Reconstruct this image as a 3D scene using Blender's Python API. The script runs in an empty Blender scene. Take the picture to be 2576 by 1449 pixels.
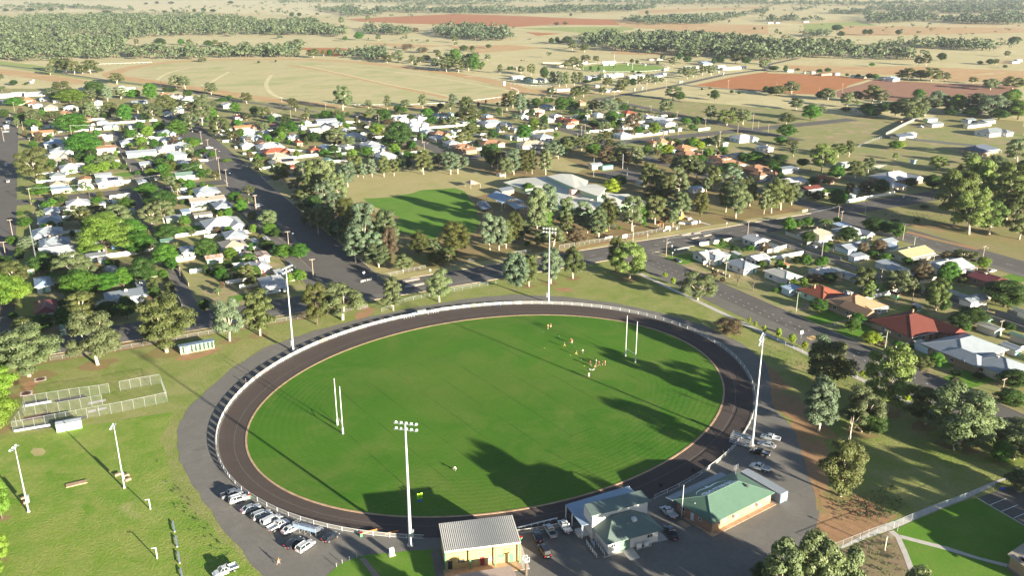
import bpy, math, random
import numpy as np
from mathutils import Vector, Matrix

# ------------------------------------------------------------------ camera, sky, sun, exposure
scene = bpy.context.scene
COL = scene.collection
YAW, PITCH, CAMH = math.radians(27.8), math.radians(19.5), 120.0
FOC = 2208.0 / 2576.0            # focal length in frame widths
cam_data = bpy.data.cameras.new('camera'); cam = bpy.data.objects.new('camera', cam_data); COL.objects.link(cam)
cam_data.sensor_width = 36.0; cam_data.lens = 36.0 * FOC
cam_data.clip_start = 1.0; cam_data.clip_end = 60000.0
cam.location = (0, 0, CAMH); cam.rotation_euler = (math.pi / 2 - PITCH, 0, -YAW)
scene.camera = cam
SUN_EL = math.radians(11.6)
SUN_XY = Vector((0.283, -0.959)).normalized()
world = bpy.data.worlds.new('World'); scene.world = world; world.use_nodes = True
wn = world.node_tree; wn.nodes.clear()
sky = wn.nodes.new('ShaderNodeTexSky'); sky.sky_type = 'NISHITA'; sky.sun_disc = False
sky.sun_elevation = SUN_EL; sky.sun_rotation = math.atan2(SUN_XY.x, SUN_XY.y)
sky.air_density = 0.8; sky.dust_density = 0.3; sky.altitude = 600
bg = wn.nodes.new('ShaderNodeBackground'); bg.inputs['Strength'].default_value = SKY_STRENGTH = 0.05
wo = wn.nodes.new('ShaderNodeOutputWorld')
wn.links.new(sky.outputs[0], bg.inputs['Color']); wn.links.new(bg.outputs[0], wo.inputs['Surface'])
sl = bpy.data.lights.new('sun', 'SUN'); sl.energy = 5.0; sl.angle = math.radians(0.6); sl.color = (1.0, 0.92, 0.75)
so = bpy.data.objects.new('sun', sl); COL.objects.link(so)
sd = Vector((SUN_XY.x * math.cos(SUN_EL), SUN_XY.y * math.cos(SUN_EL), math.sin(SUN_EL)))
so.rotation_euler = sd.to_track_quat('Z', 'Y').to_euler(); so.location = (60, -200, 300)
scene.view_settings.view_transform = 'Standard'; scene.view_settings.look = 'None'
scene.view_settings.gamma = 1.0; scene.view_settings.use_curve_mapping = False
scene.view_settings.exposure = EXPOSURE = 2.12
scene.cycles.max_bounces = 5; scene.cycles.diffuse_bounces = 3; scene.cycles.transparent_max_bounces = 12
scene.cycles.volume_bounces = 0
random.seed(7); rng = np.random.default_rng(7)

# ------------------------------------------------------------------ surveying: measurements of the place
# The ground plan uses the street grid: X runs along the cross streets, Y along the long streets (metres).
FD = 2208.0
REG = {c + str(i + 1): (ox, oy) for c, oy in zip('ABCD', (0, 530, 1060, 1590)) for i, ox in enumerate((0, 940, 1890, 2838))}
def zsc(reg): return (950 / (2544. if reg[0] == 'D' else 2549.)) / (3788 / 2576.)
def zp(reg, x, y):
    ox, oy = REG[reg]; s = 950 / (2544. if reg[0] == 'D' else 2549.)
    return ((ox + x * s) * 2576 / 3788, (oy + y * s) * 2576 / 3788)
CY, SY, CP, SP = math.cos(YAW), math.sin(YAW), math.cos(PITCH), math.sin(PITCH)
def sight(p):
    u, v = p[0] - 1288, p[1] - 724.5
    f, d = FD * CP - v * SP, -FD * SP - v * CP
    return (u * CY + f * SY, -u * SY + f * CY, d)
def G(p, h=0.0):
    r = sight(p); t = (CAMH - h) / -r[2]
    return (r[0] * t, r[1] * t)
def S(reg, x, y, h=0.0): return G(zp(reg, x, y), h)
def HT(b, t):
    g = G(b); r = sight(t); return CAMH + r[2] * math.hypot(*g) / math.hypot(r[0], r[1])
def depth(g, h=0.0): return (g[0] * SY + g[1] * CY) * CP + (CAMH - h) * SP
def pxm(g): return FD / depth(g)          # full-view pixels per metre

# ------------------------------------------------------------------ bookkeeping
LABELS = {}
def tag(o, label=None, cat=None, group=None, kind=None):
    if label:
        o['label'] = label; LABELS.setdefault(label, []).append(o.name)
    if cat: o['category'] = cat
    if group: o['group'] = group
    if kind: o['kind'] = kind
    return o
def thing(name, label, cat, loc=(0, 0, 0), rz=0.0, group=None):
    o = bpy.data.objects.new(name, None); COL.objects.link(o)
    o.empty_display_size = 0.3
    o.location = loc; o.rotation_euler = (0, 0, rz)
    return tag(o, label, cat, group)
def put(name, mesh, parent=None, loc=None, rz=None, scale=None, mat=None):
    o = bpy.data.objects.new(name, mesh); COL.objects.link(o)
    if parent is not None: o.parent = parent
    if loc is not None: o.location = loc
    if rz is not None: o.rotation_euler = (0, 0, rz)
    if scale is not None: o.scale = scale
    if mat is not None and mesh.materials:
        o.material_slots[0].link = 'OBJECT'; o.material_slots[0].material = mat
    return o
def copy_tree(o, parent=None):
    c = o.copy(); COL.objects.link(c); c.parent = parent
    for ch in list(o.children): copy_tree(ch, c)
    return c
ORD = ['', 'first', 'second', 'third', 'fourth', 'fifth', 'sixth', 'seventh', 'eighth', 'ninth', 'tenth', 'eleventh', 'twelfth']
def ordn(i):
    if i < len(ORD): return ORD[i]
    return '%d%s' % (i, 'th' if 10 < i % 100 < 14 else {1: 'st', 2: 'nd', 3: 'rd'}.get(i % 10, 'th'))

class MB:
    def __init__(s): s.v = []; s.f = []; s.m = []; s.sm = False
    def add(s, vs, fs, m=0):
        n = len(s.v); s.v += [tuple(p) for p in vs]; s.f += [tuple(i + n for i in f) for f in fs]; s.m += [m] * len(fs); return s
    def box(s, x0, x1, y0, y1, z0, z1, m=0):
        return s.add([(x0, y0, z0), (x1, y0, z0), (x1, y1, z0), (x0, y1, z0), (x0, y0, z1), (x1, y0, z1), (x1, y1, z1), (x0, y1, z1)],
                     [(0, 3, 2, 1), (4, 5, 6, 7), (0, 1, 5, 4), (1, 2, 6, 5), (2, 3, 7, 6), (3, 0, 4, 7)], m)
    def tube(s, pts, rad, n=6, m=0, cap=True):
        pts = [Vector(p) for p in pts]
        if not hasattr(rad, '__len__'): rad = [rad] * len(pts)
        vs = []
        for i, p in enumerate(pts):
            d = (pts[min(i + 1, len(pts) - 1)] - pts[max(i - 1, 0)]).normalized()
            a = d.orthogonal().normalized() if abs(d.z) < .95 else Vector((1, 0, 0)); b = d.cross(a).normalized(); a = b.cross(d)
            vs += [p + (a * math.cos(k * 2 * math.pi / n) + b * math.sin(k * 2 * math.pi / n)) * rad[i] for k in range(n)]
        fs = [(i * n + k, i * n + (k + 1) % n, (i + 1) * n + (k + 1) % n, (i + 1) * n + k) for i in range(len(pts) - 1) for k in range(n)]
        if cap: fs += [tuple(range(n - 1, -1, -1)), tuple(range((len(pts) - 1) * n, len(pts) * n))]
        return s.add(vs, fs, m)
    def cyl(s, x, y, z0, z1, r, n=10, m=0): return s.tube([(x, y, z0), (x, y, z1)], r, n, m)
    def bar(s, a, b, w, h, m=0):
        a, b = Vector(a), Vector(b); d = b - a; d2 = Vector((-d.y, d.x, 0))
        d2 = (d2.normalized() if d2.length > 1e-6 else Vector((1, 0, 0))) * w / 2
        up = d.cross(d2).normalized() * h / 2
        if up.z < 0: up = -up
        vs = [a - d2 - up, a + d2 - up, a + d2 + up, a - d2 + up, b - d2 - up, b + d2 - up, b + d2 + up, b - d2 + up]
        return s.add(vs, [(0, 1, 2, 3), (4, 7, 6, 5), (0, 4, 5, 1), (1, 5, 6, 2), (2, 6, 7, 3), (3, 7, 4, 0)], m)
    def prism(s, poly, z0, z1, m=0):
        n = len(poly)
        vs = [(x, y, z0) for x, y in poly] + [(x, y, z1) for x, y in poly]
        return s.add(vs, [tuple(range(n - 1, -1, -1)), tuple(range(n, 2 * n))] + [(i, (i + 1) % n, (i + 1) % n + n, i + n) for i in range(n)], m)
    def ball(s, c, r, n=8, k=5, m=0, sz=1.0):
        vs = [(c[0], c[1], c[2] - r * sz)]
        for i in range(1, k):
            t = -math.pi / 2 + math.pi * i / k
            vs += [(c[0] + r * math.cos(t) * math.cos(2 * math.pi * j / n), c[1] + r * math.cos(t) * math.sin(2 * math.pi * j / n), c[2] + r * sz * math.sin(t)) for j in range(n)]
        vs.append((c[0], c[1], c[2] + r * sz)); L = len(vs) - 1
        fs = [(0, 1 + (j + 1) % n, 1 + j) for j in range(n)]
        for i in range(k - 2): fs += [(1 + i * n + j, 1 + i * n + (j + 1) % n, 1 + (i + 1) * n + (j + 1) % n, 1 + (i + 1) * n + j) for j in range(n)]
        fs += [(L, 1 + (k - 2) * n + j, 1 + (k - 2) * n + (j + 1) % n) for j in range(n)]
        return s.add(vs, fs, m)
    def mesh(s, name, *mats, smooth=False):
        me = bpy.data.meshes.new(name); me.from_pydata(s.v, [], s.f)
        for m in mats: me.materials.append(m)
        if len(mats) > 1: me.polygons.foreach_set('material_index', s.m)
        if smooth or s.sm: me.polygons.foreach_set('use_smooth', [True] * len(s.f))
        me.update(); return me
    def build(s, name, mat, parent=None, loc=None, rz=None, smooth=False):
        mats = mat if isinstance(mat, (list, tuple)) else [mat]
        return put(name, s.mesh(name, *mats, smooth=smooth), parent, loc, rz)

# ------------------------------------------------------------------ materials
def nodes(name):
    m = bpy.data.materials.new(name); m.use_nodes = True; nt = m.node_tree; nt.nodes.clear()
    out = nt.nodes.new('ShaderNodeOutputMaterial'); p = nt.nodes.new('ShaderNodeBsdfPrincipled')
    nt.links.new(p.outputs[0], out.inputs['Surface']); p.inputs['Roughness'].default_value = .8
    return m, nt, p, out
def lk(nt, a, b): nt.links.new(a, b)
def N(nt, t, **k):
    n = nt.nodes.new('ShaderNode' + t)
    for a, b in k.items():
        if a in n.inputs: n.inputs[a].default_value = b
        else: setattr(n, a, b)
    return n
def mathn(nt, op, a, b=None):
    n = nt.nodes.new('ShaderNodeMath'); n.operation = op
    for i, x in enumerate((a, b)):
        if x is None: continue
        if isinstance(x, (int, float)): n.inputs[i].default_value = x
        else: nt.links.new(x, n.inputs[i])
    return n.outputs[0]
def mixc(nt, f, a, b, mode='MIX'):
    n = nt.nodes.new('ShaderNodeMix'); n.data_type = 'RGBA'; n.blend_type = mode
    for i, x in ((0, f), (6, a), (7, b)):
        if isinstance(x, (int, float)): n.inputs[i].default_value = x
        elif isinstance(x, (tuple, list)): n.inputs[i].default_value = (*x[:3], 1)
        else: nt.links.new(x, n.inputs[i])
    return n.outputs[2]
def noise(nt, vec, scale, detail=4, rough=.6, lo=.35, hi=.65, dist=0.0):
    n = N(nt, 'TexNoise'); n.inputs['Scale'].default_value = scale; n.inputs['Detail'].default_value = detail
    n.inputs['Roughness'].default_value = rough; n.inputs['Distortion'].default_value = dist
    nt.links.new(vec, n.inputs['Vector'])
    r = N(nt, 'MapRange'); r.inputs[1].default_value = lo; r.inputs[2].default_value = hi; nt.links.new(n.outputs[0], r.inputs[0])
    return r.outputs[0]
def scalev(nt, vec, sx, sy, sz=1, rz=0.0):
    n = N(nt, 'Mapping'); n.inputs['Scale'].default_value = (sx, sy, sz); n.inputs['Rotation'].default_value = (0, 0, rz)
    nt.links.new(vec, n.inputs['Vector']); return n.outputs[0]
def pos(nt): return N(nt, 'NewGeometry').outputs['Position']
def bump(nt, p, h, strength=.5, dist=.1):
    b = N(nt, 'Bump'); b.inputs['Strength'].default_value = strength; b.inputs['Distance'].default_value = dist
    nt.links.new(h, b.inputs['Height']); nt.links.new(b.outputs[0], p.inputs['Normal'])

def ground_mat(name, cols, big=.01, mid=.06, fine=.7, patch=None, bumpd=.15, stretch=(1, 1), lo=.38, hi=.62, tuft=None):
    """cols = four base colours mixed at three scales; patch = (colour, scale, lo, hi) bare patches; tuft adds dark tufts."""
    m, nt, p, out = nodes(name); v = pos(nt); vs = scalev(nt, v, stretch[0], stretch[1])
    n1 = noise(nt, vs, big, 5, .6, lo, hi); n2 = noise(nt, vs, mid, 5, .65, .4, .62, .6); n3 = noise(nt, v, fine, 6, .75, .3, .7)
    c = mixc(nt, n1, cols[0], cols[1]); c = mixc(nt, mathn(nt, 'MULTIPLY', n2, .75), c, cols[2])
    c = mixc(nt, mathn(nt, 'MULTIPLY', n3, .6), c, cols[3]); c = mixc(nt, mathn(nt, 'MULTIPLY', noise(nt, v, fine * .35, 5, .8, .42, .6), .35), c, tuple(x * .72 for x in cols[2]))
    if patch:
        pf = noise(nt, vs, patch[1], 6, .65, patch[2], patch[3], .8); c = mixc(nt, pf, c, patch[0])
    if tuft:
        tf = noise(nt, v, tuft[1], 3, .7, tuft[2], tuft[3]); c = mixc(nt, tf, c, tuft[0])
    nt.links.new(c, p.inputs['Base Color']); p.inputs['Roughness'].default_value = .95
    p.inputs['Specular IOR Level'].default_value = .15
    h = noise(nt, v, fine * 1.6, 6, .7, 0, 1); bump(nt, p, h, .6, bumpd)
    return m
def plain(name, col, rough=.6, metal=0.0, var=.12, scale=1.5, spec=.4, dirt=None, coat=0.0):
    m, nt, p, out = nodes(name); v = N(nt, 'TexCoord').outputs['Object']
    n = noise(nt, v, scale, 4, .6, .3, .7)
    c = mixc(nt, n, tuple(x * (1 - var) for x in col), tuple(min(1, x * (1 + var)) for x in col))
    if dirt: c = mixc(nt, noise(nt, v, dirt[1], 6, .7, dirt[2], dirt[3], 1.0), c, dirt[0])
    nt.links.new(c, p.inputs['Base Color']); p.inputs['Roughness'].default_value = rough; p.inputs['Metallic'].default_value = metal
    p.inputs['Specular IOR Level'].default_value = spec; p.inputs['Coat Weight'].default_value = coat
    return m
def roof_mat(name, col, tile=False, pitch=.2, rough=.45, var=.12, dirt=None, metal=0.0, depthm=.03):
    """ribbed sheet or tiles; ribs always run down the slope of the face they are on"""
    m, nt, p, out = nodes(name); tc = N(nt, 'TexCoord'); v = tc.outputs['Object']
    sx = N(nt, 'SeparateXYZ'); nt.links.new(v, sx.inputs[0]); sn = N(nt, 'SeparateXYZ'); nt.links.new(tc.outputs['Normal'], sn.inputs[0])
    f = mathn(nt, 'GREATER_THAN', mathn(nt, 'ABSOLUTE', sn.outputs[0]), mathn(nt, 'ABSOLUTE', sn.outputs[1]))
    mx = N(nt, 'Mix'); nt.links.new(f, mx.inputs[0]); nt.links.new(sx.outputs[0], mx.inputs[2]); nt.links.new(sx.outputs[1], mx.inputs[3])
    my = N(nt, 'Mix'); nt.links.new(f, my.inputs[0]); nt.links.new(sx.outputs[1], my.inputs[2]); nt.links.new(sx.outputs[0], my.inputs[3])
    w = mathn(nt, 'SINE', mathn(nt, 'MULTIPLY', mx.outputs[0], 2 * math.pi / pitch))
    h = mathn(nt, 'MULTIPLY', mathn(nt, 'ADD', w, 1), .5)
    if tile:
        w2 = mathn(nt, 'FRACT', mathn(nt, 'MULTIPLY', my.outputs[0], 1 / .34)); h = mathn(nt, 'ADD', mathn(nt, 'MULTIPLY', h, .5), mathn(nt, 'MULTIPLY', w2, .8))
    oi = N(nt, 'ObjectInfo')
    n = noise(nt, v, .5, 5, .65, .3, .7, .5); n2 = noise(nt, v, 5 if tile else 2.2, 3, .6, .35, .65)
    c = mixc(nt, n, tuple(x * (1 - var) for x in col), tuple(min(1, x * (1 + var)) for x in col))
    c = mixc(nt, mathn(nt, 'MULTIPLY', n2, .5 if tile else .2), c, tuple(x * .62 for x in col))
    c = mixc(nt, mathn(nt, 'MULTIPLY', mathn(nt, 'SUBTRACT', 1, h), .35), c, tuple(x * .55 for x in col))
    if dirt: c = mixc(nt, noise(nt, scalev(nt, v, 1, .5), dirt[1], 6, .75, dirt[2], dirt[3], 1.2), c, dirt[0])
    nt.links.new(c, p.inputs['Base Color']); p.inputs['Roughness'].default_value = rough; p.inputs['Metallic'].default_value = metal
    p.inputs['Specular IOR Level'].default_value = .15
    bump(nt, p, h, .7, depthm); return m
def leaf_mat(name, a, b, trans=.32):
    m, nt, p, out = nodes(name); tc = N(nt, 'TexCoord'); oi = N(nt, 'ObjectInfo')
    v = N(nt, 'VectorMath'); v.operation = 'ADD'; nt.links.new(tc.outputs['Object'], v.inputs[0]); nt.links.new(oi.outputs['Random'], v.inputs[1])
    n = noise(nt, v.outputs[0], 7, 3, .6, .35, .65); n2 = noise(nt, v.outputs[0], 60, 2, .6, .3, .7)
    c = mixc(nt, n, a, b); c = mixc(nt, mathn(nt, 'MULTIPLY', n2, .4), c, tuple(x * .6 for x in a))
    hs = N(nt, 'HueSaturation'); nt.links.new(c, hs.inputs['Color'])
    nt.links.new(mathn(nt, 'ADD', .485, mathn(nt, 'MULTIPLY', oi.outputs['Random'], .03)), hs.inputs['Hue'])
    r2 = mathn(nt, 'FRACT', mathn(nt, 'MULTIPLY', oi.outputs['Random'], 7.31))
    nt.links.new(mathn(nt, 'ADD', .72, mathn(nt, 'MULTIPLY', r2, .55)), hs.inputs['Value'])
    nt.links.new(hs.outputs[0], p.inputs['Base Color']); p.inputs['Roughness'].default_value = .55; p.inputs['Specular IOR Level'].default_value = .25
    t = N(nt, 'BsdfTranslucent'); nt.links.new(hs.outputs[0], t.inputs['Color'])
    mx = N(nt, 'MixShader'); mx.inputs[0].default_value = trans; nt.links.new(p.outputs[0], mx.inputs[1]); nt.links.new(t.outputs[0], mx.inputs[2])
    nt.links.new(mx.outputs[0], out.inputs['Surface']); return m
def brick_mat(name, a, b, mortar, sc=1.0):
    m, nt, p, out = nodes(name); tc = N(nt, 'TexCoord'); sx = N(nt, 'SeparateXYZ'); nt.links.new(tc.outputs['Object'], sx.inputs[0])
    cv = N(nt, 'CombineXYZ'); nt.links.new(mathn(nt, 'ADD', sx.outputs[0], sx.outputs[1]), cv.inputs[0]); nt.links.new(sx.outputs[2], cv.inputs[1])
    br = N(nt, 'TexBrick'); nt.links.new(cv.outputs[0], br.inputs['Vector']); br.inputs['Color1'].default_value = (*a, 1); br.inputs['Color2'].default_value = (*b, 1)
    br.inputs['Mortar'].default_value = (*mortar, 1); br.inputs['Scale'].default_value = 1; br.inputs['Brick Width'].default_value = .24 * sc
    br.inputs['Row Height'].default_value = .086 * sc; br.inputs['Mortar Size'].default_value = .012 * sc
    c = mixc(nt, mathn(nt, 'MULTIPLY', noise(nt, tc.outputs['Object'], 1.2, 5, .6, .3, .7), .4), br.outputs[0], tuple(x * .75 for x in a))
    nt.links.new(c, p.inputs['Base Color']); p.inputs['Roughness'].default_value = .9; return m
def mesh_mat(name, col, alpha):
    """woven wire: so fine that it only veils what lies behind"""
    m, nt, p, out = nodes(name); p.inputs['Base Color'].default_value = (*col, 1); p.inputs['Roughness'].default_value = .6
    tr = N(nt, 'BsdfTransparent'); mx = N(nt, 'MixShader'); mx.inputs[0].default_value = alpha
    nt.links.new(tr.outputs[0], mx.inputs[1]); nt.links.new(p.outputs[0], mx.inputs[2]); nt.links.new(mx.outputs[0], out.inputs['Surface']); return m

STRAW = (.56, .45, .26); RED = (.36, .15, .075); GREEN = (.12, .2, .04); DUST = (.42, .27, .16)
M = {}
M['ground'] = ground_mat('dry_ground', [(.54, .45, .25), (.62, .53, .31), (.46, .40, .20), (.36, .32, .15)], .003, .02, .35, ((.44, .27, .13), .0035, .57, .70), .3, (1, 1))
M['town'] = ground_mat('town_ground', [(.34, .26, .15), (.25, .27, .09), (.18, .25, .05), (.28, .20, .12)], .03, .09, .8, ((.38, .27, .17), .06, .52, .68), .1)
M['park'] = ground_mat('park_grass', [(.25, .27, .07), (.17, .245, .04), (.36, .32, .14), (.10, .15, .022)], .022, .10, 1.1, ((.36, .25, .13), .035, .64, .78), .4, (1, 1))
M['parkL'] = ground_mat('park_lush', [(.205, .285, .045), (.125, .25, .022), (.32, .33, .09), (.08, .165, .012)], .03, .13, 1.0, ((.33, .31, .13), .04, .60, .76), .5)
M['school'] = ground_mat('school_ground', [(.27, .16, .085), (.31, .24, .115), (.23, .22, .07), (.19, .12, .06)], .018, .08, .9, ((.17, .21, .05), .022, .55, .72), .1)
M['dryoval'] = ground_mat('tan_grass', [(.40, .34, .16), (.30, .30, .10), (.43, .35, .18), (.28, .24, .10)], .03, .1, .9, ((.36, .18, .09), .04, .66, .78), .08)
M['lawn'] = ground_mat('lawn', [(.085, .21, .015), (.115, .25, .022), (.17, .25, .045), (.065, .15, .013)], .03, .12, 1.5, None, .06)
M['dirt'] = ground_mat('red_dirt', [(.38, .20, .11), (.44, .25, .13), (.30, .19, .09), (.25, .15, .08)], .05, .2, 1.3, ((.20, .21, .07), .06, .56, .66), .08)
M['redf'] = ground_mat('red_field', [(.42, .165, .06), (.46, .19, .075), (.36, .15, .06), (.34, .14, .055)], .01, .05, .4, None, .2, (1, 3))
M['redf2'] = ground_mat('brown_field', [(.30, .155, .10), (.34, .17, .10), (.27, .15, .10), (.25, .13, .08)], .01, .05, .4, ((.37, .16, .075), .012, .55, .7), .2, (1, 3))
M['redf3'] = ground_mat('red_straw_field', [(.46, .24, .11), (.47, .29, .14), (.50, .39, .20), (.40, .23, .10)], .008, .04, .4, ((.50, .42, .22), .015, .58, .66), .2, (1, 2.5))
M['infield'] = ground_mat('racecourse_grass', [(.50, .42, .23), (.56, .46, .27), (.44, .39, .20), (.36, .32, .15)], .008, .05, .35, ((.31, .32, .13), .011, .50, .66), .4, (1, 2.2))
M['paddock'] = ground_mat('green_paddock', [(.30, .34, .11), (.38, .38, .15), (.25, .31, .08), (.22, .25, .07)], .012, .06, .5, None, .15, (1, 2))
M['paddock2'] = ground_mat('mixed_paddock', [(.26, .22, .09), (.22, .24, .07), (.33, .24, .13), (.16, .19, .05)], .015, .07, .5, ((.36, .20, .10), .02, .6, .72), .15)
M['pasture'] = ground_mat('pale_pasture', [(.62, .53, .32), (.66, .58, .37), (.55, .48, .27), (.48, .42, .22)], .004, .02, .2, ((.46, .27, .15), .004, .58, .7), .3, (1, 2))
M['gravel'] = ground_mat('gravel', [(.185, .172, .152), (.22, .20, .175), (.165, .152, .135), (.125, .115, .10)], .03, .15, 2.5, ((.24, .19, .13), .03, .62, .78), .03)
M['gravelG'] = ground_mat('verge_gravel', [(.17, .155, .135), (.20, .18, .155), (.15, .14, .12), (.12, .11, .10)], .04, .2, 2.0, None, .03)
M['asphalt'] = ground_mat('asphalt', [(.14, .127, .113), (.162, .147, .13), (.118, .108, .096), (.088, .081, .073)], .03, .12, 2.0, None, .02)
M['lane'] = ground_mat('lane_seal', [(.17, .15, .135), (.20, .175, .15), (.14, .13, .115), (.12, .11, .10)], .04, .15, 1.6, ((.16, .17, .06), .09, .6, .7), .04)
M['trackseal'] = ground_mat('cycle_track', [(.088, .067, .058), (.105, .08, .068), (.08, .062, .054), (.06, .047, .042)], .02, .1, 2.2, None, .02)
M['concrete'] = plain('concrete', (.46, .42, .37), .85, 0, .12, .8)
M['kerb'] = plain('kerb', (.45, .36, .27), .85, 0, .12, .6)
M['earthkerb'] = plain('sand_edge', (.40, .26, .16), .9, 0, .25, .5)
M['white'] = plain('white_paint', (.62, .61, .59), .5, 0, .04)
M['line'] = plain('line_paint', (.72, .70, .66), .6, 0, .1)
M['cream'] = plain('cream_render', (.66, .57, .42), .7, 0, .06)
M['weather'] = plain('weatherboard', (.56, .54, .50), .7, 0, .06)
M['palegreen'] = plain('pale_green_wall', (.42, .58, .36), .7, 0, .05)
M['paleblue'] = plain('pale_blue_wall', (.50, .58, .62), .7, 0, .05)
M['brickr'] = brick_mat('red_brick', (.30, .12, .07), (.38, .17, .09), (.40, .33, .26))
M['brickc'] = brick_mat('cream_brick', (.50, .34, .12), (.55, .40, .17), (.40, .31, .17))
M['brickb'] = brick_mat('brown_brick', (.34, .19, .11), (.42, .25, .15), (.40, .33, .26))
M['galv'] = plain('galvanised', (.50, .52, .54), .42, .6, .1, 1.0)
M['polewhite'] = plain('pole_grey', (.42, .43, .44), .5, .1, .05, .5)
M['timber'] = plain('pole_timber', (.33, .25, .18), .85, 0, .2, 3)
M['polegreen'] = plain('treated_pole', (.30, .34, .22), .85, 0, .15, 2)
M['glass'] = plain('window_glass', (.035, .045, .055), .12, 0, .2, 2, .8)
M['carglass'] = plain('car_glass', (.02, .025, .03), .08, 0, .1, 2, .9)
M['rubber'] = plain('rubber', (.022, .022, .022), .8, 0, .1)
M['alloy'] = plain('alloy', (.45, .45, .46), .3, .8, .05)
M['black'] = plain('black_plastic', (.03, .03, .032), .6, 0, .1)
M['redlamp'] = plain('red_lens', (.45, .02, .015), .3, 0, .05)
M['lamp'] = plain('lamp_lens', (.55, .57, .58), .25, 0, .03, spec=.8)
M['green'] = plain('green_paint', (.10, .32, .14), .5, 0, .06)
M['maroon'] = plain('maroon_paint', (.22, .025, .03), .5, 0, .06)
M['bark'] = plain('pale_bark', (.52, .43, .33), .8, 0, .25, 4, dirt=((.26, .18, .12), 5, .55, .68))
M['barkd'] = plain('dark_bark', (.13, .095, .07), .9, 0, .25, 5)
M['barko'] = plain('orange_bark', (.50, .27, .15), .85, 0, .2, 5)
M['chain'] = mesh_mat('woven_wire', (.42, .45, .42), .03)
M['chaing'] = mesh_mat('green_wire', (.35, .45, .33), .25)
M['picket'] = mesh_mat('white_weldmesh', (.62, .60, .54), .14)
M['sail'] = plain('shade_sail', (.55, .50, .42), .8, 0, .06)
M['salmon'] = plain('salmon_roof', (.60, .36, .27), .6, 0, .05)
M['solar'] = plain('solar_cell', (.012, .016, .035), .2, 0, .15, spec=.7)
M['orangecloth'] = plain('orange_mat', (.62, .20, .06), .7, 0, .1)
M['skin'] = plain('skin', (.50, .30, .21), .6, 0, .06)
M['yellow'] = plain('yellow', (.70, .50, .05), .5)
M['lime'] = plain('lime_vinyl', (.35, .70, .02), .4, 0, .03)
M['bluev'] = plain('blue_vinyl', (.02, .10, .45), .4, 0, .05)
M['aqua'] = plain('aqua_mesh', (.12, .32, .26), .6)
for k, c, t, d in [('w', (.42, .42, .42), 0, None), ('s', (.28, .305, .33), 0, None), ('d', (.11, .13, .17), 0, None), ('r', (.30, .095, .055), 1, None), ('R', (.16, .05, .038), 1, None),
                   ('o', (.42, .21, .11), 1, None), ('b', (.30, .165, .10), 1, None), ('B', (.44, .26, .15), 1, None), ('g', (.17, .25, .20), 0, None), ('G', (.12, .22, .165), 0, None), ('t', (.36, .31, .24), 0, None),
                   ('m', (.17, .05, .05), 0, None), ('u', (.28, .36, .46), 0, None), ('x', (.42, .39, .35), 0, ((.30, .12, .05), .8, .46, .56)), ('y', (.44, .37, .21), 0, None), ('k', (.05, .05, .055), 0, None),
                   ('c', (.62, .58, .49), 0, None), ('h', (.22, .24, .24), 0, None), ('f', (.42, .40, .34), 0, None)]:
    M['roof_' + k] = roof_mat('roof_' + k, c, bool(t), .3 if t else .38, .75 if t else .42, .1, d, 0.0, .05 if t else .03)
ROOFWORD = dict(w='white', s='silver', d='slate-grey', r='red tiled', R='dark red', o='orange tiled', b='brown tiled', B='tan tiled', g='pale green', G='green', t='beige', m='maroon', u='pale blue', x='rusty', y='straw-coloured', k='black', c='cream', h='grey', f='off-white')
LEAF = {
 'g': (leaf_mat('gum_grey_green', (0.120, 0.155, 0.061), (0.174, 0.208, 0.090)), 'grey-green gum', 'gum'),
 'G': (leaf_mat('gum_blue_green', (0.124, 0.174, 0.091), (0.184, 0.236, 0.135)), 'blue-green gum', 'gum'),
 'o': (leaf_mat('gum_olive', (0.090, 0.113, 0.032), (0.144, 0.160, 0.052)), 'olive gum', 'gum'),
 'l': (leaf_mat('gum_light', (0.122, 0.179, 0.040), (0.182, 0.236, 0.058)), 'light green gum', 'gum'),
 'r': (leaf_mat('street_green', (0.051, 0.138, 0.014), (0.089, 0.188, 0.022)), 'bright green', 'round'),
 'd': (leaf_mat('dark_green', (0.034, 0.074, 0.014), (0.063, 0.112, 0.022)), 'dark green', 'round'),
 'y': (leaf_mat('yellow_green', (0.117, 0.205, 0.022), (0.170, 0.265, 0.034)), 'yellow-green', 'round'),
 'Y': (leaf_mat('lime_green', (.26, .34, .02), (.33, .42, .04)), 'lime green', 'round'),
 'c': (leaf_mat('casuarina', (0.083, 0.099, 0.023), (0.139, 0.144, 0.036)), 'dark olive she-oak', 'oak'),
 'n': (leaf_mat('reddish_brown', (.14, .105, .055), (.20, .15, .085)), 'brownish', 'oak'),
 'p': (leaf_mat('palm_green', (.11, .17, .04), (.18, .24, .07)), 'palm', 'palm'),
 'q': (leaf_mat('pine_green', (0.107, 0.176, 0.024), (0.170, 0.245, 0.041)), 'spreading yellow-green pine', 'pine'),
 'v': (leaf_mat('bare_twigs', (.16, .115, .075), (.20, .15, .10)), 'bare brown', 'bare'),
}
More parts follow.
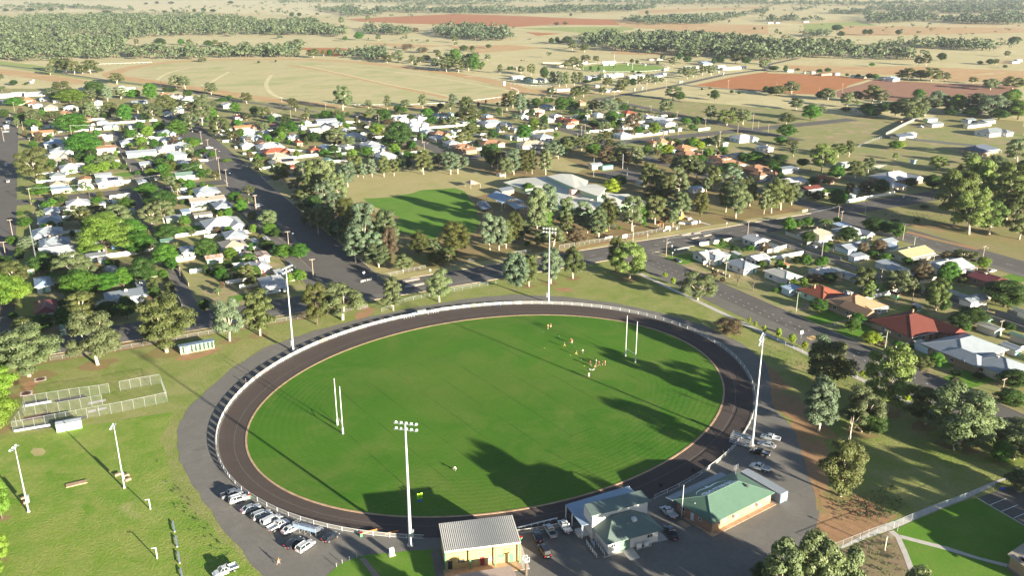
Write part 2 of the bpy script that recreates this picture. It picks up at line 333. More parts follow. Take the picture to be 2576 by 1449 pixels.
# ------------------------------------------------------------------ ground, roads, fields
def rag(pts, amp=1.0, step=8.0):
    out = []; n = len(pts)
    for i in range(n):
        a, b = pts[i], pts[(i + 1) % n]; L = math.hypot(b[0] - a[0], b[1] - a[1]); k = max(1, int(L / step))
        for j in range(k):
            t = j / k; q = 0 if j == 0 else amp
            out.append((a[0] + (b[0] - a[0]) * t + random.uniform(-q, q), a[1] + (b[1] - a[1]) * t + random.uniform(-q, q)))
    return out
def sheet(name, pts, z, mat, amp=0.0, step=8.0, kind='structure'):
    if amp: pts = rag(pts, amp, step)
    me = bpy.data.meshes.new(name); me.from_pydata([(x, y, z) for x, y in pts], [], [tuple(range(len(pts)))])
    me.materials.append(M[mat] if isinstance(mat, str) else mat)
    if me.polygons[0].normal.z < 0: me.flip_normals()
    o = put(name, me); tag(o, kind=kind); return o
def rect(name, x0, x1, y0, y1, z, mat, amp=0.0, step=8.0): return sheet(name, [(x0, y0), (x1, y0), (x1, y1), (x0, y1)], z, mat, amp, step)
def P_(s):
    out = []; r = None
    for t in s.split():
        if ',' not in t: r = t; continue
        x, y = t.split(','); out.append(S(r, float(x), float(y)))
    return out
def ribbon(name, pts, w, z, mat, kind='structure'):
    L, R = [], []
    for i, p in enumerate(pts):
        a, b = pts[max(i - 1, 0)], pts[min(i + 1, len(pts) - 1)]
        d = Vector((b[0] - a[0], b[1] - a[1])).normalized(); n = Vector((-d.y, d.x)) * w / 2
        L.append((p[0] + n.x, p[1] + n.y)); R.append((p[0] - n.x, p[1] - n.y))
    n = len(pts); me = bpy.data.meshes.new(name)
    me.from_pydata([(x, y, z) for x, y in L + R], [], [(i + n, i + 1 + n, i + 1, i) for i in range(n - 1)]); me.materials.append(M[mat])
    if me.polygons[0].normal.z < 0: me.flip_normals()
    return tag(put(name, me), kind=kind)
def smooth_pts(pts, k=6):
    out = []; n = len(pts)
    for i in range(n - 1):
        p0, p1, p2, p3 = pts[max(i - 1, 0)], pts[i], pts[i + 1], pts[min(i + 2, n - 1)]
        for j in range(k):
            t = j / k
            out.append(tuple(.5 * ((2 * p1[c]) + (-p0[c] + p2[c]) * t + (2 * p0[c] - 5 * p1[c] + 4 * p2[c] - p3[c]) * t * t + (-p0[c] + 3 * p1[c] - 3 * p2[c] + p3[c]) * t ** 3) for c in (0, 1)))
    out.append(pts[-1]); return out

rect('ground', -11000, 17000, -1500, 19000, -.30, 'ground')
# far fields
far = [('pasture', 'pasture', "A1 0,0 2549,0 A2 1000,30 2000,60 A2 1100,110 A2 600,150 A1 2549,140 A1 2000,110 A1 1300,110 A1 0,120"),
       ('red_field', 'redf', "A2 900,185 2000,132 2549,150 A3 700,180 1050,188 1280,215 1150,245 400,240 60,262 A2 1990,243 1500,228 1100,210"),
       ('red_field', 'redf', "A2 410,468 860,470 1050,500 800,560 620,520"), ('red_field', 'redf3', "A2 1060,420 1500,430 1960,452 1500,468"),
       ('red_field', 'redf3', "A2 1900,450 2549,440 A3 330,470 0,500 A2 2200,520"),
       ('dam_bank', 'redf', "A3 140,312 500,328 270,350"), ('field', 'paddock', "A3 60,275 700,262 1250,262 1200,290 800,330 450,300"),
       ('red_field', 'redf3', "A3 1020,190 1700,230 2549,245 2549,330 A3 1700,300 1100,262"), ('red_field', 'redf3', "A3 1300,95 2549,60 2549,75 1250,130"),
       ('red_field', 'redf3', "A4 740,250 2549,270 2549,320 1000,350 700,350"), ('field', 'paddock', "A4 350,235 900,205 1100,250 740,250 600,330 400,310"),
       ('red_field', 'redf3', "A4 150,640 1000,660 1320,650 1750,665 2549,700 2549,812 1780,800 1330,735 1100,740 300,700"),
       ('ploughed_field', 'redf', "A3 1810,842 2170,765 2549,708 A4 0,722 560,735 1012,782 690,890 A4 640,940 280,925 A3 2549,905"),
       ('ploughed_field', 'redf2', "A4 1080,785 1700,822 2549,838 2400,905 2200,960 1750,980 1250,1000 700,960 690,900"),
       ('field', 'paddock', "A3 985,962 1500,985 2100,1095 2549,1165 A4 150,1130 90,1400 A3 2549,1290 2100,1195 1400,1090 1050,1030 930,985"),
       ('paddock', 'paddock2', "A4 225,1245 560,1115 1000,1150 1410,1190 1150,1340 880,1449 B4 600,60 B4 300,60 A4 150,1420"),
       ('paddock', 'paddock2', "A4 1180,1360 1700,1130 2549,1200 B4 2549,260 1850,330 1300,180 900,110"),
       ('dirt_yard', 'dirt', "A4 1150,1365 1480,1390 B4 1180,140 870,85 B4 960,20"), ('dirt_yard', 'dirt', "B4 1230,225 1520,290 1900,310 1870,350 1300,265"),
       ('verge_field', 'paddock', "A1 0,600 500,660 700,740 1090,790 1230,800 1600,850 A2 0,975 0,1060 A1 2000,900 1200,830 600,745 0,650"),
       ('red_strip', 'redf3', "A1 0,680 500,735 880,805 860,828 680,832 330,775 0,735"),
       ('dry_creek_bank', 'redf3', "A3 1000,505 2000,540 2000,560 1000,530"),]
for i, (n, m, s) in enumerate(far): sheet(n, P_(s), -.26 + i * .004, m, 1.5, 25)
# racecourse
loop = P_("A1 1105,735 1160,760 1300,780 1800,855 2549,968 A2 400,1010 900,1062 1500,1062 2050,1042 A3 0,940 60,920 70,885 20,860 A2 2400,815 2000,735 1500,665 1000,612 500,585 A1 2549,585 2100,592 1700,612 1350,660 1150,710 1105,735")
loop = smooth_pts(loop, 5)
sheet('racecourse_infield', loop[:-1], -.165, 'infield')
ribbon('racecourse_track', loop, 24, -.16, 'redf3')
ribbon('training_track', smooth_pts(P_("A2 330,640 640,690 900,745 1300,835 1700,920 1920,970")), 9, -.155, 'redf3')
ribbon('mown_strip', smooth_pts(P_("A2 450,640 700,690 950,745 1350,835 1700,900 1980,965")), 4, -.150, 'pasture')
ribbon('mown_strip', smooth_pts(P_("A2 600,640 1400,710 1900,780 2549,900")), 4, -.150, 'pasture')
ribbon('mown_strip', smooth_pts(P_("A1 1560,790 1600,755 1700,710 1870,672")), 5, -.150, 'pasture')
ribbon('mown_strip', smooth_pts(P_("A1 2090,815 2180,760 2270,710")), 5, -.150, 'pasture')
ribbon('mown_strip', smooth_pts(P_("A2 170,740 120,830 170,920 300,985")), 5, -.150, 'pasture')
ribbon('racecourse_apron', P_("A3 0,890 300,900 560,930"), 30, -.157, 'redf3')
# town blocks
sheet('town_ground', [(-220, 300), (360, 300), (700, 395), (640, 620), (540, 820), (330, 800), (250, 850), (190, 940), (40, 1120), (-60, 1200), (-260, 1200)], -.14, 'town', 1, 30)
sheet('town_ground', [(236, 60), (380, 60), (380, 345), (236, 345)], -.135, 'town')
rect('bush_block', 378, 520, 120, 335, -.13, 'paddock2', 1)
rect('school_ground', 115.5, 364, 331, 549, -.12, 'school')
sheet('dry_school_oval', P_("B2 870,540 B2 900,330 B2 1500,260 B2 2100,250 B2 2549,340 B2 2549,420 B2 2230,520 B2 2000,560 B2 1500,700 B2 1200,680"), -.112, 'dryoval', .8, 6)
sheet('school_green', P_("B2 1085,545 1300,535 1500,505 1680,460 1850,452 1990,440 2100,480 2190,640 2240,790 2180,900 1900,830 1790,955 1560,905 1400,860 1430,720 1200,630"), -.104, 'lawn', .8, 5)
sheet('dry_grass_patch', P_("B3 200,200 500,140 760,250 620,300 900,380 700,360 350,270"), -.104, 'dryoval', .8, 6)
sheet('netball_court', P_("B3 830,300 1140,255 1330,310 1290,385 960,350"), -.096, 'asphalt')
rect('park_grass', -120, 222, 60, 312, -.10, 'park')
sheet('lush_grass', [(-120, 60), (30, 60), (28, 150), (22, 175), (14, 205), (14, 235), (20, 250), (-30, 256), (-120, 240)], -.092, 'parkL', .8, 6)
sheet('bare_ground', P_("C1 1730,725 1800,680 2000,650 2210,590 2180,640 2000,700 1850,735"), -.084, 'dirt', .5, 3)
sheet('bare_ground', P_("C1 150,1060 300,900 470,880 420,940 330,1000 340,1070 210,1110"), -.084, 'dirt', .4, 3)
sheet('bare_ground', P_("D1 300,220 330,180 420,180 460,215 420,255 340,260"), -.084, 'dryoval', .4, 2)
sheet('bare_ground', P_("C2 1010,260 1100,200 1200,215 1170,270 1100,310 1010,330"), -.084, 'dirt', .5, 3)
sheet('bare_ground', P_("C3 420,20 560,8 640,40 500,50"), -.084, 'dirt', .4, 3)
park_r = [(214, 320), (219, 300), (214, 262), (213, 215), (212, 150), (206, 113), (158, 111), (140, 112), (126, 104), (126, 115), (141, 120), (150, 124), (160, 139), (174, 158), (180, 174), (190, 192)]
sheet('red_earth', P_("D4 200,0 290,200 320,420 420,640 470,830 430,960 370,1060 690,1160 1110,965 1300,850 1100,800 900,640 700,660 590,560 640,300 560,100 700,80 C4 620,1400 C4 330,1100 C4 100,850 C4 0,780 C3 2400,640 C4 0,1150 C4 250,1330"), -.084, 'dirt', .8, 5)
# gravel ring around the cycle track, apron and car park
edge = [(126, 112), (110, 96), (30, 96), (27, 140), (26, 160), (22, 180), (18.5, 204), (17, 221), (19, 238), (23, 249), (30.5, 260), (41.5, 274), (54, 285), (74, 292.5), (95, 296.5), (115, 297.5), (137, 297), (155, 293), (172, 281), (186, 265), (195, 249), (201, 232), (202, 212), (198, 196), (188, 183), (178.5, 172.5), (172.5, 157), (159, 138), (149, 125), (141, 119)]
sheet('gravel_ring', edge, -.076, 'gravel', .35, 3)
OC, OA, OB, OR = (110.3, 218.1), 84.2, 71.2, math.radians(8.8)
GC, GA, GB, GR = (109.5, 216.7), 75.7, 59.6, math.radians(7.9)
def ell(c, a, b, r, t): return (c[0] + a * math.cos(t) * math.cos(r) - b * math.sin(t) * math.sin(r), c[1] + a * math.cos(t) * math.sin(r) + b * math.sin(t) * math.cos(r))
NE = 160
sheet('cycle_track', [ell(OC, OA - .6, OB - .6, OR, 2 * math.pi * i / NE) for i in range(NE)], -.068, 'trackseal')
def ring(name, c, a, b, r, w, z0, z1, mat):
    mb = MB(); vs = []
    for i in range(NE):
        t = 2 * math.pi * i / NE; vs += [(*ell(c, a, b, r, t), z0), (*ell(c, a - w, b - w, r, t), z0), (*ell(c, a, b, r, t), z1), (*ell(c, a - w, b - w, r, t), z1)]
    fs = []
    for i in range(NE):
        k, l = 4 * i, 4 * ((i + 1) % NE); fs += [(k, l, l + 2, k + 2), (k + 2, l + 2, l + 3, k + 3), (k + 1, k + 3, l + 3, l + 1)]
    mb.add(vs, fs); return tag(mb.build(name, M[mat]), kind='structure')
ring('track_edge', GC, GA + .55, GB + .55, GR, .55, -.07, .03, 'earthkerb')
ring('lane_line', GC, GA + 3.4, GB + 4.3, GR, .10, -.068, -.0635, 'gravel')

def grass_field():
    m, nt, p, out = nodes('oval_turf'); v = pos(nt)
    mp = N(nt, 'Mapping'); mp.vector_type = 'TEXTURE'; mp.inputs['Location'].default_value = (GC[0], GC[1], 0); mp.inputs['Rotation'].default_value = (0, 0, GR); nt.links.new(v, mp.inputs[0])
    s = N(nt, 'SeparateXYZ'); nt.links.new(mp.outputs[0], s.inputs[0])
    ex = mathn(nt, 'MULTIPLY', s.outputs[0], 1 / GA); ey = mathn(nt, 'MULTIPLY', s.outputs[1], 1 / GB)
    r = mathn(nt, 'SQRT', mathn(nt, 'ADD', mathn(nt, 'MULTIPLY', ex, ex), mathn(nt, 'MULTIPLY', ey, ey)))
    rn = mathn(nt, 'ADD', r, mathn(nt, 'MULTIPLY', noise(nt, v, .25, 3, .6, 0, 1), .012))
    rings = mathn(nt, 'SINE', mathn(nt, 'MULTIPLY', rn, 2 * math.pi * 38)); rf = N(nt, 'MapRange'); rf.inputs[1].default_value = .45; rf.inputs[2].default_value = .8; nt.links.new(r, rf.inputs[0])
    rows = mathn(nt, 'SINE', mathn(nt, 'MULTIPLY', mathn(nt, 'ADD', s.outputs[1], mathn(nt, 'MULTIPLY', noise(nt, v, .2, 2, .6, 0, 1), .6)), 2 * math.pi / 1.7))
    c = mixc(nt, noise(nt, v, .02, 5, .62, .36, .64, .4), (.048, .150, .007), (.080, .19, .012))
    c = mixc(nt, mathn(nt, 'MULTIPLY', noise(nt, v, .045, 6, .7, .44, .70, .6), .75), c, (.165, .205, .042))
    c = mixc(nt, mathn(nt, 'MULTIPLY', noise(nt, v, .014, 4, .6, .5, .7), .6), c, (.118, .165, .026))
    c = mixc(nt, mathn(nt, 'MULTIPLY', noise(nt, scalev(nt, v, 1, 1), 1.3, 6, .8, .3, .7), .45), c, (.026, .07, .006))
    c = mixc(nt, mathn(nt, 'MULTIPLY', mathn(nt, 'MULTIPLY', mathn(nt, 'ADD', rings, 1), rf.outputs[0]), .05), c, (.03, .095, .008))
    c = mixc(nt, mathn(nt, 'MULTIPLY', mathn(nt, 'ADD', rows, 1), .05), c, (.03, .10, .008))
    # wheel lines left by the line marker
    for (x, w) in ((-50, .14), (-40, .11), (-30, .12), (-20, .1), (-10, .12), (0, .15), (10, .1), (20, .12), (30, .1), (40, .12), (50, .14)):
        d = mathn(nt, 'LESS_THAN', mathn(nt, 'ABSOLUTE', mathn(nt, 'SUBTRACT', s.outputs[0], x + 1.2)), w)
        e = mathn(nt, 'LESS_THAN', mathn(nt, 'ABSOLUTE', s.outputs[1]), 34)
        c = mixc(nt, mathn(nt, 'MULTIPLY', mathn(nt, 'MULTIPLY', mathn(nt, 'MULTIPLY', d, e), noise(nt, v, .08, 3, .6, .35, .6)), .75), c, (.022, .055, .008))
    for y in (-34, 34):
        d = mathn(nt, 'LESS_THAN', mathn(nt, 'ABSOLUTE', mathn(nt, 'SUBTRACT', s.outputs[1], y)), .12); e = mathn(nt, 'LESS_THAN', mathn(nt, 'ABSOLUTE', s.outputs[0]), 60)
        c = mixc(nt, mathn(nt, 'MULTIPLY', mathn(nt, 'MULTIPLY', mathn(nt, 'MULTIPLY', d, e), noise(nt, v, .08, 3, .6, .4, .6)), .6), c, (.022, .055, .008))
    nt.links.new(c, p.inputs['Base Color']); p.inputs['Roughness'].default_value = .9; p.inputs['Specular IOR Level'].default_value = .15
    h = mathn(nt, 'ADD', noise(nt, v, 2.2, 6, .75, 0, 1), mathn(nt, 'MULTIPLY', rings, mathn(nt, 'MULTIPLY', rf.outputs[0], .10))); bump(nt, p, h, .7, .10)
    return m
M['turf'] = grass_field()
sheet('oval_turf', [ell(GC, GA, GB, GR, 2 * math.pi * i / NE) for i in range(NE)], -.035, 'turf')

# roads (streets run along Y, cross streets along X)
def road_ns(name, x0, x1, y0, y1, mat='asphalt', z=-.060): return rect(name, x0, x1, y0, y1, z, mat)
def road_ew(name, x0, x1, y0, y1, mat='asphalt', z=-.056): return rect(name, x0, x1, y0, y1, z, mat)
road_ns('street', 92, 115, 331, 551); road_ns('street', 92, 116, 566, 905); road_ew('street', -260, 357, 313, 331)
rect('road_verge', 219, 238.5, 60, 313, -.066, 'gravelG'); road_ns('street', 226, 238.2, 60, 313)
road_ns('street', 357, 378, 60, 331.0); road_ew('street', 357, 378, 331, 337, 'asphalt', -.060); road_ew('street', 378, 560, 320, 337)
road_ns('street', 364, 376, 337, 551); road_ew('street', -22, 640, 551, 566); road_ns('street', 376, 387, 566, 700)
road_ns('street', 247, 258, 566, 800); road_ns('street', 513, 524, 500, 551); road_ns('street', 513, 524, 566, 790)
road_ns('wide_street', -46, -22, 331, 930); road_ew('street', -60, 92, 785, 797); road_ew('street', 116, 250, 785, 796)
rect('verge_strip', -22, -15, 331, 785, -.064, 'park', .5, 6); rect('verge_strip', 84, 92, 331, 551, -.064, 'dryoval', .4, 6)
rect('verge_strip', 115, 126, 331, 551, -.064, 'dryoval', .6, 6); rect('verge_strip', 126, 357, 331, 338, -.064, 'dryoval', .4, 6)
rect('verge_strip', -22, 92, 305, 313, -.064, 'school', .4, 6)
road_ns('back_lane', 35.5, 41, 331, 551, 'lane'); road_ns('back_lane', 44, 51, 566, 785, 'lane'); road_ns('back_lane', 299.5, 306, 60, 313, 'lane')
rect('footpath', 214.3, 216.4, 140, 302, -.06, 'concrete')
ribbon('highway', P_("A3 830,990 1150,930 1650,842 2100,742 2549,680 A4 0,640 300,575"), 9, -.12, 'asphalt')
ribbon('side_road', P_("A3 1700,835 1900,862 2549,905 A4 280,935"), 6, -.115, 'lane')
ribbon('farm_road', P_("A3 1180,935 1500,975 1700,1010"), 6, -.115, 'lane')
ribbon('racecourse_road', P_("A1 0,640 350,680 700,740 1200,810 1700,880 A2 0,1020 400,1075 620,1110"), 7, -.115, 'lane')
ribbon('dirt_track', P_("B4 1360,870 1700,960 2100,1050"), 4, -.05, 'dirt')
ribbon('worn_path', P_("B3 480,1085 700,1035 1000,975 1230,930 1400,905"), 2.5, -.05, 'dirt')
# kerbs
kb = MB()
for (x, y0, y1) in ((91.8, 338, 551), (115.2, 338, 551), (238.4, 62, 306), (91.8, 566, 785), (356.8, 60, 306)): kb.box(x - .1, x + .1, y0, y1, -.08, .04)
for (y, x0, x1) in ((312.8, -22, 214), (331.3, 126, 357), (312.8, 238, 300), (312.8, 306, 357)): kb.box(x0, x1, y - .1, y + .1, -.08, .04)
tag(kb.build('kerb', M['kerb']), kind='structure')
# painted lines
ml = MB(); zl = -.050
def dash(x0, x1, y0, y1, z=zl): ml.add([(x0, y0, z), (x1, y0, z), (x1, y1, z), (x0, y1, z)], [(0, 1, 2, 3)])
for y in np.arange(100, 300, 4.5): dash(228.0, 228.22, y, y + .7); dash(231.2, 231.42, y + 1, y + 1.7)
for y in range(70, 320, 9): dash(367.6, 367.75, y, y + 3)
for x in range(384, 540, 9): dash(x, x + 3, 328.5, 328.65)
for y in range(500, 545, 9): dash(103.4, 103.5, y, y + 3)
for x in range(120, 350, 9): dash(x, x + 3, 322, 322.15, zl + .003)
dash(93, 93.3, 552, 565, zl + .004); dash(116, 116.3, 552, 565, zl + .004); dash(363, 377, 337.5, 337.9, zl + .004)
tag(ml.build('road_marking', M['line']), kind='structure')
# watered lawns in the house yards
lr = random.Random(9)
for xa, xb, ya, yb_, n in ((-14, 30, 348, 545, 10), (44, 84, 348, 545, 10), (-14, 88, 578, 780, 14), (118, 244, 578, 780, 14), (261, 374, 575, 790, 10), (240, 296, 130, 305, 9), (307, 354, 130, 305, 9), (379, 440, 350, 540, 5)):
    for i in range(n):
        x, y = lr.uniform(xa, xb - 12), lr.uniform(ya, yb_ - 10); rect('yard_lawn', x, x + lr.uniform(8, 15), y, y + lr.uniform(6, 12), -.118 + .0005 * lr.random(), 'lawn' if lr.random() < .6 else 'park', .5, 4)
for i, (r, x, y, w, h) in enumerate((('B1', 1850, 855, 14, 13), ('B3', 1700, 1150, 16, 12), ('B3', 2110, 1010, 9, 7), ('C4', 560, 310, 16, 9), ('B3', 2340, 350, 12, 7), ('C4', 780, 460, 14, 6), ('C4', 2000, 920, 14, 9), ('B4', 2000, 1200, 16, 5), ('B4', 2450, 1340, 16, 8), ('C1', 2380, 110, 8, 7), ('A4', 1900, 1320, 34, 7), ('A4', 2450, 1350, 20, 8), ('A4', 1800, 1390, 40, 6))):
    g = S(r, x, y); rect('front_lawn', g[0] - w / 2, g[0] + w / 2, g[1] - h / 2, g[1] + h / 2, -.10 if r != 'A4' else -.16, 'lawn', .3, 3)

rect('road_shoulder', -22, 214, 313.2, 318.4, -.0525, 'gravelG', .25, 6); rect('road_shoulder', 84.5, 92, 338, 548, -.0605, 'gravelG', .5, 6); rect('road_shoulder', 357.2, 361, 62, 300, -.0545, 'gravelG', .3, 6)
sheet('patched_seal', P_("B3 1330,1060 1480,1030 1520,1090 1400,1120"), -.0515, 'gravelG', .3, 3); sheet('worn_track', P_("C2 1010,180 1130,190 1160,240 1060,330 1000,340 1060,250"), -.0825, 'dirt', .4, 3)
ribbon('wheel_rut', smooth_pts(P_("D4 330,60 370,250 420,450 480,620 500,800")), .5, -.073, 'dirt'); ribbon('wheel_rut', smooth_pts(P_("D4 370,40 410,240 460,430 520,600 540,780")), .5, -.073, 'dirt')
ribbon('worn_edge', [ell(OC, OA + 1.2, OB + 1.2, OR, math.radians(t)) for t in range(20, 200, 4)], .8, -.0705, 'lane')
for i in range(26):
    t = random.uniform(0, 6.28); g = ell(OC, OA + random.uniform(2, 6), OB + random.uniform(2, 6), OR, t); r0 = random.uniform(.5, 1.5)
    sheet('gravel_patch', [(g[0] + r0 * random.uniform(.6, 1.5) * math.cos(a) * 1.6, g[1] + r0 * random.uniform(.6, 1.3) * math.sin(a)) for a in np.linspace(0, 6.28, 11)[:-1]], -.0745 + i * .0001, random.choice(['gravelG', 'lane', 'gravelG']), 0)
# ------------------------------------------------------------------ trees
def lobes_for(kind, r, n):
    out = []
    for i in range(n):
        t = (i + .5) / n
        if kind == 'gum': z = .24 + .66 * t; R = .43 * math.sin(math.pi * min(1, .22 + t * .66)) ** .7 + .02
        elif kind == 'tall': z = .18 + .74 * t; R = .38 * (1 - abs(t - .4)) ** .7
        elif kind == 'round': z = .18 + .66 * t; R = .38 * math.sqrt(max(0.02, 1 - (2 * t - .95) ** 2))
        elif kind == 'oak': z = .16 + .74 * t; R = .39 * math.sin(math.pi * (.2 + .70 * t)) ** .8
        elif kind == 'pine': z = .26 + .62 * t; R = .44 * (1 - t * .72)
        a = i * 2.399 + r.uniform(-.5, .5); q = R * math.sqrt(r.uniform(.2, 1.0))
        rl = r.uniform(.12, .20) * (1.1 if kind == 'round' else .75 if kind in ('oak', 'pine') else 1)
        out.append((q * math.cos(a), q * math.sin(a), z + r.uniform(-.05, .05), rl))
    return out
def crown_mesh(name, kind, seed, nl, per, ls, mat, squash=1.0):
    r = random.Random(seed); g = np.random.default_rng(seed); L = lobes_for(kind, r, nl)
    V = []
    for (x, y, z, rl) in L:
        d = g.normal(size=(per, 3)); d /= np.linalg.norm(d, axis=1)[:, None]
        d[:, 2] = np.where(d[:, 2] < -.2, -d[:, 2] * .6, d[:, 2])
        rad = rl * (.45 + .6 * g.random(per) ** .6)[:, None]
        c = np.array([x, y, z]) + d * rad * np.array([1, 1, .72 * squash])
        n = d + g.normal(size=(per, 3)) * .30; n[:, 2] += .15; n /= np.linalg.norm(n, axis=1)[:, None]
        a = np.cross(n, g.normal(size=(per, 3))); a /= np.linalg.norm(a, axis=1)[:, None]; b = np.cross(n, a)
        s = ls * (.6 + .8 * g.random(per))[:, None]; e = s * (.45 + .5 * g.random(per))[:, None]
        sc = np.array([1, 1, .72])
        V.append(np.stack([c - a * s * sc - b * e * .5 * sc, c + a * s * .2 * sc - b * e * sc, c + a * s * sc + b * e * .4 * sc, c - a * s * .1 * sc + b * e * sc], 1))
    V = np.concatenate(V).reshape(-1, 3); nf = len(V) // 4
    V[:, 2] /= np.percentile(V[:, 2], 99.7); V[:, :2] *= .5 / np.percentile(np.hypot(V[:, 0], V[:, 1]), 97.5)
    me = bpy.data.meshes.new(name); me.vertices.add(len(V)); me.vertices.foreach_set('co', V.ravel())
    me.loops.add(nf * 4); me.loops.foreach_set('vertex_index', np.arange(nf * 4)); me.polygons.add(nf)
    me.polygons.foreach_set('loop_start', np.arange(nf) * 4); me.polygons.foreach_set('loop_total', np.full(nf, 4))
    me.materials.append(mat); me.update(calc_edges=True); return me, L
def trunk_mesh(name, L, seed, mat, r0=.028, lean=.06, limbs=9):
    r = random.Random(seed); mb = MB(); hz = r.uniform(.24, .36)
    ax, ay = r.uniform(-lean, lean), r.uniform(-lean, lean)
    spine = [(0, 0, -.01), (ax * .3, ay * .3, hz * .5), (ax, ay, hz), (ax * 1.6 + .02, ay * 1.4, .55), (ax, ay, .82)]
    mb.tube(spine, [r0 * 1.35, r0, r0 * .82, r0 * .45, r0 * .1], 7)
    for (x, y, z, rl) in sorted(L, key=lambda q: r.random())[:limbs]:
        k = r.uniform(.75, 1.1) * hz; p0 = (ax * .9, ay * .9, min(k, z - .08)); m_ = (x * .55 + ax * .4, y * .55 + ay * .4, p0[2] + (z - p0[2]) * .55)
        mb.tube([p0, m_, (x, y, z)], [r0 * .5, r0 * .3, r0 * .07], 5)
    return mb.mesh(name, mat, smooth=True)
def palm_meshes(seed):
    r = random.Random(seed); mb = MB()
    for i in range(26):
        a = i * 2.399; up = .55 - .06 * (i % 9); L = .48; pts = []
        for j in range(5):
            t = j / 4; pts.append((math.cos(a) * L * t, math.sin(a) * L * t, .86 + up * t * .5 - .42 * t * t))
        for j in range(4):
            w0, w1 = .05 * math.sin(math.pi * (.15 + .8 * j / 4)), .05 * math.sin(math.pi * (.15 + .8 * (j + 1) / 4)) if j < 3 else .004
            nx, ny = -math.sin(a), math.cos(a); p, q = pts[j], pts[j + 1]
            for sg in (1, -1):
                mb.add([p, q, (q[0] + nx * w1 * sg, q[1] + ny * w1 * sg, q[2] - w1 * .6), (p[0] + nx * w0 * sg, p[1] + ny * w0 * sg, p[2] - w0 * .6)], [(0, 1, 2, 3)])
    tr = MB(); tr.tube([(0, 0, -.01), (.01, 0, .4), (0, 0, .86)], [.035, .028, .03], 8)
    return mb.mesh('palm_crown', LEAF['p'][0]), tr.mesh('palm_trunk', M['barkd'], smooth=True)
def bare_meshes(seed):
    r = random.Random(seed); mb = MB(); tw = MB(); mb.tube([(0, 0, -.01), (0, 0, .3)], [.03, .022], 6)
    def br(p, d, L, rad, k):
        q = (Vector(p) + Vector(d).normalized() * L); (mb if k < 2 else tw).tube([p, q], [rad, rad * .55], 4, cap=False)
        if k < 4:
            for _ in range(3 if k < 3 else 4): br(q, Vector(d).normalized() + Vector((r.uniform(-.8, .8), r.uniform(-.8, .8), r.uniform(-.1, .6))), L * .66, rad * .55, k + 1)
    for _ in range(4): br((0, 0, .28), (r.uniform(-.8, .8), r.uniform(-.8, .8), .8), .26, .016, 1)
    return tw.mesh('bare_crown', LEAF['v'][0]), mb.mesh('bare_trunk', M['barkd'])
PROTO = {k: [] for k in ('gum', 'tall', 'round', 'oak', 'pine', 'palm', 'bare')}
LM = LEAF['g'][0]
for i in range(5):
    c, L = crown_mesh('crown_gum', 'gum', 10 + i, 28, 430, .021, LM, 1.0); PROTO['gum'].append((c, trunk_mesh('trunk_gum', L, i, M['bark'])))
for i in range(3):
    c, L = crown_mesh('crown_tall', 'tall', 30 + i, 30, 400, .024, LM, .8); PROTO['tall'].append((c, trunk_mesh('trunk_tall', L, i + 7, M['bark'])))
for i in range(4):
    c, L = crown_mesh('crown_round', 'round', 50 + i, 36, 360, .021, LM, 1.1); PROTO['round'].append((c, trunk_mesh('trunk_round', L, i + 17, M['barkd'], .03, .03, 6)))
for i in range(3):
    c, L = crown_mesh('crown_oak', 'oak', 70 + i, 44, 300, .017, LM, 1.4); PROTO['oak'].append((c, trunk_mesh('trunk_oak', L, i + 27, M['barkd'], .026, .04, 10)))
c, L = crown_mesh('crown_pine', 'pine', 90, 60, 420, .013, LM, .9); PROTO['pine'].append((c, trunk_mesh('trunk_pine', L, 3, M['barkd'], .022, .03, 14)))
PROTO['palm'].append(palm_meshes(1)); PROTO['bare'] += [bare_meshes(1), bare_meshes(5)]
TREES = []       # (x, y, w, h, key, zone)
def tree(x, y, w, h, key, zone, trunkmat=None):
    kind = LEAF[key][2]
    if kind == 'gum' and h > 1.55 * w: kind = 'tall'
    pr = PROTO[kind][random.randrange(len(PROTO[kind]))]
    root = thing('palm_tree' if key == 'p' else 'pine_tree' if key == 'q' else {'g': 'grey_gum_tree', 'G': 'blue_gum_tree', 'o': 'olive_gum_tree', 'l': 'pale_gum_tree'}[key] if kind in ('gum', 'tall') else 'she_oak_tree' if key == 'c' else 'bare_tree' if key == 'v' else 'shrub' if h < 3 else {'r': 'leafy_tree', 'd': 'dark_leafy_tree', 'y': 'yellow_green_tree', 'Y': 'golden_tree', 'n': 'brown_tree'}[key], None, None, (x, y, -.08), random.uniform(0, 6.28))
    root.scale = (w * 1.03, w * 1.03, h)
    put('crown', pr[0], root, mat=LEAF[key][0]); put('trunk', pr[1], root, mat=trunkmat)
    TREES.append((x, y, w, h, key, zone, root)); return root
def trees(reg, zone, data):
    """zoomed-view readings: foot x, foot y, top y, crown width, kind"""
    for t in data.split(';'):
        t = t.split()
        if not t: continue
        x, b, tp, w = (float(q) for q in t[:4]); g = S(reg, x, b)
        h = HT(zp(reg, x, b), zp(reg, x, tp)); w = w * zsc(reg) / pxm(g)
        if h < .6: h = 2
        if 'park strip' in zone: w *= 1.2; h *= 1.1
        tree(g[0], g[1], max(w, h * .22, 1.0), min(h, 30), t[4], zone)
trees('C1', 'in the park beside the practice nets', "290 890 390 600 g; 970 775 240 500 g; 1655 650 90 560 o; 2280 540 110 300 G; -40 1130 780 420 y; -30 1420 1050 400 y; -100 900 420 350 o")
trees('C2', 'in the row north of the track', "60 485 40 300 o; 625 375 -40 250 c; 878 330 -20 440 g; 1380 235 -80 200 g; 1838 150 -160 260 g")
trees('B3', 'in the row north of the track', "180 1420 1100 190 o; 50 1470 1080 240 G; 395 1390 1040 240 G; 615 1340 1040 220 o; 1040 1270 930 190 c; 1175 1335 1000 350 l; 1850 1552 1290 360 g")
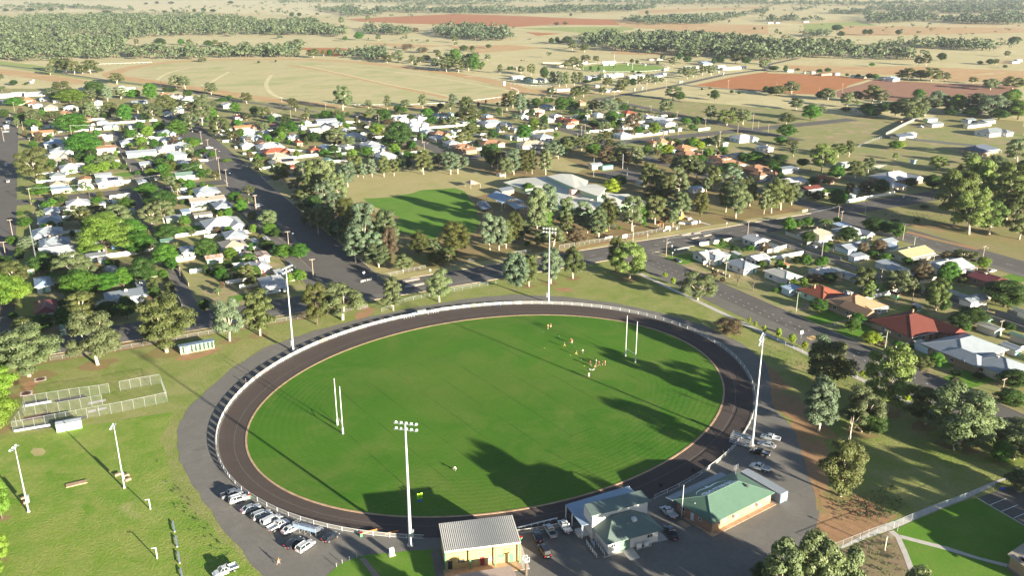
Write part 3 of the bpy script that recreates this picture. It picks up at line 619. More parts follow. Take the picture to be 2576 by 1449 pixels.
trees('C4', 'in the park strip beside the footpath', "-380 470 340 250 n; 580 1010 590 400 o; 520 900 510 200 G; 510 1440 960 280 G; 1185 1240 640 380 l; 930 1440 1040 320 g; 1010 1460 1250 260 d; 1570 1370 1050 330 o; 1900 1560 1050 560 g; 2400 1560 1340 420 g; 2560 1700 1450 380 g")
trees('C4', 'among the staked saplings along the footpath', "110 500 410 60 Y; 245 560 470 75 Y; 370 620 540 65 Y; 790 830 750 60 Y; 945 900 830 60 Y; 1380 1130 1070 90 Y; -30 460 380 40 Y; -120 400 340 35 Y; -180 360 300 35 Y")
trees('D4', 'on the red earth beside the car park', "725 660 100 450 o; 60 1440 1260 160 o; -60 1500 1330 200 d")
trees('D4', 'beside the fenced path near the recycling bins', "2480 600 380 260 g; 2440 290 60 330 g; 2300 330 100 200 r; 1850 200 -30 300 g")
trees('D1', 'at the left edge of the training ground', "20 880 470 200 y; 20 1300 1000 170 y; -60 1480 1250 200 y")
trees('C4', 'in gardens east of the park road', "510 240 120 180 r; 890 380 265 165 r; 1670 240 -70 230 l; 2030 380 200 300 d; 1900 430 260 200 d; 1960 450 340 120 r; 2390 430 360 140 d; 1030 570 450 190 Y; 1490 560 490 120 p; 1530 840 690 190 o; 1670 800 650 150 r; 2440 1000 830 300 d; 2400 1170 1020 270 d; 2350 200 -60 420 d; 2560 160 0 260 d; 1300 645 600 60 d; 1300 600 540 110 r; 820 420 370 90 y; 1000 150 -60 120 l; 80 60 10 60 r; 1870 870 830 90 d; 1410 620 570 30 r; 1440 620 580 30 r; 2100 900 860 120 d; 1860 960 900 120 n; 1740 240 190 70 r; 1460 240 190 80 r")
trees('B4', 'in gardens along the eastern back lane', "210 880 730 150 r; 310 840 750 100 r; 400 830 730 130 r; 570 850 740 180 p; 690 790 730 80 r; 410 990 870 160 d; 800 970 830 190 d; 950 1090 980 120 n; 1110 1080 960 150 n; 910 1090 1050 80 r; 1050 1140 1070 120 r; 1170 1170 1090 130 r; 1390 1210 1130 100 r; 1470 1190 1140 80 r; 1780 1160 1070 130 n; 1960 1180 1060 250 o; 2140 1250 1125 130 y; 550 1220 1120 110 r; 380 1210 1100 110 r; 300 1200 1120 110 d; 950 1480 1230 230 o; 1270 1500 1260 280 g; 1430 1500 1330 120 o; 1530 1370 1180 200 n; 1800 1350 1170 200 r; 1740 1410 1260 140 r; 1650 1520 1390 210 l; 620 1380 1280 150 d; 470 1370 1300 170 n; 140 1460 1390 90 r; 2400 1520 1370 270 o; 1960 1350 1290 90 n; 1050 880 740 230 d; 1180 900 770 160 d; 1290 940 790 150 r")
trees('B4', 'in the gardens north of the eastern junction', "540 280 0 260 l; 700 140 0 170 l; 810 130 -30 110 o; 260 130 0 80 g; 350 230 150 130 d; 680 350 220 160 r; 870 350 170 200 o; 1000 290 140 130 g; 690 620 450 190 r; 770 590 450 70 r; 500 560 470 150 d; 980 480 370 150 n; 1120 510 350 160 d; 1430 420 340 130 d; 1640 450 310 190 d; 560 500 455 60 y; 60 220 130 240 d; 130 170 110 160 d; 460 400 330 110 d; 560 400 340 80 r")
trees('B4', 'in the gum stand east of the junction', "1850 820 260 400 l; 2050 660 130 320 l; 2000 900 480 360 l; 2200 900 560 320 l; 2370 760 160 360 l; 2130 600 210 280 o; 2460 620 240 240 o; 2260 330 120 220 g; 2010 210 80 180 g; 1690 265 120 190 l; 2450 800 480 260 o; 2290 560 330 200 G; 1800 520 300 240 l; 2500 950 700 260 o; 1950 420 200 220 o; 2480 180 -60 260 g; 1270 160 90 60 l; 1270 60 -30 130 y; 1560 640 610 90 d; 1480 790 740 70 l; 1270 790 750 90 d; 2540 400 160 240 g; 2160 420 180 200 l")
trees('B2', 'beside the wide main street', "150 840 660 200 g; 220 930 840 120 d; 80 970 900 90 o; 130 1060 960 150 d; 300 1140 1000 170 r; 450 1140 990 190 r; 440 1370 1250 120 r; 30 1340 1220 100 d; 20 880 830 60 y")
trees('B2', 'in the tree belt west of the school', "280 400 190 210 o; 490 440 180 200 G; 610 560 160 220 o; 700 560 160 220 g; 760 420 170 140 o; 400 480 360 130 G; 530 650 390 240 o; 700 700 380 230 G; 840 640 290 180 g; 450 600 470 150 g; 800 720 500 220 G; 720 820 600 170 o; 920 900 540 240 c; 900 900 700 150 c; 1100 1100 590 270 G; 1010 1180 820 230 G; 1170 1190 880 240 G; 1240 1230 1000 260 g; 1320 1110 660 240 g; 1350 1160 840 180 n; 600 740 520 200 d; 640 900 640 190 o; 560 820 640 170 o; 820 960 760 170 d; 930 430 180 160 G; 1010 1000 600 200 c; 520 720 500 190 g; 680 830 600 190 G; 760 900 650 180 g; 880 990 720 190 G; 960 1060 780 190 o")
trees('B2', 'along the north side of the school field', "700 125 55 110 r; 830 160 80 80 g; 1120 130 30 150 r; 1030 330 120 120 o; 1085 340 200 80 G; 1172 330 150 90 G; 1290 330 115 120 o; 1390 320 155 110 o; 1450 275 130 70 d; 1530 260 150 70 d; 1680 305 70 190 o; 1840 240 95 170 g; 1950 308 80 170 G; 2020 300 100 210 G; 1410 130 60 80 r; 2360 230 0 210 d; 2490 340 130 160 g; 2300 160 30 110 o; 2420 250 60 150 o; 960 150 90 80 o; 1580 160 90 110 d; 240 120 90 60 r; 90 190 130 60 r")
trees('B2', 'on the street side of the school', "1480 1270 1110 190 g; 1640 1110 880 180 c; 2000 1090 780 300 c; 1810 1190 1060 190 c; 1930 1180 1030 170 o; 1790 1090 955 150 g; 2340 1060 690 200 G; 2430 1060 720 180 G; 2500 1040 770 170 o")
trees('B3', 'on the street side of the school', "170 490 390 130 r; 1430 800 510 210 o; 1200 870 520 240 g; 870 940 640 180 g; 720 880 570 180 G; 760 890 690 120 G; 550 880 540 170 g; 560 900 700 140 o; 390 750 410 190 G; 260 900 430 230 g; 320 880 640 220 y; 40 980 680 160 c; 130 950 760 130 g; 420 1030 820 240 g; 290 1030 860 150 g; 650 1000 840 220 n; 160 1020 970 60 r; 840 930 800 110 o; 1570 700 540 110 G; 1600 820 650 110 g; 1290 800 620 120 r; 1080 860 820 40 r; 1320 820 770 50 r; 1530 790 640 120 n")
o_ = trees('B3', 'with bare orange limbs in front of the school', "975 860 540 190 c")
trees('B3', 'between the school and the eastern street', "30 310 50 140 G; 150 300 60 180 c; 210 300 60 90 o; 345 310 60 130 g; 380 140 -20 190 G; 470 150 0 130 G; 560 110 -30 130 o; 700 70 -60 150 o; 820 120 0 180 y; 950 190 20 210 n; 1060 200 30 210 o; 1160 205 70 120 n; 1245 240 30 130 g; 1010 500 350 180 Y; 1080 425 310 140 d; 1370 470 190 200 o; 1430 420 240 160 o; 1540 590 310 160 o; 1655 530 240 210 g; 1760 345 110 250 o; 1840 360 160 190 g; 1660 300 120 180 o; 1550 200 110 170 n; 1850 440 370 90 d; 1690 740 480 180 g; 1660 700 570 80 g; 1885 720 480 160 c; 2000 460 220 170 o; 1940 480 330 90 g; 2180 420 230 200 G; 2230 740 390 270 g; 2130 680 380 190 o; 2370 620 370 170 o; 2300 520 350 150 o; 2510 700 450 110 g; 2350 480 330 130 o; 1410 560 430 200 o; 1450 530 440 130 r; 1680 620 520 90 d; 1500 480 330 150 G")
trees('B4', 'between the school and the eastern street', "130 660 350 260 o; 40 690 380 200 o; 240 610 380 170 g; 100 560 340 150 l")
trees('B3', 'in the gardens north-east of the school', "1350 105 20 80 r; 1470 110 -10 90 y; 1550 110 10 140 Y; 1880 200 110 110 r; 2430 185 80 220 r; 2180 270 190 150 r; 1700 90 60 60 d; 2100 85 30 100 r; 1930 120 80 80 r; 2070 280 220 150 d; 1880 60 -20 90 Y; 2220 330 240 130 G; 1640 20 -50 100 r; 1960 20 -60 120 r")
trees('B3', 'in the gardens by the park road corner', "2480 1240 1165 120 r; 2250 1410 1260 180 v; 2400 1460 1290 170 v; 2020 1330 1260 80 n; 2370 1070 1010 90 r; 2330 1060 1020 60 r; 1900 20 0 30 r; 2100 1380 1330 60 n; 1530 1330 1280 50 Y; 1610 1400 1330 50 Y")
trees('B1', 'in the gardens of the western blocks', "370 395 40 320 o; 390 520 400 190 r; 830 100 -110 340 r; 780 155 90 110 r; 1060 220 110 230 g; 920 300 200 180 y; 900 310 240 120 g; 1460 160 120 80 r; 1630 215 165 220 d; 1720 270 205 120 y; 1830 260 195 120 r; 1930 270 190 130 r; 1500 320 245 120 y; 1600 320 280 100 o; 2000 355 250 110 r; 1700 450 320 130 g; 1800 395 345 80 r; 2140 355 270 100 o; 1460 510 390 230 r; 1620 650 460 250 d; 1500 640 530 170 d; 600 575 490 140 o; 680 515 460 70 p; 890 535 410 90 p; 330 610 550 80 p; 570 620 580 110 r; 970 620 525 120 r; 1260 660 540 180 r; 255 830 730 130 r; 790 820 620 230 o; 1190 830 610 280 g; 1510 830 600 230 g; 1630 790 560 200 g; 1320 1000 750 280 r; 1650 940 800 260 d; 1390 1100 880 300 r; 125 1010 915 110 r; 275 1040 920 180 G; 200 1170 1030 110 d; 450 1280 1080 300 d; 50 1260 1110 200 d; 150 1420 1160 290 o; 130 1600 1320 340 y; 740 1380 1090 360 g; 860 1360 1130 200 g; 800 1540 1260 380 r; 1050 1460 1290 270 r; 1230 1420 1230 180 r; 980 1290 1180 90 n; 1420 1380 1130 250 d; 1480 1370 1250 120 r; 1090 1240 1150 80 r; 1170 1230 1150 60 c; 1650 1220 990 250 r; 1710 1260 1140 110 r; 2050 1140 940 230 d; 2260 1260 1160 120 d; 2360 960 900 110 o; 2330 580 480 140 r; 2400 690 550 130 r; 2470 510 420 120 o; 2470 590 530 90 g; 2060 600 525 70 r; 2030 650 615 110 g; 2080 440 400 100 r; 2460 1360 1200 180 o; 2470 1190 1090 160 r; 1530 1500 1330 130 o; 2230 1350 1300 40 r; 2520 900 800 70 y; 1790 1330 1180 130 v; 1500 760 700 120 d; 200 720 670 60 r; 160 1320 1200 200 r; 680 290 240 140 y; 1900 20 -60 210 r; 2010 100 50 120 r; 2110 140 70 80 r; 1850 130 85 140 g; 1370 310 270 70 r; 1470 210 170 50 r; 2250 180 150 100 y")
trees('B1', 'with a huge spreading crown in a western back yard', "1060 1110 690 560 q")
hx = [("1810 610 560 45 r; 1850 605 550 45 r; 1890 600 548 45 r; 1930 595 545 45 r; 1970 590 540 45 r; 2010 588 538 40 r", 'in the clipped hedge beside the western driveway'), ("2140 690 650 50 y; 2190 685 640 50 y; 2240 680 640 50 y; 2290 675 635 50 y; 2340 670 635 50 y; 2390 665 630 50 y; 2430 660 620 40 r", 'in the bright hedge behind the white roof')]
for d, zn in hx: trees('B1', zn, d)
trees('C1', 'in gardens across from the practice nets', "830 330 50 340 o; 640 420 200 180 d; 1080 320 150 240 d; 1270 320 100 190 d; 250 440 300 250 o; 430 430 270 220 d; 2030 240 120 120 d; -20 230 -150 400 y; 140 330 250 90 d; 1540 120 -10 130 d; 520 300 230 90 d")
trees('A1', 'among the gardens of the north-western blocks', "150 1050 960 190 r; 1650 1100 940 220 o; 2010 1240 930 200 g; 1910 1305 1110 150 g; 2100 1220 1060 140 r; 2180 1345 1150 200 o; 730 1320 1120 310 r; 550 1010 910 130 d; 850 1080 970 160 o; 900 1180 1000 140 g; 960 1180 1100 100 g; 1100 1170 1010 180 o; 1250 1210 1030 150 r; 1370 1120 1020 130 o; 1520 1200 1020 210 g; 1770 1340 1180 180 r; 1580 1300 1200 130 r; 1390 1290 1200 100 r; 1470 1360 1240 130 y; 1310 1370 1280 120 r; 1410 1460 1350 120 y; 330 1240 1100 170 g; 230 1210 1110 90 d; 50 1170 1080 100 d; 310 1260 1180 120 r; 540 1190 1100 190 o; 550 1330 1280 70 o; 2340 1120 1010 110 r; 2530 1150 1050 100 d; 2300 1390 1290 140 o; 2220 1000 970 110 r; 1930 1460 1380 110 y; 1060 1180 1110 90 d; 1450 1200 1110 100 d; 1820 1340 1260 110 d; 2450 1190 1120 120 o; 1840 1060 990 150 o; 250 1350 1290 50 n; 430 1340 1300 50 r; 1690 1120 1060 100 o; 2110 1060 1000 120 g")
trees('A1', 'at the town edge by the racecourse', "500 740 650 100 g; 560 710 580 130 o; 660 720 580 150 o; 740 730 600 130 o; 900 725 590 170 o; 985 715 670 90 g; 820 730 640 120 o; 1160 830 720 150 o; 1750 870 740 130 g; 1840 880 750 110 g; 2100 935 815 130 g; 2450 1025 915 120 o; 140 845 790 80 d; 260 840 815 40 d; 610 920 800 190 o; 960 960 800 200 d; 900 930 800 110 o; 500 950 870 130 g; 700 1020 880 300 y; 1070 1000 840 100 G; 920 990 880 160 g; 1200 980 860 140 g; 1330 975 880 140 r; 1500 990 820 150 r; 1660 910 860 90 d; 1720 910 870 90 d; 1870 960 890 100 d; 1410 880 830 40 p; 20 900 850 100 g; 20 790 730 40 o; 2280 980 940 50 r")
trees('A2', 'along the south rail of the racecourse', "880 1090 850 180 g; 950 1040 940 80 g; 1135 1075 990 80 g; 1325 1080 945 75 g; 1500 1060 985 100 g; 1675 1070 930 90 g; 1970 1020 930 90 G; 1950 1085 1000 120 g; 2110 1165 960 170 o; 2140 1215 1060 240 o; 380 1060 970 100 o; 410 1100 1010 80 o; 2510 1095 920 120 o; 1850 1070 1020 80 d; 2300 1030 985 25 o; 2225 1060 1010 30 d; 270 1080 1010 70 v")
trees('A2', 'in the gardens of the middle northern blocks', "90 1170 1060 150 o; 535 1180 1060 60 o; 720 1170 1095 150 r; 630 1170 1130 90 r; 830 1180 1090 90 o; 310 1200 1140 100 o; 1160 1140 1080 110 g; 1110 1160 1120 60 Y; 1290 1210 1080 160 r; 1210 1200 1140 90 o; 1430 1120 1040 90 r; 1495 1120 1050 60 r; 1720 1165 1070 120 r; 1070 1275 1210 120 o; 1220 1340 1230 150 y; 1280 1330 1260 110 n; 1440 1460 1200 280 d; 1330 1450 1340 140 d; 1670 1385 1320 100 r; 810 1420 1260 210 g; 950 1460 1350 130 g; 380 1330 1200 140 r; 270 1370 1250 140 r; 100 1300 1210 110 g; 600 1410 1310 170 d; 480 1370 1290 90 r; 520 1449 1350 50 c; 1970 1250 1150 110 g; 2080 1440 1290 180 o; 2150 1350 1220 180 o; 1760 1230 1150 110 r; 1860 1220 1180 80 y; 2370 1380 1280 130 d; 1340 1230 1180 110 n; 2100 1240 1190 110 d; 2260 1300 1250 110 d; 2480 1310 1250 90 o; 1550 1210 1130 90 d; 720 1390 1310 120 d; 350 1430 1380 60 r; 60 1370 1315 60 y; 1960 1350 1310 60 r; 2230 1420 1380 90 o")
trees('A3', 'in the gardens of the north-eastern blocks', "100 1130 930 120 G; 20 1070 900 100 o; 250 1060 970 100 r; 390 1020 970 90 d; 500 1110 960 140 r; 580 1080 960 90 r; 640 1090 1000 90 r; 810 1110 990 130 o; 975 1130 980 200 G; 1000 1240 1100 140 r; 700 1195 1120 90 r; 1210 1285 1120 130 n; 1280 1220 1110 80 g; 1420 1340 1210 130 y; 1270 1330 1250 110 r; 930 1300 1200 140 g; 1070 1270 1180 60 r; 130 1390 1230 160 r; 230 1300 1170 110 y; 330 1310 1220 100 g; 610 1140 1090 80 d; 820 1270 1190 120 d; 1130 1090 1030 90 r; 1230 1090 1050 80 p; 50 1190 1130 120 G; 180 1150 1110 90 g; 340 1190 1140 40 r; 480 1270 1210 40 y; 880 1240 1180 90 o; 770 1310 1290 40 r; 1740 1250 1165 90 r; 1800 1295 1230 80 r; 1610 1300 1250 50 r")
trees('A3', 'along the street north of the school', "560 1440 1350 170 g; 740 1460 1330 160 g; 860 1450 1340 120 o; 2040 1460 1340 120 g; 1830 1440 1370 120 Y; 430 1460 1390 120 g; 1760 1449 1370 80 d; 980 1470 1380 120 o; 1090 1480 1400 110 G; 1450 1440 1380 80 g; 1560 1440 1360 80 d")
trees('A3', 'in the pastures beyond the north-eastern houses', "1540 1130 975 150 g; 1610 985 850 180 g; 1670 995 910 120 d; 1985 1190 1040 130 g; 2140 1245 1090 180 l; 2210 1140 1060 90 g; 2300 1235 1080 190 g; 2020 990 890 100 d; 1960 950 925 30 d; 1895 895 868 25 d; 2190 925 890 40 d; 2265 935 905 35 d; 2530 920 850 70 d; 1975 890 860 40 g")
trees('A3', 'around the sheds south of the second oval', "630 975 870 120 o; 720 960 840 150 o; 660 950 850 100 g; 400 955 860 90 o; 910 935 860 80 o; 1100 905 780 110 o; 1080 915 830 100 o; 200 745 630 90 o; 100 725 650 80 o; 330 790 660 90 d; 410 850 700 80 G; 480 860 705 80 G; 550 860 710 80 g; 630 850 710 80 g; 690 830 710 70 o; 960 855 760 110 o; 1150 855 760 70 o; 1210 855 770 80 d; 1280 835 750 80 o; 1350 835 730 70 g; 1430 835 750 80 g; 1490 825 760 60 g; 1750 780 660 110 g; 1810 765 660 90 g; 1900 745 640 80 g; 1990 745 640 90 g; 1690 740 680 70 g; 1950 720 640 60 g; 900 790 720 60 G; 320 990 950 50 g; 170 800 760 110 d; 10 690 655 40 d; 840 800 770 120 d; 760 820 790 110 d; 1210 720 695 35 d; 1270 730 705 60 d")
trees('A3', 'around the second oval', "740 610 540 100 o; 620 660 560 120 o; 550 670 600 60 o; 680 690 600 90 o; 845 615 550 70 o; 1200 625 580 40 d; 1250 635 590 40 d; 1455 645 600 35 d; 1750 625 545 90 d; 1610 650 560 90 g; 1670 595 525 70 d; 1500 600 530 50 d; 790 705 650 30 d; 870 710 655 35 d; 1025 715 640 35 p; 2070 625 550 100 d; 2230 625 530 110 o; 2330 635 560 100 d; 2500 690 590 90 g; 2010 640 570 50 d; 400 435 370 60 d; 460 425 360 50 d; 560 435 355 110 d; 490 430 400 60 d; 610 495 400 100 o; 740 355 315 50 d; 730 515 430 120 o; 595 160 125 30 d; 725 135 90 50 o; 1350 140 100 40 d; 455 250 215 60 n; 540 245 210 50 n; 1780 185 145 60 g; 2165 230 190 25 o; 2415 295 265 30 d; 2495 290 262 20 d; 1660 85 72 15 d")
trees('A4', 'in the belt above the grey sheds', "1400 1190 960 320 g; 1560 1110 950 290 g; 1680 1060 900 190 G; 1780 1090 940 160 g; 1880 1110 930 150 y; 2000 1110 940 130 o; 2090 1130 920 200 o; 2200 1160 930 290 G; 2350 1140 980 220 G; 2490 1180 990 240 y; 2450 970 880 150 r; 2430 880 760 240 o; 2210 890 780 170 g; 2040 825 760 100 o; 1500 980 880 120 r; 1270 1150 1000 150 d; 1430 1195 1040 260 o; 1200 1100 1010 160 d; 1820 1140 1060 160 d; 2020 1150 1060 180 d; 2300 1180 1080 200 d; 2400 1040 900 180 y; 1050 1160 1070 160 r; 990 1150 1020 170 r; 900 1070 1000 90 p; 780 1105 1060 110 d; 1130 1120 1020 150 d")
trees('A4', 'in the pastures beside the red fields', "100 945 850 180 o; 240 930 800 160 g; 40 940 860 100 d; 600 990 870 170 g; 540 980 900 130 d; 790 1060 910 140 g; 890 1000 900 120 G; 1040 1020 840 180 o; 1130 1030 890 140 g; 285 1085 965 150 g; 430 1190 1035 200 r; 540 1120 1050 100 g; 190 1230 1120 170 o; 190 1360 1230 190 r; 130 1430 1350 130 r; 240 1449 1380 130 o; 1760 805 710 110 g; 1620 805 670 220 o; 1520 790 690 160 o; 1400 795 670 160 o; 1340 780 690 130 o; 690 305 240 110 d; 730 362 305 80 d; 970 345 285 60 d; 1020 345 285 60 d; 1300 345 290 65 d; 1730 600 520 90 d; 1500 645 560 80 o; 1575 650 530 100 o; 2110 635 600 60 d; 2210 640 580 80 d; 2270 640 580 70 o; 2360 672 640 50 d; 2380 560 500 70 g; 1300 1470 1400 130 Y; 2450 440 360 120 d; 800 450 380 60 d; 560 430 370 70 d; 640 425 375 50 d; 740 430 385 60 d; 1040 655 620 60 r; 1340 560 500 70 o; 60 700 650 110 d; 180 715 645 50 d; 520 715 680 60 d; 600 715 670 70 d; 300 700 672 50 d; 790 755 725 40 d; 900 770 730 50 d; 1010 780 725 80 d; 1070 785 730 70 r; 130 340 310 30 d; 90 340 280 40 o; 420 420 385 60 d")
trees('A2', 'in the pastures beyond the racecourse', "1430 615 500 120 g; 1320 620 540 110 o; 1570 630 540 80 g; 1650 620 560 90 o; 1710 610 540 90 g; 1800 680 570 80 g; 1910 710 560 130 o; 2000 640 480 110 r; 2030 715 570 120 o; 2180 720 530 110 r; 2130 700 590 100 o; 2240 700 620 60 o; 2270 670 605 50 r; 1600 650 620 40 d; 2440 725 635 50 o; 2530 700 655 40 d; 2320 595 535 70 g; 2080 505 445 90 d; 2165 505 450 60 d; 2000 450 410 40 g; 1990 420 350 60 o; 2325 475 435 60 d; 1725 415 385 25 d; 1235 400 335 60 g; 1040 395 310 100 r; 905 405 355 50 r; 255 380 345 70 G; 755 555 485 70 r; 690 555 490 50 o; 590 570 480 140 o; 1130 210 150 50 o; 870 240 160 60 g; 450 160 120 50 d; 375 165 120 50 d; 625 150 120 40 o; 1530 480 430 100 n; 1670 520 465 120 n; 1810 520 490 70 n; 1500 500 430 70 n; 1830 580 500 60 o; 215 615 590 25 d; 45 625 600 30 d; 1600 320 270 80 n; 1510 390 340 30 g")
trees('A1', 'in the pastures beyond the racecourse', "1800 445 380 70 r; 1880 450 385 60 o; 1880 500 410 80 g; 2070 460 395 90 d; 2140 450 390 70 o; 2250 460 405 60 g; 2190 460 415 50 o; 1590 455 375 130 d; 1360 450 380 50 o; 1640 130 98 50 d; 1760 120 92 35 d; 1725 118 92 30 d; 1825 120 95 25 o; 1860 120 95 25 o; 1930 120 82 40 d; 2020 118 72 50 d; 2115 118 85 60 d; 1060 130 98 90 d; 620 110 60 40 g; 410 110 60 40 g; 300 110 75 80 d; 60 110 80 60 d; 200 112 75 60 g; 1700 35 10 60 d; 1450 40 20 40 d; 1560 35 8 40 d; 2290 35 5 60 d; 510 110 75 50 d; 2010 610 570 90 g")
# a row of tall gums on the camera's side of the car park; their shadows reach the turf
for x, y, w, h in ((112, 100, 9, 18.5), (117.5, 97, 10, 20), (122.5, 95, 8, 17), (130, 84, 8, 16.5), (134, 80, 8, 15.5), (98, 101, 8, 12), (104, 92, 9, 14), (196, 64, 13, 21), (208, 58, 13, 22), (186, 58, 12, 19), (218, 72, 12, 18), (60, 112, 8, 12), (72, 108, 8, 11)):
    tree(x, y, w, h, 'g', 'on the near side of the car park')
# ------------------------------------------------------------------ far-off woods (each reads as one mass)

def far_wood(name, polys, spacing, h, key, density=1.0, holes=()):
    """one object: hundreds of low crowns scattered over a wood's floor plan"""
    g = np.random.default_rng(len(polys[0]) * 31 + int(abs(polys[0][0][0])) % 97); zo = .2 if h > 3 else 0.05
    spots = []
    for poly in polys:
        px = np.array(poly); x0, y0 = px.min(0); x1, y1 = px.max(0)
        n = int((x1 - x0) * (y1 - y0) / spacing ** 2 * density * 1.35); n = min(n, 60000)
        q = np.c_[g.uniform(x0, x1, n), g.uniform(y0, y1, n)]
        inside = np.zeros(n, bool); j = len(px) - 1
        for i in range(len(px)):
            cnd = ((px[i, 1] > q[:, 1]) != (px[j, 1] > q[:, 1])) & (q[:, 0] < (px[j, 0] - px[i, 0]) * (q[:, 1] - px[i, 1]) / (px[j, 1] - px[i, 1] + 1e-9) + px[i, 0])
            inside ^= cnd; j = i
        spots.append(q[inside])
    q = np.concatenate(spots)
    if h > 3:      # uneven cover: thickets and thin places
        f = np.sin(q[:, 0] / 37 + 1.3 * np.sin(q[:, 1] / 61)) + np.sin(q[:, 1] / 43 + 1.7 * np.sin(q[:, 0] / 53)) + np.sin((q[:, 0] + q[:, 1]) / 97)
        q = q[g.random(len(q)) < .80 + .18 * f]
    n = len(q)
    if n == 0: return
    K = 46 if n < 2500 else 30
    big = g.random(n) ** 2; hh = h * (.5 + .75 * big); ww = h * (.6 + .5 * big + g.uniform(0, .35, n))
    NL = 5; lob = g.normal(size=(n, NL, 3)) * np.array([.25, .25, .12]); lob[:, :, 2] += .55
    which = g.integers(0, NL, (n, K)); c = np.take_along_axis(lob, which[..., None].repeat(3, 2), 1)
    d = g.normal(size=(n, K, 3)); d /= np.linalg.norm(d, axis=2)[..., None]; d[..., 2] = np.where(d[..., 2] < -.3, -d[..., 2], d[..., 2])
    c = c + d * np.array([.22, .22, .24]); nn = d + g.normal(size=d.shape) * .25; nn /= np.linalg.norm(nn, axis=2)[..., None]
    a = np.cross(nn, g.normal(size=d.shape)); a /= np.linalg.norm(a, axis=2)[..., None]; b = np.cross(nn, a)
    s = .10 * g.uniform(.6, 1.4, (n, K, 1)) * (1.25 if K < 30 else 1.0)
    V = np.stack([c - a * s - b * s * .5, c + a * s * .2 - b * s, c + a * s + b * s * .4, c - a * s * .1 + b * s], 2)
    V = V * np.stack([ww, ww, hh], 1)[:, None, None, :]
    V[..., 0] += q[:, 0, None, None]; V[..., 1] += q[:, 1, None, None]; V[..., 2] -= zo
    V = V.reshape(-1, 3); nf = len(V) // 4
    # trunks: one thin upright quad pair each
    me = bpy.data.meshes.new(name); tv = []
    for dx, dy in ((1, 0), (0, 1)):
        e = .035; o = np.zeros((n, 4, 3)); o[:, 0] = (-e * dx, -e * dy, 0); o[:, 1] = (e * dx, e * dy, 0); o[:, 2] = (e * dx * .5, e * dy * .5, .6); o[:, 3] = (-e * dx * .5, -e * dy * .5, .6)
        o *= np.stack([ww, ww, hh], 1)[:, None, :]; o[..., 0] += q[:, 0, None]; o[..., 1] += q[:, 1, None]; o[..., 2] -= zo; tv.append(o.reshape(-1, 3))
    A = np.concatenate([V] + tv); nt = len(A) // 4
    me.vertices.add(len(A)); me.vertices.foreach_set('co', A.ravel()); me.loops.add(nt * 4); me.loops.foreach_set('vertex_index', np.arange(nt * 4))
    me.polygons.add(nt); me.polygons.foreach_set('loop_start', np.arange(nt) * 4); me.polygons.foreach_set('loop_total', np.full(nt, 4))
    me.materials.append(WOODMAT[key]); me.materials.append(M['barkd'])
    mi = np.zeros(nt, dtype=np.int32); mi[nf:] = 1; me.polygons.foreach_set('material_index', mi); me.update(calc_edges=True)
    tag(put(name, me), kind='stuff')
def wood_mat(name, a, b):
    m, nt, p, out = nodes(name); v = pos(nt)
    c = mixc(nt, noise(nt, v, .06, 3, .6, .35, .65), a, b); c = mixc(nt, mathn(nt, 'MULTIPLY', noise(nt, v, .8, 2, .6, .3, .7), .4), c, tuple(x * .6 for x in a))
    nt.links.new(c, p.inputs['Base Color']); p.inputs['Roughness'].default_value = .6; p.inputs['Specular IOR Level'].default_value = .2; return m
WOODMAT = {'a': wood_mat('wood_leaves', (.070, .095, .042), (.115, .14, .065)), 'b': wood_mat('wood_leaves_dark', (.060, .085, .040), (.10, .125, .062))}
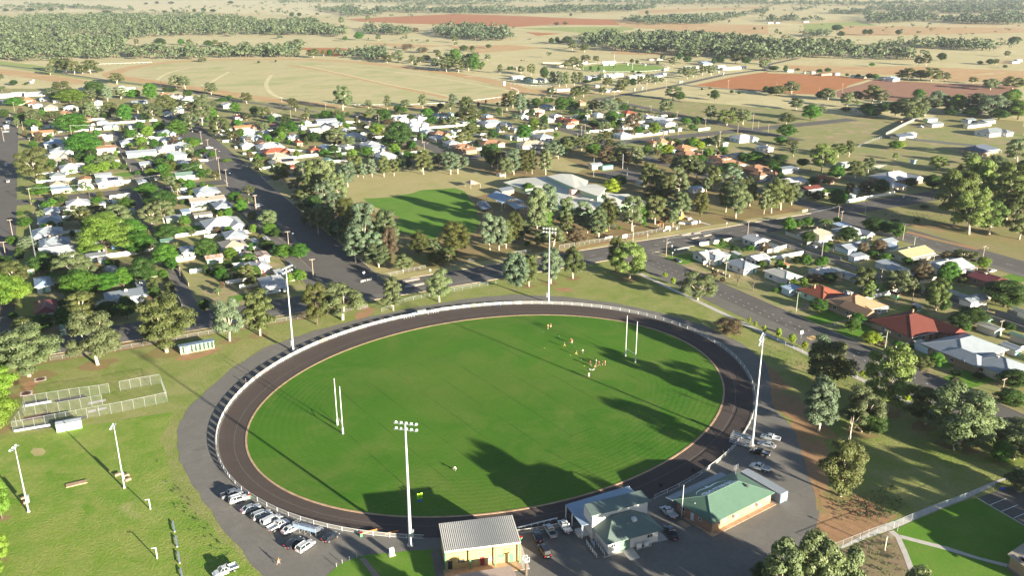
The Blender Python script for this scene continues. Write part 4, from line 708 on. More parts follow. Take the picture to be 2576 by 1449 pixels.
W_ = [("A1 0,200 500,175 1200,170 1900,160 2549,200 2549,330 2300,362 1850,355 1500,362 1290,395 1230,360 900,350 300,345 0,400", 19, 17, 'a'),
 ("A1 0,420 260,380 860,385 1230,400 1240,470 1180,580 700,600 250,608 0,600", 15, 17, 'a'), ("A1 1250,520 1500,500 1700,540 2549,500 2549,565 1900,590 1560,598 1250,585", 12, 15, 'a'),
 ("A1 260,45 850,72 1330,100 1330,112 1150,108 850,90 260,58", 26, 16, 'b'), ("A1 1600,455 1500,480 1350,500 1480,520 1620,500", 14, 14, 'a'),
 ("A2 0,230 600,220 700,265 900,300 900,375 700,350 0,348", 17, 17, 'a'), ("A2 0,510 300,500 450,470 480,560 400,570 0,568", 12, 16, 'a'),
 ("A2 870,520 1300,500 1330,590 1130,605 810,560", 12, 13, 'b'), ("A2 1100,285 1550,300 1540,352 1090,335", 16, 16, 'b'),
 ("A2 1800,300 2100,280 2549,310 2549,408 2300,408 1900,372 1790,335", 16, 17, 'b'), ("A2 620,90 980,85 1130,120 1290,150 900,168 850,130 650,100", 24, 18, 'b'),
 ("A2 1140,110 1500,95 2549,92 2549,134 1250,122", 26, 20, 'b'), ("A2 230,12 1000,10 2549,8 2549,22 1000,28 250,24", 36, 17, 'b'), ("A2 1400,40 2549,30 2549,40 1500,60", 34, 15, 'b'), ("A2 1880,600 2220,580 2230,700 1900,705", 22, 16, 'a'),
 ("A3 0,95 600,85 1440,70 1430,90 1200,110 880,122 0,136", 25, 20, 'b'), ("A3 1080,195 1700,180 2330,150 2330,165 1980,235 1300,248", 18, 16, 'b'), ("A3 2350,120 2549,100 2549,150 2400,140", 22, 15, 'b'), ("A3 2450,180 2549,170 2549,188 2460,188", 22, 14, 'b'),
 ("A3 700,500 700,420 900,375 1700,365 2549,440 2549,620 2150,590 1420,530 830,490", 15, 18, 'a'), ("A3 0,14 2549,10 2549,46 1500,44 1000,30 0,22", 38, 18, 'b'),
 ("A4 0,460 400,460 700,470 1000,500 1400,540 1550,600 1000,590 550,575 300,575 180,600 0,640", 14, 17, 'a'), ("A4 1080,450 1400,445 2300,450 2450,470 2200,512 1500,490 1080,470", 17, 16, 'a'),
 ("A4 0,195 280,200 280,212 0,222", 20, 18, 'b'), ("A4 340,195 560,198 560,208 350,210", 20, 15, 'b'), ("A4 700,120 1000,110 1050,145 560,138", 22, 17, 'b'),
 ("A4 980,150 1600,140 1700,215 1450,215 1100,242 980,205", 20, 19, 'b'), ("A4 1720,195 2549,150 2549,248 2100,240 1740,222", 19, 19, 'b'), ("A4 1000,80 2549,40 2549,130 2000,140 1600,120 1000,110", 26, 18, 'b'),
 ("A4 0,22 900,30 2549,10 2549,36 1000,58 0,46", 36, 18, 'b'), ("A4 140,100 440,85 440,95 300,110", 30, 14, 'b'), ("A1 0,60 220,70 560,80 560,100 220,108 0,112", 34, 14, 'b'), ("A4 360,345 600,345 590,368 370,365", 13, 13, 'b')]
for i, (s, sp, h, k) in enumerate(W_): far_wood('gum_wood', [P_(s)], sp, h, k)
# thin scatter of paddock trees towards the skyline, past counting
sc_ = [("A1 1300,120 2549,40 2549,120 1700,170", 130), ("A2 0,20 1300,30 1000,100 500,160 0,150", 90), ("A2 0,210 1000,170 2549,90 2549,130 1000,200", 160), ("A4 0,60 900,60 900,140 0,140", 90), ("A3 1500,60 2549,50 2549,110 1500,90", 110), ("A4 0,240 2549,255 2549,430 700,440 0,400", 95), ("A2 900,380 2549,420 2549,640 1700,540 900,480", 60), ("A3 60,330 700,430 700,560 0,640", 75)]
far_wood('paddock_trees', [P_(s) for s, _ in sc_[:5]], 110, 14, 'b'); far_wood('paddock_trees', [P_(s) for s, _ in sc_[5:]], 105, 9, 'b')
# low tussocks and weeds in the rough corners
for s, sp, h in (("D4 620,640 1300,560 1400,820 1100,940 700,900", 1.5, .7), ("D4 760,1180 1250,1030 1400,1449 1000,1449 760,1300", 1.7, .7), ("C4 0,560 420,760 1000,1000 1500,1260 1300,1300 800,1000 300,800 0,700", 2.0, .5), ("D1 1560,300 1760,500 1900,700 2300,1250 2100,1400 1700,700", 2.2, .5), ("B4 980,650 1700,700 1850,850 1300,800", 3.5, .9)):
    far_wood('weeds', [P_(s)], sp, h, 'a')
# ------------------------------------------------------------------ houses
def hip_roof(mb, W, D, z, rise, ov=.5, th=.16, gable=False, ridge=None, cx=0, cy=0, skill=None):
    x0, x1, y0, y1 = cx - W / 2 - ov, cx + W / 2 + ov, cy - D / 2 - ov, cy + D / 2 + ov
    if skill is not None:      # single slope rising towards +y by skill metres
        vs = [(x0, y0, z), (x1, y0, z), (x1, y1, z + skill), (x0, y1, z + skill)]
        vs = vs + [(a, b, c + th) for a, b, c in vs]
        mb.add(vs, [(3, 2, 1, 0), (4, 5, 6, 7), (0, 1, 5, 4), (1, 2, 6, 5), (2, 3, 7, 6), (3, 0, 4, 7)]); return
    lx = W + 2 * ov; ly = D + 2 * ov; k = z + th + rise
    if lx >= ly: i = 0 if gable else ly / 2 * .95; r0, r1 = (x0 + i, cy, k), (x1 - i, cy, k); e = [(x0, y0), (x1, y0), (x1, y1), (x0, y1)]; F = [(4, 5, 9, 8), (5, 6, 9), (6, 7, 8, 9), (7, 4, 8)]
    else: i = 0 if gable else lx / 2 * .95; r0, r1 = (cx, y0 + i, k), (cx, y1 - i, k); e = [(x0, y0), (x1, y0), (x1, y1), (x0, y1)]; F = [(4, 5, 8), (5, 6, 9, 8), (6, 7, 9), (7, 4, 8, 9)]
    vs = [(a, b, z) for a, b in e] + [(a, b, z + th) for a, b in e] + [r0, r1]
    mb.add(vs, [(3, 2, 1, 0), (0, 1, 5, 4), (1, 2, 6, 5), (2, 3, 7, 6), (3, 0, 4, 7)] + F)
def ridge_caps(mb, W, D, z, rise, ov=.5, th=.16, gable=False, cx=0, cy=0):
    x0, x1, y0, y1 = cx - W / 2 - ov, cx + W / 2 + ov, cy - D / 2 - ov, cy + D / 2 + ov; k = z + th + rise + .03; lx, ly = W + 2 * ov, D + 2 * ov
    if lx >= ly: i = 0 if gable else ly / 2 * .95; a, b = (x0 + i, cy, k), (x1 - i, cy, k); hips = [((x0, y0), a), ((x0, y1), a), ((x1, y0), b), ((x1, y1), b)]
    else: i = 0 if gable else lx / 2 * .95; a, b = (cx, y0 + i, k), (cx, y1 - i, k); hips = [((x0, y0), a), ((x1, y0), a), ((x0, y1), b), ((x1, y1), b)]
    mb.bar(a, b, .28, .07)
    if not gable:
        for (p, q) in hips: mb.bar((p[0], p[1], z + th + .02), q, .24, .06)
WIN = {}
def window(parent, x, y, z, side, w=1.5, h=1.1):
    """side: 's' 'n' 'w' 'e' wall it sits in; frame proud of the wall, pane in the frame"""
    key = (round(w, 1), round(h, 1))
    if key not in WIN:
        f = MB(); t = .09
        f.box(-w / 2 - t, w / 2 + t, -.09, .0, -h / 2 - t, -h / 2); f.box(-w / 2 - t, w / 2 + t, -.09, .0, h / 2, h / 2 + t)
        f.box(-w / 2 - t, -w / 2, -.09, .0, -h / 2, h / 2); f.box(w / 2, w / 2 + t, -.09, .0, -h / 2, h / 2); f.box(-.03, .03, -.07, .0, -h / 2, h / 2)
        g = MB().box(-w / 2, w / 2, -.045, -.005, -h / 2, h / 2); WIN[key] = (f.mesh('window', M['white']), g.mesh('pane', M['glass']))
    f, g = WIN[key]; rz = dict(s=0, n=math.pi, w=-math.pi / 2, e=math.pi / 2)[side]
    o = put('window', f, parent, (x, y, z), rz); put('pane', g, o)
DOORM = {}
def door(parent, x, y, side, mat='maroon', w=.95, h=2.1):
    if (mat, w, h) not in DOORM: DOORM[(mat, w, h)] = MB().box(-w / 2, w / 2, -.06, .0, 0.06, h).mesh('door', M[mat])
    return put('door', DOORM[(mat, w, h)], parent, (x, y, 0), dict(s=0, n=math.pi, w=-math.pi / 2, e=math.pi / 2)[side])
CELL = None
def solar(parent, x, y, z, tilt, nx=5, ny=2, rz=0):
    global CELL
    if CELL is None: CELL = MB().box(-.48, .48, -.8, .8, 0, .05).mesh('solar_panel', M['solar'])
    for i in range(nx):
        for j in range(ny):
            o = put('solar_panel', CELL, parent); u = (j - (ny - 1) / 2) * 1.64
            o.location = (x + (i - (nx - 1) / 2) * 1.0, y + u * math.cos(tilt), z + u * math.sin(tilt)); o.rotation_euler = (tilt, 0, rz)
HOUSES = []; WALLMATS = ['white', 'weather', 'cream', 'brickr', 'brickb', 'palegreen', 'paleblue', 'weather', 'white', 'cream']
def house(x, y, W, D, key, zone, rz=0.0, h=2.7, kind='hip', wall=None, near=False, extra='', rise=None, shed=False):
    wallm = wall or (random.choice(['brickb', 'brickr', 'cream']) if key in 'rRobB' else random.choice(['white', 'weather', 'weather', 'cream', 'white', 'palegreen', 'paleblue']))
    root = thing('shed' if shed else 'house', None, None, (x, y, -.1), rz)
    roofm = M['roof_' + key]; small = min(W, D)
    rise = rise if rise is not None else (small * .5 * (.42 if kind == 'hip' else .30))
    wi = .25 if kind != 'flat' else .1
    wm = MB(); wm.box(-W / 2 + wi, W / 2 - wi, -D / 2 + wi, D / 2 - wi, 0, h)
    gab = kind == 'gable'
    if gab:      # gable walls
        if W >= D:
            for sx in (-W / 2 + wi, W / 2 - wi - .2): wm.add([(sx, -D / 2 + wi, h), (sx, D / 2 - wi, h), (sx, 0, h + rise * .93)] + [(sx + .2, -D / 2 + wi, h), (sx + .2, D / 2 - wi, h), (sx + .2, 0, h + rise * .93)], [(0, 1, 2), (5, 4, 3), (0, 2, 5, 3), (1, 4, 5, 2)])
        else:
            for sy in (-D / 2 + wi, D / 2 - wi - .2): wm.add([(-W / 2 + wi, sy, h), (W / 2 - wi, sy, h), (0, sy, h + rise * .93)] + [(-W / 2 + wi, sy + .2, h), (W / 2 - wi, sy + .2, h), (0, sy + .2, h + rise * .93)], [(0, 1, 2), (5, 4, 3), (0, 2, 5, 3), (1, 4, 5, 2)])
    wm.build('wall', M[wallm], root)
    ov = .35 if gab else .5
    rm = MB()
    if kind == 'flat': hip_roof(rm, W, D, h, 0, .3, .1, skill=.35)
    else: hip_roof(rm, W, D, h, rise, ov, gable=gab)
    wing = (kind == 'hip' and W > 9 and not shed)
    wing = wing and W >= D
    if wing:      # a projecting gabled or hipped wing facing -y or +y
        sx = random.choice((-1, 1)); ww = W * .36; wd = D * .30; cx = sx * (W / 2 - ww / 2)
        w2 = MB().box(cx - ww / 2 + .3, cx + ww / 2 - .3, -D / 2 - wd + .3, -D / 2 + .3, 0, h - .01); w2.build('wall', M[wallm], root)
        r2 = MB(); hip_roof(r2, ww, D * .5 + wd, h + .02, rise * .62, ov, cy=-D / 2 - wd + (D * .5 + wd) / 2, cx=cx, gable=random.random() < .4); r2.build('roof_wing', roofm, root)
        window(root, cx, -D / 2 - wd + .3, 1.5, 's', 1.6, 1.2)
    ro = rm.build('roof', roofm, root)
    if kind != 'flat' and near:
        rc = MB(); ridge_caps(rc, W, D, h, rise, ov, gable=gab); rc.build('ridge_cap', M['roof_' + key], ro)
    gt = MB()
    if near and not shed:
        gt.box(-W / 2 - ov - .12, W / 2 + ov + .12, -D / 2 - ov - .12, -D / 2 - ov, h + .02, h + .16); gt.build('gutter', M['white'], ro)
    if not shed:
        k = max(1, int(W // 3.6))
        if not extra or 'v' not in extra:
            for i in range(k):
                xx = -W / 2 + (i + .5) * W / k
                if wing and abs(xx - cx) < ww / 2 + .4: continue
                if i == k // 2: door(root, xx, -D / 2 + wi, 's', random.choice(['maroon', 'green', 'white', 'black']))
                else: window(root, xx, -D / 2 + wi, 1.5, 's', random.choice((1.2, 1.5, 1.9)), 1.1)
        if near or random.random() < .6:
            window(root, -W / 2 + wi, D * .2, 1.5, 'w'); window(root, -W / 2 + wi, -D * .22, 1.5, 'w', 1.2, 1.1)
        if near: window(root, W / 2 - wi, 0, 1.5, 'e')
        if random.random() < .45 and kind == 'hip':
            MB().box(-.3, .3, -.3, .3, h + .4, h + rise + .8).build('chimney', M['brickr'], ro, (random.uniform(-.25, .25) * W, D * .12, 0))
        if random.random() < .3 or 'a' in extra:
            MB().box(-.5, .5, -.5, .5, 0, .8).build('air_cooler', M['cream'], ro, (random.uniform(-.15, .15) * W, D * .1, h + rise * .75))
        tilt = math.atan2(rise, small / 2 + ov)
        if 's' in extra: solar(ro, W * .12, -D / 4, h + .18 + rise * .52, tilt, min(8, int(W * .45)), 2)
        if 'v' in extra or (random.random() < .4 and not wing):    # verandah on the sunny side
            vd = 2.4; v = MB(); v.add([(-W / 2, -D / 2 - vd, h - .35), (W / 2, -D / 2 - vd, h - .35), (W / 2, -D / 2, h - .02), (-W / 2, -D / 2, h - .02)] + [(-W / 2, -D / 2 - vd, h - .25), (W / 2, -D / 2 - vd, h - .25), (W / 2, -D / 2, h + .05), (-W / 2, -D / 2, h + .05)], [(3, 2, 1, 0), (4, 5, 6, 7), (0, 1, 5, 4), (1, 2, 6, 5), (2, 3, 7, 6), (3, 0, 4, 7)])
            vo = v.build('verandah_roof', M['roof_w' if key != 'y' else 'roof_f'], root)
            n = max(2, int(W / 3.2)); pm = MB().box(-.05, .05, -.05, .05, 0, h - .3).mesh('post', M['white'])
            for i in range(n + 1): put('post', pm, vo, (-W / 2 + .1 + (W - .2) * i / n, -D / 2 - vd + .1, 0))
    else:
        if W >= 5: MB().box(-1.3, 1.3, -.06, 0, .05, 2.3).build('roller_door', M['roof_f'], root, (W * .12, -D / 2 + wi, 0))
        else: door(root, 0, -D / 2 + wi, 's', 'green', .9, 2.0)
        MB().box(-.55, .55, -.05, 0, -.3, .3).build('window', M['glass'], root, (-W * .28, -D / 2 + wi, 1.5))
    HOUSES.append((x, y, W, D, key, zone, root, kind, shed, extra, wallm)); return root
def houses(reg, zone, data, near=False):
    """zoomed-view readings of each roof: centre x, centre y, seen width, depth in metres, roof colour, kind, extras"""
    for t in data.split(';'):
        t = t.split()
        if not t: continue
        kinds = dict(h='hip', g='gable', f='flat', S='shed', F='flatshed'); kd = kinds[t[5]] if len(t) > 5 else 'hip'; ex = t[6] if len(t) > 6 else ''
        wall = t[7] if len(t) > 7 else None
        g = S(reg, float(t[0]), float(t[1]), 3.4 if kd in ('hip', 'gable') else 2.6); D = float(t[3])
        wm = float(t[2]) * zsc(reg) / pxm(g); W = (wm - .466 * D) / .885; W = max(W, 2.2)
        rz = math.radians(random.uniform(-1.5, 1.5)); shed = kd in ('shed', 'flatshed')
        house(g[0], g[1], W + (.4 if kd in ('hip', 'gable') else -.4), D + (.8 if kd in ('hip', 'gable') else -.4), t[4], zone, rz, 2.4 if shed else 2.8, {'shed': 'gable', 'flatshed': 'flat'}.get(kd, kd), wall, near, ex, shed=shed)
houses('B1', 'in the western blocks', "610 60 240 10 s; 560 112 230 10 f; 600 162 260 10 t; 700 225 240 11 w h - white; 570 300 180 10 h; 575 385 190 10 t h s white; 600 445 200 6 u f; 840 340 150 8 o g; 1020 305 180 6 s S; 1085 355 280 10 w h s; 775 580 270 11 w; 510 655 200 11 s; 640 640 120 6 t S; 490 745 270 11 s; 470 865 320 11 s; 540 965 330 11 s; 560 1050 380 12 w g; 1010 590 110 6 s S; 1150 575 100 5 w S; 1400 75 290 8 s g; 1700 35 290 10 w; 1740 100 230 10 s; 1440 190 150 7 s S; 1410 370 125 8 w g; 1850 295 250 9 g g; 1830 180 160 8 d h s; 1580 235 90 4 w S; 2040 460 280 11 s h a; 2050 540 350 8 t g; 2200 600 220 11 s; 1840 665 130 6 u F; 1720 725 180 5 s F; 2010 695 200 5 t F; 2200 775 430 14 w h v white; 1655 955 160 5 G S; 2330 890 260 10 s; 2310 990 300 11 t h s white; 1860 1040 190 9 s h; 2120 1120 210 6 x S; 2450 1100 180 8 x g; 950 1100 210 5 s F; 1000 1150 100 5 w F; 1100 1240 160 7 s S; 420 1360 230 11 u h; 300 1230 150 7 t S; 1400 1390 150 8 s g; 2480 1210 160 8 w S; 1750 1110 60 5 s S; 930 30 120 6 s S; 1050 30 200 8 b g; 1310 650 60 5 s S; 1000 1020 120 5 w F", True)
houses('C1', 'across from the practice nets', "450 190 330 14 m h - cream; 1230 80 420 9 s f a; 1430 60 150 7 s F; 620 400 110 4 g F", True)
houses('B2', 'beside the wide main street', "60 1190 220 10 w; 250 1270 150 6 w F; 180 1360 320 12 w h - paleblue; 80 1090 160 7 x g; 0 960 110 6 s S; 120 940 90 6 w S", True)
houses('B2', 'between the main street and the school', "150 15 280 11 w h s; 210 65 270 10 r; 240 115 220 10 t h - palegreen; 290 170 300 10 t h s; 380 215 120 8 r; 590 50 130 8 r; 730 150 110 7 g g - white; 1200 30 240 11 s; 1290 105 230 10 w h v; 2050 20 180 8 b; 2120 50 180 7 b g; 760 30 180 8 s; 930 20 120 7 w g; 1130 0 160 9 w")
houses('B3', 'north-east of the school', "1720 40 230 10 o h - brickb; 1760 95 220 9 b; 2060 135 220 10 b h s; 2150 185 290 9 b h; 2440 240 270 11 b; 2470 295 150 8 b; 2260 100 180 6 s S; 2500 30 120 8 w g; 1600 60 90 5 s S; 2060 300 80 5 k F", True)
houses('B3', 'on the corner east of the park road', "1965 1085 290 9 w g v white; 2000 1110 170 8 s; 2430 935 230 8 w g s; 2240 1085 100 5 w F; 2290 1185 270 11 s h - white; 2450 1115 220 6 w g; 2130 1090 90 5 w F", True)
houses('B4', 'north of the eastern junction', "60 285 150 9 b; 200 240 250 7 s F; 210 355 350 8 w g v; 430 430 220 7 R g v white; 540 335 190 7 r; 1250 320 450 15 w h - brickb; 1240 400 200 8 w; 840 505 80 4 w F; 750 195 150 6 w S; 1450 160 60 4 s S; 890 450 70 4 s S", True)
houses('B4', 'between the back lane and the eastern road', "740 800 190 6 u F; 820 860 310 11 w h - cream; 950 900 190 5 k F; 490 885 360 10 t h - white; 550 940 120 4 w F; 850 1010 380 9 s S; 1190 960 200 7 s S; 900 1105 200 4 s F; 1430 1065 450 11 y g v cream; 1200 1185 230 8 s F; 1320 1240 230 8 s g; 1790 1190 460 11 w g v; 2190 1320 320 10 m g - brickr; 540 1260 260 8 w S; 720 1260 150 7 h F; 840 1300 140 7 s S; 150 1280 290 12 c h a white; 180 1190 80 4 o F; 60 1010 130 6 h S; 1230 1010 150 5 u F; 2040 1265 100 6 w S; 190 1330 180 6 c F; -20 1150 70 6 s S", True)
houses('B4', 'in the paddocks beyond the gum stand', "2110 45 360 13 d h v brickb; 2545 240 100 10 d", True)
houses('C4', 'facing the park across the road', "540 40 390 12 r h - palegreen; 880 150 520 14 B h - brickb; 1430 355 700 17 R h - brickb; 1960 580 740 15 s h - brickb; 2330 760 520 13 s h a cream; 240 5 200 5 u F; 680 95 230 5 s F; 1100 190 220 5 d F", True)
houses('C4', 'behind the houses that face the park', "1560 565 170 6 f F; 2210 390 220 8 f S; 2170 310 90 4 g S; 2050 115 300 6 s S; 2500 480 130 6 G S; 2430 590 190 6 s S; 1270 60 80 4 m S; 1500 180 80 3 w S; 2450 70 120 6 s S; 2520 230 100 6 h S", True)
houses('A4', 'by the long dark fence', "1340 1340 250 10 d S - cream; 1420 1320 130 7 w S - white; 1655 1220 200 9 h S - cream; 1620 1175 160 6 s S; 2000 1180 150 8 h S; 2180 1190 190 8 h S; 2090 1225 360 5 h F; 2230 1295 330 13 h h - white; 960 1075 190 9 u h; 1325 1195 40 3 b S")
houses('A4', 'on the farms beyond the red field', "860 745 60 6 w S; 600 722 200 6 b F; 690 722 70 5 w S; 1240 770 150 10 u h; 1180 775 90 5 w S; 960 750 70 5 h S; 380 210 75 8 w S; 95 218 60 10 w S; 30 220 70 6 w S; 450 708 60 5 w S; 220 690 90 6 w S; 2490 590 90 8 w S; 2460 605 120 5 s F; 370 708 30 4 y S")
houses('A3', 'around the second oval', "60 755 150 10 w g; 200 792 130 12 s S; 300 780 110 10 d g; 790 752 120 9 s g; 940 738 170 10 w g; 1060 728 110 10 w g; 1000 740 120 9 w g; 1230 750 180 9 w g; 1270 735 120 8 s g; 1450 735 140 9 d g; 1510 720 60 6 w g; 1750 655 80 6 w g; 1840 655 50 6 w S; 1930 615 140 12 u g; 2180 662 230 7 w g; 2080 645 100 6 w g; 2310 655 60 6 w S; 400 882 90 5 w S; 520 878 160 4 w F; 1000 882 180 7 w S; 1430 575 170 9 b F; 1590 572 100 9 o F; 70 670 80 8 w S; 700 855 70 5 w S; 850 840 60 5 h S; 380 770 50 8 b S; 770 780 60 6 s S; 920 690 30 3 w F; 940 628 60 3 w S; 1000 625 60 3 w S; 1160 625 25 3 w S; 1330 630 28 4 w S; 1225 875 30 3 w S; 1300 862 12 3 w S; 1675 800 18 3 w S; 1695 798 14 3 w S; 2060 700 20 3 w S; 2105 718 16 3 w S")
houses('A3', 'in the north-eastern blocks', "360 1045 140 12 s; 140 1085 110 10 t; 250 1085 160 8 t; 280 1115 90 8 r; 440 1135 120 10 w; 500 1165 110 10 r; 600 1185 140 11 r h - brickb; 690 1005 100 9 o; 1160 1110 160 11 r; 1450 1175 190 12 s g; 1540 1205 170 12 s g; 1350 1145 120 9 s; 1330 1235 90 8 w S; 1110 1325 170 10 w; 1515 1295 80 7 w S; 1660 1265 80 6 w S; 2300 1355 240 11 w h v; 1960 1380 170 9 t; 2110 1410 100 6 w S; 1500 1395 200 11 B; 1400 1395 110 9 b; 320 1345 190 11 s; 220 1325 110 9 w; 200 1415 290 10 t h; 30 1265 90 9 s; 100 1330 80 8 w; 860 1120 100 8 w; 760 1080 90 7 w; 890 1200 110 8 w; 1000 1160 100 8 w; 570 1220 120 8 b; 840 1265 70 5 r S; 370 1170 80 6 w; 120 1140 100 7 w; 660 1140 80 6 w; 720 1150 80 6 w; 1200 1150 90 6 w; 1710 1440 80 8 b; 1080 1220 80 6 w; 1040 1110 90 7 w; 60 1345 80 7 s; 2540 1449 110 8 w; 2220 1350 100 6 u F")
houses('A2', 'in the middle northern blocks', "710 1185 220 9 s g; 810 1215 150 8 s; 200 1140 160 11 f; 210 1235 140 8 m g s; 600 1275 130 7 w g; 480 1245 80 7 w; 400 1335 90 8 w; 440 1395 110 9 r; 70 1405 160 11 b g s; 150 1445 250 9 w; 890 1275 130 10 s; 990 1335 210 12 w; 1160 1425 240 14 w; 1420 1155 110 6 s; 1500 1175 200 8 w; 1840 1135 150 11 g; 1950 1115 60 8 u; 2310 1135 110 10 s; 2340 1175 160 8 b; 2350 1205 240 10 s; 1620 1215 200 8 w; 1600 1255 160 9 w; 1730 1295 150 9 s; 1830 1315 190 11 b; 1830 1355 190 11 w; 1960 1405 180 11 s; 2500 1215 120 10 s; 2530 1335 80 9 w; 2060 1440 190 8 b; 2350 1405 240 9 b; 0 1245 90 9 o; 900 1310 90 8 w; 1400 1190 90 7 t; 1550 1420 90 8 s; 1640 1150 80 6 w; 120 1300 110 7 w; 280 1300 80 6 w; 700 1250 110 7 w; 520 1200 90 6 w; 1260 1440 90 8 s; 1960 1300 80 7 w; 2080 1200 100 8 w; 2220 1190 90 8 w; 30 1340 90 7 w; 700 1440 110 8 u; 2180 1245 90 7 w; 2440 1260 90 7 w; 2270 1370 70 6 w; 350 1345 70 6 u; 2000 1210 60 6 y; 1880 1150 60 6 w")
houses('A1', 'in the north-western blocks', "60 930 150 8 w g; 180 915 130 7 w g; 340 915 190 8 w g; 270 980 140 10 o; 160 965 100 8 b; 330 1015 130 10 b; 370 1030 110 8 w g; 500 1050 160 12 t; 640 1110 150 8 b; 700 1055 150 8 w; 440 965 110 8 s; 850 1165 120 8 b; 460 1220 160 10 m; 420 1300 210 8 o g - cream; 1010 1195 140 10 s; 1090 1235 170 10 s; 905 1245 60 8 w g; 1310 1235 120 10 s; 560 1405 250 10 u; 540 1375 110 8 s; 1250 870 180 8 w g; 1200 850 80 8 w g; 1630 925 100 8 o; 1740 940 140 9 t h s; 1880 970 190 11 w; 1380 1000 160 8 s g s; 1390 1145 120 8 s; 1750 1075 140 8 s; 2260 1030 140 10 w g; 2220 1015 80 7 y g; 2360 1145 110 9 m; 2450 1245 260 7 o g; 2440 1285 180 8 w; 2490 1355 210 11 s; 1650 1305 190 11 s; 1700 1375 230 11 s; 1790 1425 190 10 s; 1020 1345 190 7 w g; 1260 1395 160 8 s; 1560 1365 150 8 w g; 2450 1425 150 8 w; 200 1000 100 7 w; 560 980 90 7 w; 970 1000 100 8 w; 810 870 80 6 w; 1080 1080 110 8 w; 960 1060 100 8 w; 1660 1110 110 8 w; 60 990 110 8 w; 80 1200 70 6 s S; 60 1240 80 6 s S; 1480 1060 110 7 w; 1500 1250 80 7 s; 340 1250 80 6 w; 2160 1150 60 6 w; 1380 1330 80 6 w; 1940 1160 90 6 w; 330 785 30 5 w S; 310 800 50 5 s S; 1800 1020 90 7 w")
# school sports shed etc. are with the school below
def roof_slab(name, pts, th, mat, parent):
    """pts: (x, y, z) corner points of a sloping roof plane, made th thick"""
    n = len(pts); mb = MB(); vs = list(pts) + [(a, b, c + th) for a, b, c in pts]
    mb.add(vs, [tuple(range(n - 1, -1, -1)), tuple(range(n, 2 * n))] + [(i, (i + 1) % n, (i + 1) % n + n, i + n) for i in range(n)])
    me = mb.mesh(name, M[mat] if isinstance(mat, str) else mat)
    import bmesh
    bm = bmesh.new(); bm.from_mesh(me); bmesh.ops.recalc_face_normals(bm, faces=bm.faces); bm.to_mesh(me); bm.free()
    return put(name, me, parent)
def wall_run(pts, z0, z1, th, mat, parent, name='wall'):
    mb = MB()
    for a, b in zip(pts[:-1], pts[1:]):
        if callable(z1): pass
        mb.bar((a[0], a[1], (z0 + z1) / 2), (b[0], b[1], (z0 + z1) / 2), th, z1 - z0)
    return mb.build(name, M[mat] if isinstance(mat, str) else mat, parent)
# ---- the school: low cream ribbed roofs at several levels
def zc(x, y):  # custom zoom of the school
    return ((1780 + x * 680 / 2576) * 2576 / 3788, (620 + y * 680 / 2576) * 2576 / 3788)
sch = thing('school_building', 'long low school with pale ribbed roofs stepping over several levels behind the gums', 'school')
M['roof_S'] = roof_mat('roof_school', (.60, .58, .50), False, .6, .5, .08, None, 0, .03)
def sroof(name, pts, hs, mat='roof_S', under=True, wall='palegreen'):
    if not hasattr(hs, '__len__'): hs = [hs] * len(pts)
    W3 = [(*G(zc(*p), h), h) for p, h in zip(pts, hs)]; roof_slab(name, W3, .25, mat, sch)
    if under:
        cx, cy = sum(p[0] for p in W3) / len(W3), sum(p[1] for p in W3) / len(W3)
        mb = MB(); Q = [(cx + (p[0] - cx) * .93, cy + (p[1] - cy) * .93, p[2]) for p in W3]; n = len(Q)
        mb.add([(a, b, -.1) for a, b, c in Q] + [(a, b, c + .02) for a, b, c in Q], [(i, (i + 1) % n, (i + 1) % n + n, i + n) for i in range(n)]); mb.build('wall', M[wall], sch)
sroof('roof', [(925, 122), (1110, 88), (1270, 95), (1500, 185), (1440, 215), (1470, 238), (1610, 235), (1755, 290), (1650, 410), (1310, 290)], [6.4, 6.4, 6.2, 5.2, 5.4, 5.6, 5.8, 5.8, 6.6, 6.8])
sroof('roof', [(310, 210), (520, 155), (930, 125), (1300, 292), (1640, 412), (1500, 475), (1120, 435), (940, 300), (600, 300), (420, 250)], [3.2, 3.6, 4.6, 4.8, 4.8, 3.4, 3.4, 3.2, 3.0, 3.0])
sroof('roof', [(630, 360), (800, 320), (1120, 330), (1500, 475), (1650, 440), (1740, 430), (1700, 540), (1540, 600), (1270, 590), (960, 510)], [3.0, 3.4, 3.6, 3.6, 3.6, 3.4, 3.0, 2.9, 2.9, 2.9])
sroof('roof', [(1740, 345), (1890, 375), (2060, 372), (2330, 495), (2200, 520), (2000, 520), (1930, 560), (1760, 450)], [4.4, 4.2, 3.6, 3.0, 2.9, 2.9, 3.0, 4.0])
sroof('covered_way_roof', [(620, 160), (740, 160), (660, 190), (600, 200)], 3.0, under=False)
MB().box(-2, 2, -1.3, 1.3, 0, 2.2).build('plant_box', M['salmon'], sch, (*G(zc(1290, 350), 5), 4.6), .1)
for i, (x, y) in enumerate(((900, 540), (1060, 560), (1330, 610), (1480, 600), (1800, 470), (1900, 540))):
    g_ = G(zc(x, y), 1.5); window(sch, g_[0], g_[1] - .4, 1.6, 's', 2.2, 1.2)
